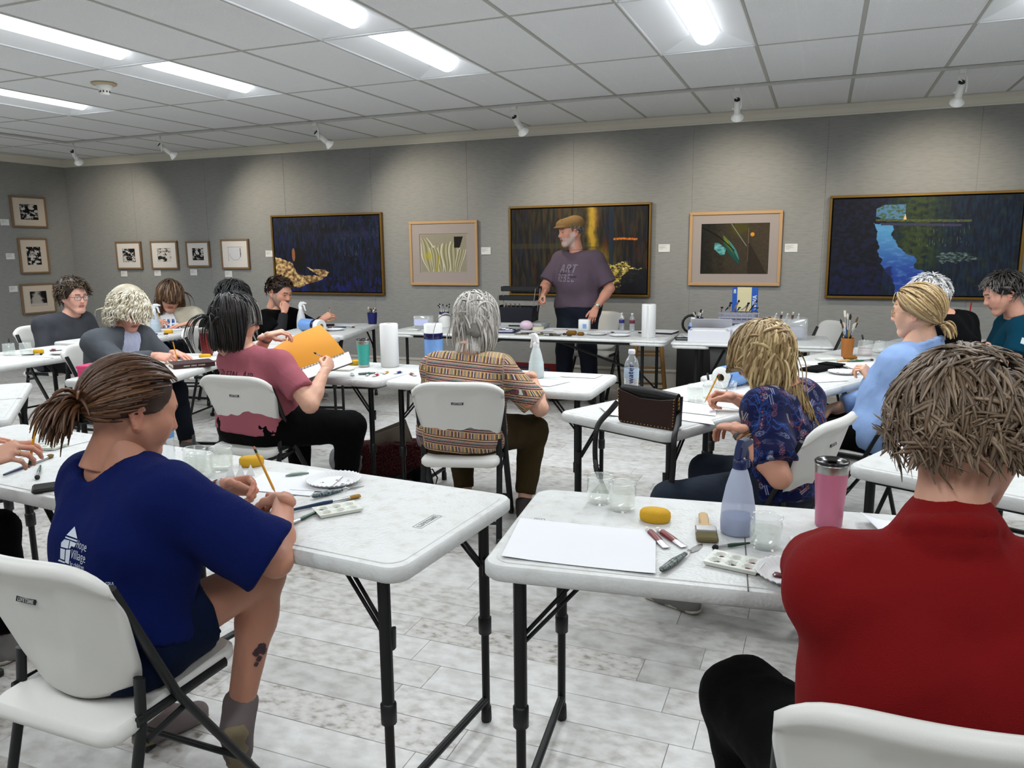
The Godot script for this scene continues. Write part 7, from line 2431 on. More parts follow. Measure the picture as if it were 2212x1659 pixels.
func middle_tables() -> void:
	towel_roll("bare white paper towel roll standing beside the teal tumbler",Vector3(-2.54,TY,-4.25),0.3)
	towel_roll("standing paper towel roll in a blue and navy wrapper",Vector3(-2.26,TY,-4.32),0.0,false,true)
	tumbler("teal steel tumbler beside the bare paper towel roll",Vector2(-2.69,-4.18),Color(0.20,0.60,0.56),1.0,TY,Color(0.12,0.12,0.13),true)
	sponge("yellow sponge behind the teal tumbler",Vector2(-2.80,-4.24),0.2)
	jar("glass jar of water in front of the woman in pink",Vector2(-2.92,-4.2),0.5,Color(0.9,0.94,0.92))
	palette_tray("white well palette on the table of the woman in pink",Vector2(-2.74,-4.02),0.1,[[0,0,Color(0.5,0.55,0.45)],[2,1,Color(0.12,0.12,0.12)]])
	paint_tube("white paint tube on the table of the woman in pink",tp(-2.60,-3.90,0.007),tp(-2.55,-3.84,0.004),Color(0.70,0.68,0.66))
	paint_tube("dark green paint tube beside the folding table seam",tp(-2.50,-3.94,0.007),tp(-2.47,-3.86,0.004),Color(0.06,0.22,0.18))
	palette_knife("palette knife with a teal handle among the paint tubes",tp(-2.54,-3.88,0.008),tp(-2.42,-4.02,0.005),Color(0.08,0.24,0.24))
	paint_tube("yellow paint tube among the paint tubes by the table seam",tp(-2.42,-4.03,0.007),tp(-2.41,-3.95,0.004),Color(0.72,0.52,0.05))
	paint_tube("crimson paint tube below the yellow one",tp(-2.42,-3.92,0.007),tp(-2.42,-3.85,0.004),Color(0.55,0.06,0.14))
	paint_tube("dark blue paint tube right of the yellow one",tp(-2.335,-4.05,0.007),tp(-2.355,-3.98,0.004),Color(0.06,0.07,0.38))
	paint_tube("red-brown paint tube lying across the next table edge",tp(-2.26,-4.0,0.007),tp(-2.19,-3.95,0.004),Color(0.42,0.14,0.08))
	paint_tube("orange-red paint tube by the striped blouse",tp(-2.10,-4.07,0.007),tp(-2.12,-3.97,0.004),Color(0.50,0.10,0.06))
	var nb := thing("notebook","spiral notebook with a lifted yellow page held by the woman in pink","notebook",Vector3(-2.90,0.86,-3.72))
	var A := Vector3(-0.13,0.03,-0.02)
	var yel := new_st(1)
	var n := 8
	var P := func(i:int,j:int) -> Vector3:
		var u := float(i) / n
		var v := float(j) / n
		var lo:Vector3 = Vector3(-0.01,-0.105,0.10).lerp(Vector3(0.30,0.02,-0.12),u)
		var hi:Vector3 = Vector3(-0.12,0.04,0.02).lerp(Vector3(0.10,0.175,-0.17),u)
		var p := lo.lerp(hi,v)
		return p + Vector3(0.02,0.03,0.03) * sin(v * PI) * 0.35 + Vector3(0,0.012,0) * sin(u * PI) * v
	for i in n:
		for j in n:
			quad(yel,P.call(i,j),P.call(i + 1,j),P.call(i + 1,j + 1),P.call(i,j + 1))
			var o := Vector3(-0.0004,-0.0004,-0.0006)
			quad(yel,P.call(i,j + 1) + o,P.call(i + 1,j + 1) + o,P.call(i + 1,j) + o,P.call(i,j) + o)
	part("yellow_page",done(yel),mat("yellow_card",Color(0.82,0.55,0.10),0.6),nb)
	var wh := new_st(-1)
	var q := [Vector3(-0.01,-0.108,0.104),Vector3(0.30,0.017,-0.116),Vector3(0.40,-0.03,-0.06),Vector3(0.10,-0.118,0.13)]
	var b := Basis(((q[1] - q[0]) as Vector3).normalized(),((q[3] - q[0]) as Vector3).cross(q[1] - q[0]).normalized(),Vector3.ZERO)
	b.z = b.x.cross(b.y)
	bx(wh,Transform3D(b,(q[0] + q[1] + q[2] + q[3]) / 4.0 - b.y * 0.006),Vector3(0.40,0.006,0.135),0.001)
	part("page_block",done(wh),mat("page_white",Color(0.84,0.84,0.84),0.8),nb)
	var cv := new_st(-1)
	bx(cv,Transform3D(b,(q[0] + q[1] + q[2] + q[3]) / 4.0 - b.y * 0.0115),Vector3(0.405,0.003,0.14),0.001)
	part("cover",done(cv),mat("cover_plum",Color(0.22,0.14,0.16),0.6),nb)
	var ring := new_st()
	for k in 22:
		var p:Vector3 = q[0].lerp(q[1],(k + 0.5) / 22.0)
		var pts := []
		for j in 9:
			var a := TAU * j / 8
			pts.append(p + b.y * (sin(a) * 0.007) + b.z * cos(a) * 0.007)
		tube(ring,pts,0.0011,5,false)
	var rp := part("spiral",done(ring),mat("spiral_black",Color(0.03,0.03,0.03),0.4),nb)
	rp.set_meta("kind","stuff")
	brush("thin wooden brush in the right hand of the woman in pink",Vector3(-2.52,0.86,-3.61),Vector3(-2.66,0.905,-3.62),Color(0.45,0.30,0.22),Color(0.12,0.08,0.06),false,"paint brushes",0.7)
	spray_bottle("clear white spray bottle beside the woman in the striped blouse",Vector2(-1.50,-4.13),2.6,Color(0.82,0.82,0.82),Color(0.80,0.83,0.83),Color(0.74,0.80,0.80),0.55,1.08)
	sheet("small white drawing paper beside the striped blouse",[Vector2(-1.47,-4.08),Vector2(-1.27,-4.05),Vector2(-1.33,-3.87),Vector2(-1.52,-3.88)],0.742)
	sheet("white paper at the far edge of the striped blouse table",[Vector2(-1.36,-4.34),Vector2(-1.16,-4.34),Vector2(-1.17,-4.20),Vector2(-1.38,-4.20)],0.742)
	brush("teal handled brush on the small drawing paper",tp(-1.535,-3.875,0.008),tp(-1.50,-4.04,0.008),Color(0.05,0.25,0.24),Color(0.05,0.06,0.08))
func left_tables() -> void:
	var t := thing("pencil_box","translucent pink plastic pencil box on the table end","pencil box",Vector3(-4.02,TY,-3.37),0.22)
	var pink := mat("pink_plastic",Color(0.85,0.22,0.45,0.88),0.35)
	pink.transparency = BaseMaterial3D.TRANSPARENCY_ALPHA
	var st := new_st()
	prism(st,Transform3D.IDENTITY,round_rect(0.255,0.135,0.018,4),0.0,0.052,0.004,true)
	part("base",done(st),pink,t)
	var ld := new_st()
	prism(ld,Transform3D.IDENTITY,round_rect(0.265,0.142,0.018,4),0.049,0.068,0.004,true)
	part("lid",done(ld),pink,t)
	part("contents",box_mesh(Vector3(0.12,0.03,0.06),0.01,Vector3(-0.04,0.022,0.02)),mat("coral",Color(0.80,0.26,0.24),0.6),t)
	var bk := thing("book","thick maroon hardback book lying beside the curly-haired woman","book",Vector3(-3.80,TY,-3.86),0.95)
	part("cover",box_mesh(Vector3(0.255,0.004,0.185),0.001,Vector3(0,0.002,0)),mat("maroon_cover",Color(0.17,0.05,0.07),0.45),bk)
	part("cover",box_mesh(Vector3(0.255,0.004,0.185),0.001,Vector3(0,0.028,0)),mat("maroon_cover",Color(0.17,0.05,0.07),0.45),bk)
	part("spine",box_mesh(Vector3(0.255,0.03,0.005),0.001,Vector3(0,0.015,0.0925)),mat("maroon_cover",Color(0.17,0.05,0.07),0.45),bk)
	part("pages",box_mesh(Vector3(0.248,0.022,0.178),0.0,Vector3(0,0.015,-0.001)),mat("page_cream",Color(0.80,0.77,0.68),0.9),bk)
	part("spine_title",text_mesh("VOICES   SPIRIT   STORIES",0.011,true),mat("page_cream",Color(0.80,0.77,0.68),0.9),bk,at_xyz(0,0.015,0.0953))
	sponge("yellow sponge beside the red tumbler",Vector2(-3.98,-4.17),0.3)
	paper_plate("paper plate with ochre paint beside the curly-haired woman",Vector2(-3.87,-4.06),[[0.02,0.02,0.016,Color(0.55,0.36,0.12)],[0.05,0.0,0.01,Color(0.2,0.32,0.5)],[0.0,-0.03,0.012,Color(0.6,0.45,0.2)]])
	tumbler("red steel tumbler with a clear lid beside the woman in pink",Vector2(-4.08,-4.30),Color(0.40,0.03,0.035),1.12,TY,Color(0.55,0.52,0.5))
	sheet("white drawing paper under the curly-haired woman's hands",[Vector2(-4.13,-4.2),Vector2(-3.9,-4.26),Vector2(-3.84,-3.98),Vector2(-4.06,-3.92)],0.742)
	pencil("yellow pencil in the hand of the curly-haired woman",Vector3(-3.995,0.755,-3.935),Vector3(-4.015,0.905,-3.925))
	jar("glass jar on the boy's table beside the wall side",Vector2(-5.53,-3.86),0.3,Color(0.92,0.95,0.92),TY,1.05,true)
	jar("glass jar on the boy's table beside the sponge",Vector2(-5.455,-3.935),0.3,Color(0.92,0.95,0.92),TY,1.05)
	sponge("yellow sponge on the boy's table",Vector2(-5.41,-4.0),0.0)
	paper_plate("clean paper plate on the boy's table",Vector2(-5.20,-4.04),[])
	brush("black brush lying beside the boy's jars",tp(-5.40,-3.86),tp(-5.30,-3.95),Color(0.03,0.03,0.03),Color(0.1,0.1,0.1))
	brush("dark brush lying behind the boy's paper plate",tp(-5.42,-4.10),tp(-5.25,-4.20),Color(0.04,0.04,0.05),Color(0.2,0.2,0.2),false,"paint brushes",1.4)
	paint_tube("red paint tube on the boy's table",tp(-5.50,-4.16,0.007),tp(-5.42,-4.18,0.004),Color(0.55,0.05,0.06))
	spray_bottle("frosted white spray bottle in front of the woman in the cardigan",Vector2(-5.80,-5.48),0.4,Color(0.82,0.83,0.84),Color(0.75,0.80,0.84),Color(0.70,0.77,0.84),0.5,1.12)
	sponge("yellow sponge in front of the woman in the cardigan",Vector2(-5.58,-5.42),0.0)
	jar("glass jar of water in front of the woman in the cardigan",Vector2(-5.90,-5.42),0.5,Color(0.9,0.94,0.92),TY,1.0,true)
	brush("blue handled brush in front of the woman in the cardigan",tp(-5.70,-5.22),tp(-5.50,-5.33),Color(0.06,0.14,0.45),Color(0.3,0.1,0.08),true,"paint brushes",1.8)
	sheet("white paper under the cardigan woman's hands",[Vector2(-6.0,-5.80),Vector2(-5.70,-5.80),Vector2(-5.68,-5.60),Vector2(-5.98,-5.60)],0.742)
	pencil("yellow pencil in the hand of the woman in the cardigan",Vector3(-5.92,0.76,-5.64),Vector3(-5.965,0.92,-5.68))
	spray_bottle("white spray bottle in front of the bearded man",Vector2(-4.62,-6.12),0.2,Color(0.85,0.85,0.85),Color(0.85,0.86,0.86),Color(0.80,0.82,0.82),0.4,1.1)
	towel_roll("paper towel roll in blue and navy wrapper lying on its side",Vector3(-4.36,TY,-5.93),-0.28,true,true)
	cup_of("blue plastic cup of brushes on the corner of the bearded man's table",Vector2(-4.215,-6.74),Color(0.02,0.05,0.33),0.05,0.115,7,3,TY,[Color(0.35,0.38,0.15),Color(0.1,0.2,0.2),Color(0.6,0.6,0.58)],0.07,"the blue plastic cup")
	brush("blue handled flat brush beside the lying towel roll",tp(-4.36,-6.25),tp(-4.18,-6.36),Color(0.05,0.22,0.36),Color(0.36,0.22,0.1),true,"paint brushes",1.4)
	paper_plate("paper plate beside the lying towel roll",Vector2(-4.22,-6.08),[])
	sheet("white paper near the blue cup",[Vector2(-4.50,-6.62),Vector2(-4.30,-6.60),Vector2(-4.26,-6.42),Vector2(-4.46,-6.42)],0.742)
	solo("remote_case",box_mesh(Vector3(0.16,0.02,0.05),0.006,Vector3(0,0.01,0)),mat("case_black",Color(0.025,0.025,0.03),0.5),"black glasses case beside the bearded man's hand","case",Vector3(-4.55,TY,-6.42),0.5)
	paint_tube("dark red paint tube beside the blue handled brush",tp(-4.42,-6.22,0.007),tp(-4.34,-6.26,0.004),Color(0.30,0.03,0.05))
	pencil("pencil held up by the bearded man",Vector3(-4.405,0.80,-6.29),Vector3(-4.42,0.945,-6.30))
	var mg := thing("travel_mug","large red travel mug with a handle behind the dark-haired woman","mug",Vector3(-4.93,TY,-5.62),0.0)
	mg.position = Vector3(-4.28,TY,-4.80)
	var ms := new_st()
	lathe(ms,Transform3D.IDENTITY,[Vector2(0,0),Vector2(0.04,0),Vector2(0.042,0.08),Vector2(0.054,0.10),Vector2(0.056,0.20),Vector2(0.056,0.20),Vector2(0,0.20)],28)
	part("cup",done(ms),mat("mug_red",Color(0.33,0.03,0.04),0.4),mg)
	var hs := new_st()
	tube(hs,[Vector3(-0.052,0.19,0),Vector3(-0.10,0.185,0),Vector3(-0.105,0.11,0),Vector3(-0.052,0.105,0)],0.009,10)
	part("handle",done(hs),mat("mug_red",Color(0.33,0.03,0.04),0.4),mg)
	var ls := new_st()
	lathe(ls,Transform3D.IDENTITY,[Vector2(0.055,0.198),Vector2(0.056,0.218),Vector2(0.05,0.223),Vector2(0,0.223)],24)
	bx(ls,at_xyz(0.02,0.228,0),Vector3(0.03,0.014,0.025),0.003)
	part("lid",done(ls),mat("steel_rim",Color(0.68,0.68,0.66),0.28,0.95),mg)
func right_tables() -> void:
	leather_bag()
	water_bottle("clear water bottle with a white cap behind the leather bag",Vector2(-0.845,-3.70),Color(0.85,0.85,0.86),Color(0.62,0.68,0.74),1.12,TY,"water")
	jar("glass jar of water in front of the blonde woman's pencil",Vector2(-0.535,-3.715),0.75,Color(0.92,0.95,0.90))
	jar("glass jar of water with a dropper behind the first on the blonde woman's table",Vector2(-0.475,-3.825),0.7,Color(0.92,0.95,0.92),TY,1.0,true)
	var cp := thing("plastic_cup","clear plastic cup of dirty water with a blue brush in it","cup",Vector3(-0.395,TY,-3.82))
	var st := new_st()
	lathe(st,Transform3D.IDENTITY,[Vector2(0,0.001),Vector2(0.03,0),Vector2(0.031,0.003),Vector2(0.042,0.085),Vector2(0.0435,0.086),Vector2(0.0425,0.083)],26)
	part("cup",done(st),glass("pet_plastic",Color(0.92,0.96,0.98),0.12,0.05),cp)
	part("dirty_water",lathe_mesh([Vector2(0,0.002),Vector2(0.0295,0.002),Vector2(0.0335,0.034),Vector2(0.0335,0.034),Vector2(0,0.034)],24),glass("murky",Color(0.55,0.45,0.42),0.55,0.05),cp)
	brush("blue handled brush leaning in the plastic cup",Vector3(-0.375,TY + 0.125,-3.80),Vector3(-0.41,TY + 0.012,-3.83),Color(0.08,0.24,0.50),Color(0.2,0.15,0.12),false,"paint brushes",0.8)
	towel_roll("wrapped paper towel roll lying behind the blonde woman",Vector3(-0.40,TY,-4.22),1.1,true,true)
	sheet("white paper with yellow paint strokes under the blonde woman's pencil",[Vector2(-0.74,-3.72),Vector2(-0.42,-3.62),Vector2(-0.40,-3.40),Vector2(-0.70,-3.47)],0.7418)
	sheet("small white card beside the blonde woman's left hand",[Vector2(-0.62,-3.42),Vector2(-0.42,-3.36),Vector2(-0.38,-3.22),Vector2(-0.57,-3.28)],0.742)
	sheet("crumpled white napkin behind the leather bag",[Vector2(-0.93,-3.42),Vector2(-0.76,-3.50),Vector2(-0.66,-3.30),Vector2(-0.84,-3.24)],0.742,0.008)
	pencil("yellow pencil in the hand of the blonde woman",Vector3(-0.47,0.765,-3.56),Vector3(-0.415,0.90,-3.60))
	cup_of("tan wooden cup packed with brushes",Vector2(0.185,-5.60),Color(0.60,0.36,0.12),0.042,0.125,11,8,TY,[Color(0.06,0.16,0.32),Color(0.05,0.05,0.06),Color(0.62,0.5,0.14),Color(0.10,0.25,0.42)],0.2,"the tan wooden cup")
	jar("glass of pink water beside the tan wooden brush cup",Vector2(0.30,-5.68),0.5,Color(0.88,0.60,0.62),TY,1.25,true)
	var br := new_st()
	bx(br,Transform3D(Basis(Vector3.UP,0.4),Vector3(0,0.015,0)),Vector3(0.085,0.03,0.05),0.012)
	solo("natural_sponge",done(br),grained("ochre_sponge",Color(0.50,0.32,0.10),0.95,20.0,2.0),"ochre natural sponge in front of the tan wooden cup","sponge",Vector3(0.20,TY,-5.44))
	palette_tray("white well palette beside the tan wooden cup",Vector2(0.06,-5.38),0.5,[[0,0,Color(0.55,0.5,0.3)],[1,1,Color(0.4,0.5,0.52)]])
	brush("wide wooden brush lying by the ochre sponge",tp(0.12,-5.30),tp(0.24,-5.40),Color(0.70,0.55,0.36),Color(0.5,0.42,0.3),true,"paint brushes",1.8)
	brush("green handled brush lying under the ochre sponge",tp(0.18,-5.30),tp(0.34,-5.44),Color(0.10,0.32,0.22),Color(0.2,0.2,0.2),false,"paint brushes",1.2)
	var rl := thing("brush_roll","black zipped canvas brush roll on the table","brush roll",Vector3(0.03,TY,-4.95),1.05)
	part("canvas",box_mesh(Vector3(0.30,0.02,0.12),0.008,Vector3(0,0.01,0)),cloth("black_canvas",Color(0.02,0.02,0.022),20.0,1.0),rl)
	part("flap",box_mesh(Vector3(0.10,0.008,0.13),0.003,Vector3(0.11,0.023,0.0)),cloth("black_canvas",Color(0.02,0.02,0.022),20.0,1.0),rl)
	paper_plate("paper plate with red dabs in front of the woman in light blue",Vector2(0.15,-4.83),[[-0.03,-0.01,0.01,Color(0.55,0.08,0.08)],[0.0,0.01,0.008,Color(0.62,0.25,0.2)],[0.04,0.0,0.014,Color(0.60,0.06,0.09)]])
	brush("black handled brush resting on the paper plate with red dabs",tp(0.09,-5.05,0.012),tp(0.23,-4.88,0.016),Color(0.03,0.03,0.03),Color(0.3,0.2,0.1),false,"paint brushes",0.9)
	sheet("white paper with a yellow flower study near the blonde woman",[Vector2(-0.05,-4.62),Vector2(0.10,-4.72),Vector2(0.17,-4.56),Vector2(0.0,-4.44)],0.742)
	sheet("white paper behind the red dab plate",[Vector2(0.12,-5.28),Vector2(0.36,-5.34),Vector2(0.42,-5.12),Vector2(0.20,-5.04)],0.742)
	sheet("white paper beside the brush roll",[Vector2(-0.12,-5.28),Vector2(0.10,-5.26),Vector2(0.12,-5.10),Vector2(-0.1,-5.10)],0.742)
	paint_tube("red paint tube beside the brush roll",tp(0.17,-5.10,0.007),tp(0.13,-5.16,0.004),Color(0.55,0.10,0.12))
	paint_tube("brown crumpled paint tube beside the glass of pink water",tp(0.43,-5.60,0.007),tp(0.36,-5.56,0.004),Color(0.35,0.12,0.06))
	jar("small glass jar behind the brown paint tube",Vector2(0.40,-5.86),0.2,Color(0.92,0.94,0.94))
	brush("dark green brush at the far end of the right tables",tp(0.52,-6.30),tp(0.72,-6.38),Color(0.04,0.20,0.16),Color(0.05,0.05,0.05),false,"paint brushes",1.5)
	paper_plate("paper plate on the table of the white-haired person",Vector2(0.62,-6.12),[])
	sheet("white paper in front of the white-haired person",[Vector2(0.40,-6.12),Vector2(0.56,-6.02),Vector2(0.54,-5.88),Vector2(0.40,-5.95)],0.742)
	pencil("yellow pencil in the hand of the woman in light blue",Vector3(0.285,0.745,-4.315),Vector3(0.235,0.87,-4.335))
	var dr := thing("drink_cup","red drinking straw in a cup beside the woman in teal","cup",Vector3(0.98,TY,-6.32))
	part("cup",lathe_mesh([Vector2(0,0),Vector2(0.03,0),Vector2(0.04,0.15),Vector2(0.042,0.152),Vector2(0.03,0.162),Vector2(0,0.165)],22),mat("cup_paper",Color(0.8,0.78,0.76),0.5),dr)
	part("straw",tube_mesh([Vector3(0,0.02,0),Vector3(0.02,0.33,0.0)],0.0045,8),mat("straw_red",Color(0.62,0.05,0.08),0.35),dr)
	jar("glass jar on the empty table behind the woman in red",Vector2(0.945,-4.36),0.0,Color(0.94,0.96,0.96),TY,1.1)
func leather_bag() -> void:
	var t := thing("handbag","brown leather clutch bag with brass studs and a black strap","handbag",Vector3(-0.64,TY,-3.125),atan2(-0.12,0.30) * -1.0)
	t.rotation.y = -0.36
	var brown := grained("brown_leather",Color(0.155,0.065,0.035),0.38,18.0,0.35)
	var black := grained("black_leather",Color(0.022,0.02,0.02),0.35,18.0,0.4)
	var L := 0.275
	var H := 0.145
	var st := new_st()
	prism(st,Transform3D(Basis(Vector3(1,0,0),Vector3(0,0,1),Vector3(0,-1,0)),Vector3(0,0.001,-0.012)),PackedVector2Array([Vector2(-L / 2 - 0.004,-H),Vector2(-L / 2 + 0.002,-0.012),Vector2(-L / 2 + 0.012,0.0),Vector2(L / 2 - 0.012,0.0),Vector2(L / 2 - 0.002,-0.012),Vector2(L / 2 + 0.002,-H * 0.92)]),-0.032,0.026,0.006)
	part("body",done(st),black,t)
	var fr := new_st()
	prism(fr,Transform3D(Basis(Vector3(1,0,0),Vector3(0,0,1),Vector3(0,-1,0)),Vector3(0,0.001,0.015)),PackedVector2Array([Vector2(-L / 2 - 0.003,-H * 0.99),Vector2(-L / 2 + 0.003,-0.010),Vector2(-L / 2 + 0.012,0.0),Vector2(L / 2 - 0.016,0.0),Vector2(L / 2 - 0.004,-0.010),Vector2(L / 2 + 0.002,-H * 0.9),Vector2(L * 0.25,-H * 0.82),Vector2(-L * 0.1,-H * 0.8),Vector2(-L * 0.3,-H * 0.9)]),0.0,0.007,0.002)
	part("front_panel",done(fr),brown,t)
	var ro := new_st()
	tube(ro,[Vector3(-L / 2 + 0.004,H * 0.97,-0.006),Vector3(0,H * 0.95,-0.004),Vector3(L / 2 - 0.002,H * 0.9,-0.006)],[0.021,0.024,0.02],14)
	part("rolled_top",done(ro),black,t)
	var sd := new_st()
	var pts := []
	for k in 10:pts.append(Vector2(-L / 2 + 0.0045 - 0.0008 * k * 0.5,0.02 + k * 0.0135))
	for k in 10:pts.append(Vector2(L / 2 - 0.008 + 0.0008 * k * 0.5,0.02 + k * 0.012))
	for k in 15:pts.append(Vector2(-L / 2 + 0.018 + k * 0.0165,0.008))
	for q in pts:ball(sd,Transform3D(Basis.from_scale(Vector3(0.0027,0.0027,0.0018)),Vector3(q.x,q.y,0.0228)),8,5)
	var so := part("studs",done(sd),mat("brass",Color(0.72,0.55,0.30),0.25,0.9),t)
	so.set_meta("kind","stuff")
	for s in [-1.0,1.0]:
		var rg := new_st()
		for q in [[0.128,0.008],[0.110,0.0075],[0.094,0.007]]:
			var ps := []
			for j in 11:
				var a := TAU * j / 10
				ps.append(Vector3(s * (L / 2 + 0.007) + cos(a) * q[1] * 0.6,q[0] + sin(a) * q[1],0.004 + cos(a) * q[1] * 0.5))
			tube(rg,ps,0.0018,6,false)
		part("strap_chain",done(rg),mat("brass",Color(0.72,0.55,0.30),0.25,0.9),t)
	var path := [Vector3(-L / 2 - 0.012,0.085,0.005),Vector3(-L / 2 - 0.03,0.05,0.03),Vector3(-L / 2 - 0.05,0.0,0.085),Vector3(-L / 2 - 0.052,-0.05,0.108),Vector3(-L / 2 - 0.05,-0.16,0.112),Vector3(-L / 2 - 0.03,-0.23,0.11),Vector3(-L / 2 + 0.01,-0.30,0.108),Vector3(-L / 2 + 0.06,-0.385,0.108),Vector3(-0.02,-0.43,0.108),Vector3(0.05,-0.44,0.108),Vector3(0.10,-0.41,0.108),Vector3(0.145,-0.32,0.108),Vector3(0.175,-0.22,0.106),Vector3(0.185,-0.10,0.104),Vector3(L / 2 + 0.04,-0.01,0.09),Vector3(L / 2 + 0.025,0.045,0.04),Vector3(L / 2 + 0.012,0.085,0.006)]
	var sm := new_st()
	var c := Curve3D.new()
	for k in path.size():
		var tg:Vector3 = (path[mini(k + 1,path.size() - 1)] - path[maxi(k - 1,0)]) / 6.0
		c.add_point(path[k],-tg,tg)
	var fine := []
	for q in c.tessellate_even_length(4,0.02):fine.append(q)
	tube(sm,fine,0.0135,8,true,0.13,Vector3(0,0,1))
	part("strap",done(sm),black,t)
	var bu := new_st()
	for e in [[0,0.016,0.034,0.004],[0,-0.016,0.034,0.004],[-0.016,0,0.004,0.034],[0.016,0,0.004,0.034]]:bx(bu,at_xyz(e[0],e[1],0),Vector3(e[2],e[3],0.004),0.001)
	part("buckle",done(bu),mat("buckle_black",Color(0.06,0.06,0.06),0.25,0.7),t,Transform3D(Basis(Vector3(0,0,1),0.25),Vector3(-L / 2 - 0.038,-0.195,0.114)))
func front_tables() -> void:
	var bin := thing("clear_bin","clear plastic bin with a paper label on the teacher's table","bin",Vector3(-3.50,TY,-6.50),0.1)
	var st := new_st()
	prism(st,Transform3D.IDENTITY,round_rect(0.17,0.12,0.02,4),0.0,0.12,0.003,true)
	part("tub",done(st),glass("clear_tub",Color(0.9,0.92,0.92),0.25,0.08),bin)
	part("paper_label",box_mesh(Vector3(0.14,0.06,0.001),0.0,Vector3(0.0,0.06,0.062)),mat("label_lilac",Color(0.72,0.74,0.86),0.7),bin)
	part("contents",box_mesh(Vector3(0.15,0.05,0.10),0.01,Vector3(0,0.028,0)),mat("bin_contents",Color(0.62,0.64,0.62),0.8),bin)
	palette_tray("pale green palette below the clear bin",Vector2(-3.50,-6.30),0.0,[[0,0,Color(0.5,0.58,0.52)],[2,0,Color(0.6,0.62,0.58)]])
	var jr := thing("plaster_tub","white plastic tub with a blue top packed with brushes","tub",Vector3(-3.34,TY,-6.62))
	var js := new_st()
	lathe(js,Transform3D.IDENTITY,[Vector2(0,0),Vector2(0.055,0),Vector2(0.058,0.01),Vector2(0.058,0.10),Vector2(0.054,0.112),Vector2(0.054,0.125),Vector2(0.05,0.126),Vector2(0.05,0.1),Vector2(0,0.1)],26)
	part("tub",done(js),mat("tub_white",Color(0.84,0.84,0.83),0.45),jr)
	part("inner_cup",lathe_mesh([Vector2(0.046,0.1),Vector2(0.047,0.15),Vector2(0.043,0.15),Vector2(0.042,0.1)],22),mat("cup_navy",Color(0.03,0.05,0.26),0.4),jr)
	for k in 9:
		var a := TAU * k / 9.0
		brush("thin white brush in the white plastic tub",Vector3(-3.34 + cos(a) * 0.01,TY + 0.105,-6.62 + sin(a) * 0.01),Vector3(-3.34 + cos(a) * 0.06,TY + 0.205 + 0.012 * (k % 3),-6.62 + sin(a) * 0.045),Color(0.78,0.77,0.74),Color(0.03,0.03,0.03),false,"brushes in the white plastic tub",0.9)
	var rc := new_st()
	tube(rc,[Vector3(-0.13,0.045,0),Vector3(0.0,0.047,0.0),Vector3(0.13,0.045,0)],[0.042,0.046,0.043],14)
	solo("rolled_towel",done(rc),cloth("grey_towel",Color(0.27,0.28,0.30),22.0,1.4),"rolled dark grey towel under the green bowl","towel",Vector3(-3.12,TY,-6.74))
	solo("green_bowl",lathe_mesh([Vector2(0,0.0),Vector2(0.05,0.0),Vector2(0.054,0.01),Vector2(0.066,0.055),Vector2(0.069,0.06),Vector2(0.066,0.062),Vector2(0.062,0.05),Vector2(0,0.045)],26),mat("leaf_green",Color(0.20,0.38,0.06),0.45),"green plastic bowl set on the rolled grey towel","bowl",Vector3(-3.12,TY + 0.09,-6.74))
	var tb := thing("white_tub","white tub with a loose lid above the green bowl","tub",Vector3(-2.97,TY,-6.78))
	part("box",box_mesh(Vector3(0.20,0.16,0.13),0.012,Vector3(0,0.08,0)),mat("sage_print",Color(0.62,0.68,0.66),0.6),tb)
	var tl := new_st()
	lathe(tl,Transform3D(Basis(Vector3.FORWARD,0.45),Vector3(-0.03,0.16,0)),[Vector2(0,0),Vector2(0.055,0),Vector2(0.06,0.07),Vector2(0.068,0.072),Vector2(0.068,0.085),Vector2(0,0.09)],24)
	part("pail",done(tl),mat("pail_white",Color(0.80,0.82,0.84),0.4),tb)
	var tool := thing("art_bin","open black and navy art tool box with cantilever trays","tool box",Vector3(-2.66,TY + 0.06,-6.82),0.05)
	var navy := mat("tote_navy",Color(0.025,0.035,0.085),0.5)
	var blk := mat("tray_black",Color(0.022,0.022,0.025),0.5)
	var tote := new_st()
	for s in [-1.0,1.0]:
		bx(tote,Transform3D(Basis(Vector3.RIGHT,s * 0.12),Vector3(0,0.07,s * 0.11)),Vector3(0.34,0.14,0.008),0.003)
		bx(tote,Transform3D(Basis(Vector3.FORWARD,s * 0.15),Vector3(s * 0.17,0.075,0)),Vector3(0.008,0.15,0.22),0.003)
	bx(tote,at_xyz(0,0.006,0),Vector3(0.32,0.012,0.21),0.003)
	part("tote",done(tote),navy,tool)
	for k in 2:
		var ty := 0.20 + k * 0.085
		var tr := new_st()
		bx(tr,at_xyz(0.0 + k * 0.02,ty,-0.02 - k * 0.03),Vector3(0.37,0.006,0.11),0.002)
		for s in [-1.0,1.0]:
			bx(tr,at_xyz(k * 0.02,ty + 0.02,-0.02 - k * 0.03 + s * 0.055),Vector3(0.37,0.042,0.005),0.002)
			bx(tr,at_xyz(k * 0.02 + s * 0.185,ty + 0.02,-0.02 - k * 0.03),Vector3(0.005,0.042,0.11),0.002)
		part("tray",done(tr),blk,tool)
	for s in [-1.0,1.0]:
		for o in [0.0,0.035]:
			part("tray_arm",tube_mesh([Vector3(s * 0.165 + o,0.10,0.06 - o),Vector3(s * 0.185 + o,0.31,0.03 - o)],0.004,6),mat("arm_steel",Color(0.55,0.53,0.50),0.3,0.8),tool)
	for k in 4:brush("brush sticking out of the art tool box",Vector3(-2.72 + k * 0.045,TY + 0.09,-6.79),Vector3(-2.76 + k * 0.045,TY + 0.235,-6.76),Color(0.55,0.52,0.48),Color(0.4,0.36,0.3),false,"brushes in the art tool box")
	var cs := thing("storage_case","pale grey flat plastic case under the art tool box","case",Vector3(-2.60,TY,-6.78),0.06)
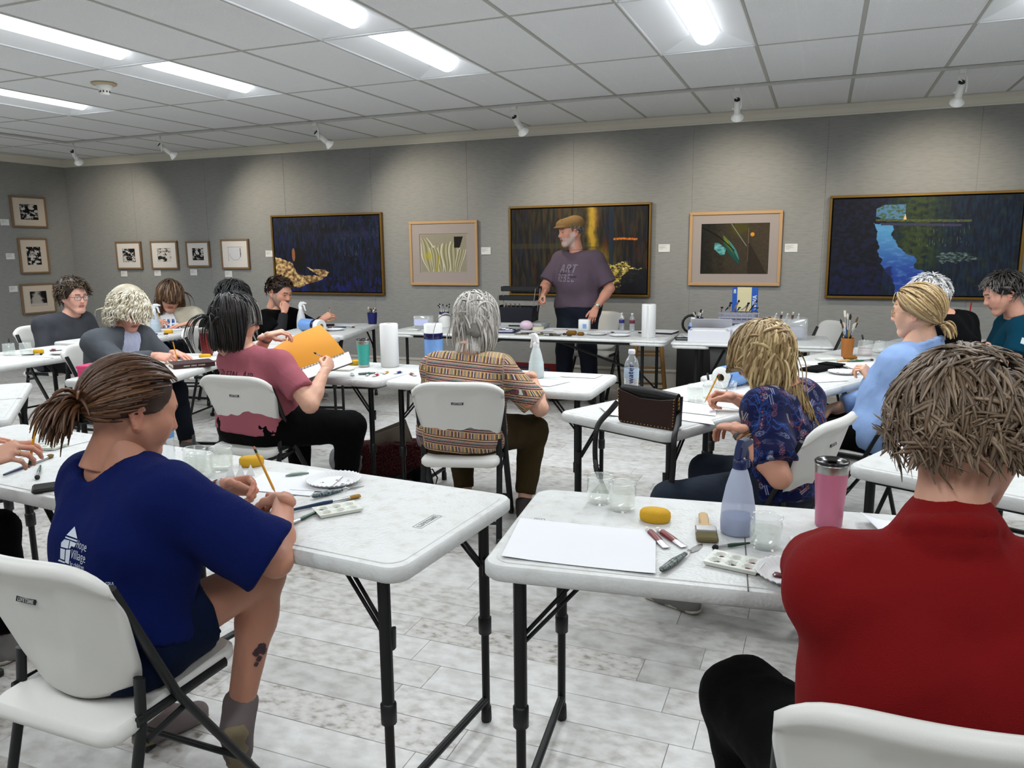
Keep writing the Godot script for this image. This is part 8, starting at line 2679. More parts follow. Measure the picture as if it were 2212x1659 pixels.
	part("case",box_mesh(Vector3(0.46,0.055,0.28),0.012,Vector3(0,0.028,0)),mat("case_grey",Color(0.62,0.63,0.62),0.5),cs)
	part("latch",box_mesh(Vector3(0.22,0.012,0.01),0.003,Vector3(0.02,0.035,0.143)),blk,cs)
	var bd := thing("drawing_board","navy edged board with papers and brushes on it","drawing board",Vector3(-2.70,TY,-6.40),0.15)
	part("board",box_mesh(Vector3(0.38,0.012,0.26),0.003,Vector3(0,0.006,0)),mat("board_navy",Color(0.05,0.07,0.20),0.5),bd)
	part("paper",box_mesh(Vector3(0.35,0.003,0.23),0.0008,Vector3(-0.01,0.0135,0)),mat("paper_lilac",Color(0.70,0.70,0.80),0.8),bd)
	for k in 3:brush("brush lying on the navy edged board",tp(-2.86 + k * 0.05,-6.45 + k * 0.05,0.022),tp(-2.62 + k * 0.05,-6.50 + k * 0.04,0.022),[Color(0.45,0.2,0.12),Color(0.08,0.1,0.3),Color(0.3,0.25,0.22)][k],Color(0.15,0.12,0.1),false,"brushes on the navy edged board")
	var pb := new_st()
	ball(pb,Transform3D(Basis.from_scale(Vector3(0.065,0.045,0.05)),Vector3(0,0.044,0)),12,8)
	solo("wrapped_bundle",done(pb),mat("film_pink",Color(0.80,0.70,0.76),0.25),"crumpled bag with pink print beside the art tool box","bag",Vector3(-2.50,TY,-6.62))
	solo("masking_tape",lathe_mesh([Vector2(0.04,0.0),Vector2(0.056,0.0),Vector2(0.056,0.0),Vector2(0.056,0.03),Vector2(0.056,0.03),Vector2(0.04,0.03),Vector2(0.04,0.03),Vector2(0.04,0.0)],26),mat("tape_cream",Color(0.80,0.76,0.64),0.6),"roll of cream masking tape beside the pink bag","tape",Vector3(-2.40,TY,-6.66))
	var cols := [Color(0.28,0.24,0.14),Color(0.08,0.07,0.06),Color(0.30,0.16,0.12),Color(0.36,0.34,0.24),Color(0.05,0.05,0.05),Color(0.42,0.38,0.28),Color(0.16,0.14,0.10)]
	for k in 7:brush("stained brush in the pile at the front edge of the teacher's table",tp(-2.46 + k * 0.045,-6.22 - 0.035 * (k % 3),0.006 + 0.006 * (k % 2)),tp(-2.26 + k * 0.052,-6.30 + 0.03 * (k % 4),0.006 + 0.006 * (k % 2)),cols[k],Color(0.2,0.14,0.1),k % 2 == 0,"stained brushes in a pile",1.7)
	var ws := new_st()
	bx(ws,Transform3D(Basis(Vector3.UP,0.2),Vector3(-0.03,0.02,0)),Vector3(0.09,0.038,0.06),0.012)
	bx(ws,Transform3D(Basis(Vector3.UP,-0.4),Vector3(0.055,0.015,0.01)),Vector3(0.06,0.03,0.05),0.012)
	solo("stained_sponge",done(ws),grained("stained_sponge",Color(0.46,0.32,0.10),0.95,20.0,2.0),"paint-stained tan sponge in front of the teacher","sponge",Vector3(-1.945,TY,-6.33))
	sheet("large white paper spread in front of the teacher",[Vector2(-2.35,-6.86),Vector2(-2.02,-6.86),Vector2(-2.02,-6.55),Vector2(-2.38,-6.55)],0.742)
	sheet("white paper in the middle of the teacher's table",[Vector2(-2.20,-6.55),Vector2(-1.85,-6.58),Vector2(-1.83,-6.42),Vector2(-2.18,-6.40)],0.742)
	sheet("white paper beside the white container",[Vector2(-1.86,-6.80),Vector2(-1.55,-6.78),Vector2(-1.55,-6.60),Vector2(-1.86,-6.58)],0.742)
	pencil("yellow pencil on the large white paper",tp(-2.26,-6.66),tp(-2.12,-6.70))
	var wc := new_st()
	prism(wc,Transform3D.IDENTITY,round_rect(0.105,0.07,0.02,4),0.0,0.10,0.004,true)
	var wco := solo("white_container",done(wc),mat("tub_white",Color(0.84,0.84,0.83),0.45),"square white plastic container under the teacher's hand","container",Vector3(-1.98,TY,-6.74))
	part("blue_label",box_mesh(Vector3(0.035,0.04,0.002),0.0,Vector3(0.01,0.04,0.036)),mat("label_sky",Color(0.45,0.58,0.78),0.6),wco)
	for k in 2:
		paper_plate(["paper plate with a dark leaf of paint","paper plate stacked with foil scraps"][k],Vector2(-1.56 - k * 0.21,-6.36 - k * 0.05),[[0.0,0.0,0.028,Color(0.16,0.08,0.06)],[0.02,0.02,0.018,Color(0.2,0.1,0.07)]] if k == 0 else [[0.0,0.0,0.02,Color(0.7,0.7,0.7)]])
	brush("white handled brush on the foil plate",tp(-1.86,-6.40,0.016),tp(-1.64,-6.50,0.016),Color(0.7,0.68,0.64),Color(0.3,0.3,0.3))
	water_bottle("small water bottle with a blue and red label, closer to the teacher",Vector2(-1.655,-6.82),Color(0.8,0.8,0.82),Color(0.16,0.12,0.42),0.74)
	water_bottle("small water bottle with a red and blue label, closer to the standing towel roll",Vector2(-1.555,-6.80),Color(0.8,0.8,0.82),Color(0.40,0.12,0.22),0.74)
	towel_roll("paper towel roll with a loose sheet at the end of the teacher's table",Vector3(-1.315,TY,-6.36),-0.6,false,false,true)
	var pf := thing("portfolio","black edged drawing pad at the corner of the teacher's table","drawing pad",Vector3(-1.30,TY,-6.72),-0.12)
	part("pad",box_mesh(Vector3(0.30,0.012,0.22),0.002,Vector3(0,0.006,0)),mat("case_black",Color(0.025,0.025,0.03),0.5),pf)
	part("paper",box_mesh(Vector3(0.30,0.004,0.22),0.001,Vector3(0.0,0.0145,-0.01)),mat("page_white",Color(0.84,0.84,0.84),0.8),pf)
	supply_table()
func supply_table() -> void:
	var wb := thing("white_box","open white cardboard box at the front of the supply table","box",Vector3(-0.80,TY,-6.24),0.05)
	var st := new_st()
	bx(st,at_xyz(0,0.045,0.11),Vector3(0.32,0.09,0.004),0.001)
	bx(st,at_xyz(0,0.045,-0.11),Vector3(0.32,0.09,0.004),0.001)
	bx(st,at_xyz(-0.158,0.045,0),Vector3(0.004,0.09,0.216),0.001)
	bx(st,at_xyz(0.158,0.045,0),Vector3(0.004,0.09,0.216),0.001)
	bx(st,at_xyz(0,0.002,0),Vector3(0.316,0.004,0.216),0.0)
	part("walls",done(st),mat("box_white",Color(0.82,0.82,0.84),0.7),wb)
	part("flap",box_mesh(Vector3(0.32,0.003,0.11),0.0008),mat("box_white",Color(0.82,0.82,0.84),0.7),wb,Transform3D(Basis(Vector3.RIGHT,-0.8),Vector3(0,0.125,-0.145)))
	part("tissue",box_mesh(Vector3(0.29,0.06,0.19),0.02,Vector3(0,0.065,0)),mat("tissue_white",Color(0.80,0.80,0.81),0.9),wb)
	var bb := thing("paint_bottle","blue paint bottle with a white cap on the supply table","bottle",Vector3(-0.97,TY,-6.48))
	part("bottle",lathe_mesh([Vector2(0,0),Vector2(0.034,0),Vector2(0.036,0.006),Vector2(0.036,0.10),Vector2(0.03,0.118),Vector2(0.016,0.128),Vector2(0.016,0.132)],24),mat("bottle_haze",Color(0.55,0.65,0.78),0.3),bb)
	part("blue_label",lathe_mesh([Vector2(0.0366,0.012),Vector2(0.037,0.013),Vector2(0.037,0.088),Vector2(0.0366,0.089)],24),mat("label_blue",Color(0.04,0.14,0.50),0.4),bb)
	part("cap",lathe_mesh([Vector2(0.018,0.128),Vector2(0.019,0.130),Vector2(0.018,0.162),Vector2(0,0.163)],20),mat("tub_white",Color(0.84,0.84,0.83),0.45),bb)
	cup_of("dark blue cup of stained brushes behind the blue paint bottle",Vector2(-0.95,-6.62),Color(0.02,0.03,0.20),0.045,0.15,5,12,TY,[Color(0.45,0.36,0.2),Color(0.3,0.26,0.2),Color(0.1,0.1,0.1)],0.1,"the dark blue cup")
	var tr := new_st()
	var pts := []
	for k in 17:
		var a := TAU * k / 16
		pts.append(Vector3(cos(a) * 0.075,0.085 + sin(a) * 0.075,0))
	tube(tr,pts,0.011,8,false)
	solo("tape_reel",done(tr),mat("case_black",Color(0.025,0.025,0.03),0.5),"black hoop standing behind the blue paint bottle","hoop",Vector3(-1.02,TY,-6.72),0.3)
	for k in 4:
		solo("paper_pad",box_mesh(Vector3(0.42 - k * 0.03,0.02,0.30),0.003,Vector3(0,0.01,0)),mat("pad_%d" % k,[Color(0.55,0.42,0.30),Color(0.80,0.78,0.74),Color(0.35,0.30,0.26),Color(0.62,0.52,0.42)][k],0.8),["tan paper pad at the bottom of the stack behind the cups","white paper pad second from the bottom of the stack","dark brown pad third from the bottom of the stack","light brown pad on top of the stack behind the cups"][k],"paper pad",Vector3(-0.74 + k * 0.01,TY + k * 0.0205,-6.60),0.1 - k * 0.07,"stack of paper pads")
	var bk := thing("wire_basket","grey plastic crate full of supplies on the stack of pads","crate",Vector3(-0.62,TY + 0.083,-6.60),0.12)
	var bs := new_st()
	for i in 8:
		bx(bs,at_xyz(-0.15 + i * 0.043,0.06,0.10),Vector3(0.007,0.12,0.006),0.001)
		bx(bs,at_xyz(-0.15 + i * 0.043,0.06,-0.10),Vector3(0.007,0.12,0.006),0.001)
	for y in [0.006,0.04,0.08,0.118]:
		for s in [-1.0,1.0]:
			bx(bs,at_xyz(0,y,s * 0.10),Vector3(0.32,0.010,0.009),0.002)
			bx(bs,at_xyz(s * 0.158,y,0),Vector3(0.009,0.010,0.20),0.002)
	part("lattice",done(bs),mat("crate_grey",Color(0.56,0.57,0.62),0.5),bk)
	part("contents",box_mesh(Vector3(0.29,0.10,0.18),0.02,Vector3(0,0.055,0)),mat("crate_fill",Color(0.60,0.60,0.66),0.8),bk)
	for k in 9:brush("brush lying on top of the grey crate",Vector3(-0.76 + k * 0.032,TY + 0.205 + 0.008 * (k % 3),-6.60),Vector3(-0.75 + k * 0.035 + 0.03 * (k % 2),TY + 0.245 + 0.02 * (k % 4),-6.56),[Color(0.6,0.45,0.3),Color(0.08,0.08,0.08),Color(0.7,0.66,0.6)][k % 3],Color(0.05,0.04,0.04),k % 2 == 0,"brushes on the grey crate",1.3)
	var pk := thing("product_card","blue and cream product card standing on the grey crate","package",Vector3(-0.58,TY + 0.205,-6.66),-0.05)
	part("card",box_mesh(Vector3(0.205,0.20,0.004),0.0015,Vector3(0,0.10,0)),mat("card_blue",Color(0.10,0.32,0.66),0.4),pk)
	part("cream_panel",box_mesh(Vector3(0.115,0.20,0.002),0.0008,Vector3(-0.005,0.10,0.0032)),mat("card_cream",Color(0.80,0.76,0.60),0.5),pk)
	part("lettering",text_mesh("VIVA",0.045,true),mat("tub_white",Color(0.84,0.84,0.83),0.45),pk,Transform3D(Basis(Vector3.BACK,PI / 2),Vector3(0.078,0.085,0.0035)))
	part("mark",text_mesh("8",0.045,true),mat("tub_white",Color(0.84,0.84,0.83),0.45),pk,at_xyz(-0.082,0.165,0.0035))
	var cd := thing("small_carton","small orange and green carton leaning on the grey crate","carton",Vector3(-0.82,TY + 0.092,-6.50),0.3)
	part("carton",box_mesh(Vector3(0.15,0.045,0.03),0.002,Vector3(0,0.03,0)),mat("carton_cream",Color(0.74,0.72,0.66),0.6),cd)
	part("print",box_mesh(Vector3(0.05,0.03,0.001),0.0,Vector3(-0.03,0.03,0.0158)),mat("print_orange",Color(0.60,0.25,0.12),0.6),cd)
	part("print",box_mesh(Vector3(0.035,0.03,0.001),0.0,Vector3(0.05,0.03,0.0158)),mat("print_green",Color(0.25,0.42,0.18),0.6),cd)
	var f := Field.new()
	f.cap(Vector3(-0.12,0.03,0),Vector3(0.12,0.05,0.0),0.05,0.075,0.05)
	f.cap(Vector3(0.0,0.05,0.0),Vector3(0.10,0.10,-0.02),0.05,0.035,0.05)
	f.hem(Vector3.DOWN,Vector3(0,0.002,0))
	var d := f.net(0.012)
	var V_:PackedVector3Array = d.v
	var nn := soft_normals(V_,d.i)
	fold(V_,nn,0.006,14.0)
	var sf := Soft.new()
	sf.V = V_
	sf.I = d.i
	sf.N = soft_normals(V_,d.i)
	var pm := mat("plastic_film",Color(0.80,0.81,0.83,0.85),0.3)
	pm.transparency = BaseMaterial3D.TRANSPARENCY_ALPHA
	solo("plastic_bag",sf.mesh(),pm,"crumpled white plastic bag on the supply table","bag",Vector3(-0.62,TY,-6.40))
	var cb := thing("clear_bin","clear plastic bin of tubes at the right end of the supply table","bin",Vector3(-0.24,TY,-6.55),0.15)
	var cs := new_st()
	prism(cs,Transform3D.IDENTITY,round_rect(0.30,0.22,0.03,4),0.0,0.17,0.004,true)
	part("tub",done(cs),glass("clear_tub",Color(0.9,0.92,0.92),0.25,0.08),cb)
	part("contents",box_mesh(Vector3(0.26,0.10,0.18),0.02,Vector3(0,0.052,0)),mat("crate_fill",Color(0.60,0.60,0.66),0.8),cb)
	for k in 5:paint_tube("paint tube sticking out of the clear bin",Vector3(-0.32 + k * 0.042,TY + 0.205 + 0.012 * (k % 2),-6.53),Vector3(-0.34 + k * 0.045,TY + 0.13,-6.57),[Color(0.8,0.8,0.8),Color(0.3,0.12,0.08),Color(0.75,0.73,0.7),Color(0.35,0.2,0.12),Color(0.8,0.8,0.78)][k])
	sheet("loose white papers hanging over the supply table seam",[Vector2(-1.07,-6.60),Vector2(-0.92,-6.66),Vector2(-0.88,-6.40),Vector2(-1.03,-6.36)],0.742,0.02)
	var gf := thing("frame_edge","black picture frame lying beside the white box","frame",Vector3(-1.0,TY,-6.28),0.25)
	for e in [[0,-0.07,0.16,0.012],[0,0.07,0.16,0.012],[-0.075,0,0.012,0.14],[0.075,0,0.012,0.14]]:
		part("frame_bar",box_mesh(Vector3(e[2],0.01,e[3]),0.002),mat("case_black",Color(0.025,0.025,0.03),0.5),gf,at_xyz(e[0],0.005,e[1]))
func floor_things() -> void:
	var t := thing("tote_bag","dark red patterned tote bag with cardboard sticking out on the floor","bag",Vector3(-2.60,0,-4.30),0.1)
	var m := cloth("bandana",Color(1,1,1),7.0,0.4)
	m.albedo_texture = noise_tex(17,0.045,256,256,[[0.0,Color(0.20,0.03,0.05)],[0.55,Color(0.24,0.035,0.06)],[0.62,Color(0.62,0.52,0.50)],[0.68,Color(0.22,0.03,0.05)],[1.0,Color(0.16,0.02,0.04)]],2)
	var f := Field.new()
	f.cap(Vector3(-0.16,0.08,0),Vector3(0.16,0.08,0),0.10,0.10,0.05)
	f.cap(Vector3(-0.16,0.17,0),Vector3(0.17,0.20,0),0.09,0.08,0.06)
	f.hem(Vector3.DOWN,Vector3(0,0.001,0))
	f.hem(Vector3(-0.1,1,0).normalized(),Vector3(0,0.225,0))
	cloth_part("bag",f,0.015,m,t,0.01,7.0)
	part("board",box_mesh(Vector3(0.26,0.24,0.006),0.001),mat("grey_card",Color(0.52,0.48,0.42),0.8),t,Transform3D(Basis(Vector3.BACK,0.35) * Basis(Vector3.RIGHT,-0.15),Vector3(0.05,0.20,0.02)))
	part("board",box_mesh(Vector3(0.26,0.24,0.006),0.001),mat("grey_card2",Color(0.44,0.41,0.36),0.8),t,Transform3D(Basis(Vector3.BACK,0.40) * Basis(Vector3.RIGHT,-0.12),Vector3(0.03,0.215,-0.03)))
	var f2 := Field.new()
	f2.cap(Vector3(-0.05,0.08,0),Vector3(0.06,0.07,0.02),0.075,0.065,0.05)
	f2.cap(Vector3(-0.07,0.13,0.0),Vector3(-0.03,0.20,-0.02),0.045,0.03,0.05)
	f2.cap(Vector3(0.06,0.10,0.02),Vector3(0.10,0.13,0.04),0.05,0.03,0.05)
	f2.cap(Vector3(-0.01,0.2,0.0),Vector3(0.03,0.12,0.02),0.05,0.03,0.03,1)
	f2.hem(Vector3.DOWN,Vector3(0,0.001,0))
	var d := f2.net(0.012)
	var V_:PackedVector3Array = d.v
	var nn := soft_normals(V_,d.i)
	fold(V_,nn,0.010,9.0)
	for k in V_.size():V_[k].y = maxf(V_[k].y,0.001)
	var sf := Soft.new()
	sf.V = V_
	sf.I = d.i
	sf.N = soft_normals(V_,d.i)
	solo("plastic_bag",sf.mesh(),mat("bag_grey",Color(0.64,0.64,0.65),0.45),"crumpled grey-white plastic bag beside the red tote bag","bag",Vector3(-2.87,0,-4.22))
	var cam := thing("black_pouch","black pouch with a coiled strap beside the red tote bag","bag",Vector3(-2.32,0,-4.22))
	part("pouch",box_mesh(Vector3(0.12,0.09,0.09),0.02,Vector3(0,0.045,0)),cloth("black_canvas",Color(0.02,0.02,0.022),20.0,1.0),cam)
	part("strap",tube_mesh([Vector3(0.04,0.08,0.03),Vector3(0.10,0.11,0.04),Vector3(0.14,0.06,0.05),Vector3(0.13,0.008,0.06),Vector3(0.02,0.008,0.09)],0.006,8,0.5),cloth("black_canvas",Color(0.02,0.02,0.022),20.0,1.0),cam)
	tumbler("light blue steel bottle standing on the floor by the pink woman's chair",Vector2(-3.55,-3.92),Color(0.45,0.58,0.80),1.35,0.0005)
	var b2 := thing("tote_bag","black and cream trellis patterned bag on the floor behind the pink tumbler","bag",Vector3(0.42,0,-3.50),0.4)
	var m2 := cloth("trellis",Color(1,1,1))
	m2.normal_enabled = false
	m2.albedo_texture = img(128,128,func(u:float,v:float) -> Color:
		var a := absf(cos(u * TAU) + cos(v * TAU))
		return Color(0.62,0.57,0.46) if a > 0.22 and a < 0.62 else Color(0.025,0.024,0.028))
	tri_map(m2,Vector3.ONE * 5.0)
	var f3 := Field.new()
	f3.cap(Vector3(-0.18,0.11,0),Vector3(0.2,0.11,0),0.11,0.11,0.05)
	f3.cap(Vector3(-0.14,0.2,0),Vector3(0.15,0.2,0),0.08,0.08,0.05)
	f3.hem(Vector3.DOWN,Vector3(0,0.001,0))
	cloth_part("bag",f3,0.016,m2,b2,0.004,5.0)
	var mt := thing("foam_mat_pack","pack of red interlocking foam mats with a printed card leaning under the table","foam mats",Vector3(-2.66,0,-7.25),0.0)
	var lean := Transform3D(Basis(Vector3.RIGHT,-0.35),Vector3(0,0.165,0))
	var ms := new_st()
	var poly := PackedVector2Array()
	for k in 8:
		poly.append(Vector2(-0.21 + k * 0.06,0.17))
		poly.append(Vector2(-0.21 + k * 0.06 + 0.03,0.17 if k % 2 else 0.185))
	for k in 6:
		poly.append(Vector2(0.25,0.15 - k * 0.055))
		poly.append(Vector2(0.25 if k % 2 else 0.268,0.15 - k * 0.055 - 0.028))
	poly.append_array(PackedVector2Array([Vector2(0.25,-0.17),Vector2(-0.25,-0.17),Vector2(-0.25,0.17)]))
	prism(ms,lean * Transform3D(Basis(Vector3(1,0,0),Vector3(0,0,1),Vector3(0,-1,0)),Vector3.ZERO),poly,-0.03,0.03,0.004)
	part("foam",done(ms),mat("foam_red",Color(0.52,0.10,0.11),0.8),mt)
	part("printed_card",box_mesh(Vector3(0.38,0.22,0.002),0.0,Vector3(-0.02,0.02,0.032)),mat("card_navy",Color(0.10,0.10,0.26),0.5),mt,lean)
	part("photo",box_mesh(Vector3(0.33,0.15,0.002),0.0,Vector3(-0.02,0.03,0.0335)),mat("card_photo",Color(0.45,0.38,0.33),0.5),mt,lean)
	part("lettering",text_mesh("SOFT FLOORING",0.026,true,true),mat("tub_white",Color(0.84,0.84,0.83),0.45),mt,lean * at_xyz(-0.02,-0.068,0.0338))
	solo("cardboard_carton",box_mesh(Vector3(0.34,0.30,0.28),0.006,Vector3(0,0.15,0)),mat("carton_brown",Color(0.20,0.14,0.09),0.85),"dark brown cardboard carton under the teacher's table","carton",Vector3(-3.05,0,-7.3),0.2)
	stool()
	solo("black_board",box_mesh(Vector3(0.42,0.62,0.02),0.003,Vector3(0,0.31,0)),mat("board_black",Color(0.018,0.018,0.02),0.6),"large black board leaning at the wall behind the wooden stool","board",Vector3(-1.08,0.0,-7.62),0.0)
	var bn := thing("trash_bin","tall grey plastic bin with a rolled rim under the supply table","bin",Vector3(-0.72,0,-7.25))
	part("bin",lathe_mesh([Vector2(0,0),Vector2(0.17,0),Vector2(0.175,0.01),Vector2(0.205,0.56),Vector2(0.205,0.56),Vector2(0.235,0.565),Vector2(0.24,0.60),Vector2(0.235,0.64),Vector2(0.22,0.66),Vector2(0.2,0.64),Vector2(0.17,0.02),Vector2(0,0.02)],32),mat("bin_grey",Color(0.45,0.455,0.46),0.6),bn)
func stool() -> void:
	var t := thing("wooden_stool","tall wooden stool with rungs standing behind the end of the teacher's table","stool",Vector3(-1.50,0,-7.28),0.2)
	var w := grained("stool_wood",Color(0.55,0.40,0.20),0.5,8.0,0.4)
	for a in 4:
		var an := PI / 4 + a * PI / 2
		var d := Vector3(cos(an),0,sin(an))
		part("leg",tube_mesh([d * 0.15 + Vector3(0,0.66,0),d * 0.245 + Vector3(0,0.0,0)],0.02,8),w,t)
	for y in [0.16,0.32,0.48]:
		for a in 4:
			var r0 := lerpf(0.245,0.15,(y + (0.03 if a % 2 else 0.0)) / 0.66)
			var p := Vector3(cos(PI / 4 + a * PI / 2),0,sin(PI / 4 + a * PI / 2)) * r0
			var q := Vector3(cos(PI / 4 + (a + 1) * PI / 2),0,sin(PI / 4 + (a + 1) * PI / 2)) * r0
			var h := Vector3(0,y + (0.03 if a % 2 else 0.0),0)
			part("rung",tube_mesh([p + h,q + h],0.011,8),w,t)
	part("seat",lathe_mesh([Vector2(0,0.655),Vector2(0.16,0.655),Vector2(0.17,0.665),Vector2(0.17,0.68),Vector2(0.16,0.69),Vector2(0,0.688)],28),w,t)
# ------------------------------------------------------------------ art on the walls
func framed(label:String,at:Vector3,w:float,h:float,turn:float,kind:String,tex:Texture2D,mat_w := 0.0,mat_b := 0.0,mat_col := Color(0.6,0.56,0.54),group := "") -> void:
	var t := thing("framed_picture",label,"picture",at,turn,group)
	var depth := 0.045 if kind == "gold" else 0.03
	var fw := 0.022 if kind == "gold" else (0.030 if kind == "maple" else 0.022)
	var fm:StandardMaterial3D
	if kind == "gold":fm = mat("frame_gold",Color(0.50,0.38,0.17),0.32,0.7)
	elif kind == "maple":fm = grained("frame_maple",Color(0.70,0.56,0.40),0.5,8.0,0.3)
	else:fm = grained("frame_oak",Color(0.47,0.38,0.28),0.6,8.0,0.3)
	for e in [[0,h / 2 - fw / 2,w,fw],[0,-h / 2 + fw / 2,w,fw],[-w / 2 + fw / 2,0,fw,h - 2 * fw],[w / 2 - fw / 2,0,fw,h - 2 * fw]]:
		part("frame_bar",box_mesh(Vector3(e[2],e[3],depth),0.003),fm,t,at_xyz(e[0],e[1],depth / 2 + 0.002))
	part("backing",box_mesh(Vector3(w - 0.01,h - 0.01,0.008)),mat("backing_dark",Color(0.03,0.03,0.03),0.8),t,at_xyz(0,0,0.006))
	var iw := w - 2 * fw
	var ih := h - 2 * fw
	var art_z := depth - 0.006
	if kind == "gold":
		iw -= 0.022
		ih -= 0.022
	if mat_w > 0.0:
		var b := 0.0
		var mm := mat("mount_%s" % mat_col.to_html(false),mat_col,0.9)
		var ow := iw - 2 * mat_w
		var oh := ih - 2 * mat_b
		var st := new_st()
		for e in [[0,ih / 2 - mat_b / 2,iw,mat_b],[0,-ih / 2 + mat_b / 2,iw,mat_b],[-iw / 2 + mat_w / 2,0,mat_w,oh],[iw / 2 - mat_w / 2,0,mat_w,oh]]:
			bx(st,at_xyz(e[0],e[1],art_z - 0.006),Vector3(e[2],e[3],0.004),0.0)
		part("mount",done(st),mm,t)
		iw = ow - b
		ih = oh - b
		art_z -= 0.010
	var pm := mat("art_%d" % get_child_count(),Color(1,1,1),0.6 if kind == "gold" else 0.9,0.0,0.35)
	pm.albedo_texture = tex
	var st2 := new_st(-1)
	quad_uv(st2,Vector3(-iw / 2,-ih / 2,art_z),Vector3(iw / 2,-ih / 2,art_z),Vector3(iw / 2,ih / 2,art_z),Vector3(-iw / 2,ih / 2,art_z))
	bx(st2,at_xyz(0,0,(art_z + 0.008) / 2 - 0.001),Vector3(iw - 0.002,ih - 0.002,art_z - 0.011))
	part("picture",done(st2),pm,t)
func wall_label(label:String,at:Vector3,turn := 0.0) -> void:
	var t := thing("wall_label",label,"label",at,turn,"small white wall labels")
	part("card",box_mesh(Vector3(0.115,0.078,0.003),0.0006),mat("card_white",Color(0.84,0.84,0.83),0.8),t,at_xyz(0,0,0.002))
	var st := new_st()
	for k in 4:bx(st,at_xyz(-0.015 + [0.0,-0.02,0.005,-0.03][k] * 0.5,0.024 - k * 0.011,0.0037),Vector3([0.075,0.055,0.07,0.035][k],0.0022,0.0004))
	part("small_print",done(st),mat("print_grey",Color(0.35,0.35,0.35),0.8),t)
func build_art() -> void:
	var z := WALL_Z + 0.004
	framed("dark blue moonlit painting of a bowed figure on pale rocks, gold frame",Vector3(-5.52,1.435,z),1.56,0.95,0.0,"gold",art_night())
	framed("pale floral abstract in a maple frame beside the moonlit painting",Vector3(-3.965,1.437,z),0.85,0.715,0.0,"maple",art_lilies(),0.095,0.11)
	framed("golden forest painting with pale flowers behind the teacher, gold frame",Vector3(-2.39,1.452,z),1.54,0.945,0.0,"gold",art_gold())
	framed("dark abstract with teal and yellow shapes in a maple frame",Vector3(-0.805,1.457,z),0.87,0.715,0.0,"maple",art_teal(),0.085,0.085)
	framed("large blue river painting between dark trees, gold frame",Vector3(0.815,1.46,z),1.56,0.935,0.0,"gold",art_river())
	var white := Color(0.80,0.78,0.76)
	var xs := [[-8.695,1.445,0.45,0.37,0,"nearest the room corner"],[-8.07,1.445,0.46,0.37,1,"second from the room corner"],[-7.50,1.453,0.385,0.33,2,"third from the room corner"],[-6.90,1.45,0.44,0.375,3,"with a single curved line, nearest the moonlit painting"]]
	for a in xs:
		framed("small framed black and white drawing " + a[5],Vector3(a[0],a[1],z),a[2],a[3],0.0,"oak",art_ink(a[4]),a[2] * 0.2,a[3] * 0.2,white,"small drawings on the back wall")
	var lz := [[2.02,-7.295,0.49,0.40,4,"top"],[1.452,-7.295,0.41,0.465,5,"middle"],[0.887,-7.29,0.48,0.40,6,"bottom"]]
	for a in lz:
		framed("framed charcoal study on the side wall, %s of the column" % a[5],Vector3(LEFT_X + 0.004,a[0],a[1]),a[2],a[3],PI / 2,"oak",art_ink(a[4]),a[2] * 0.2,a[3] * 0.2,Color(0.76,0.71,0.65),"charcoal studies on the side wall")
	for a in [[-6.38,1.45,"left of the moonlit painting"],[-3.45,1.46,"right of the pale floral abstract"],[-1.49,1.47,"right of the golden forest painting"],[-0.285,1.46,"right of the teal abstract"],[-8.83,1.2,"below the drawing nearest the room corner"],[-8.23,1.21,"below the second small drawing"],[-7.61,1.22,"below the third small drawing"],[-7.04,1.2,"below the single line drawing"]]:
		wall_label("small white wall label " + a[2],Vector3(a[0],a[1],z))
	for a in [[1.88,-6.96,"top"],[1.45,-6.98,"middle"],[1.03,-6.97,"bottom"]]:
		wall_label("small white wall label beside the %s charcoal study" % a[2],Vector3(LEFT_X + 0.004,a[0],a[1]),PI / 2)
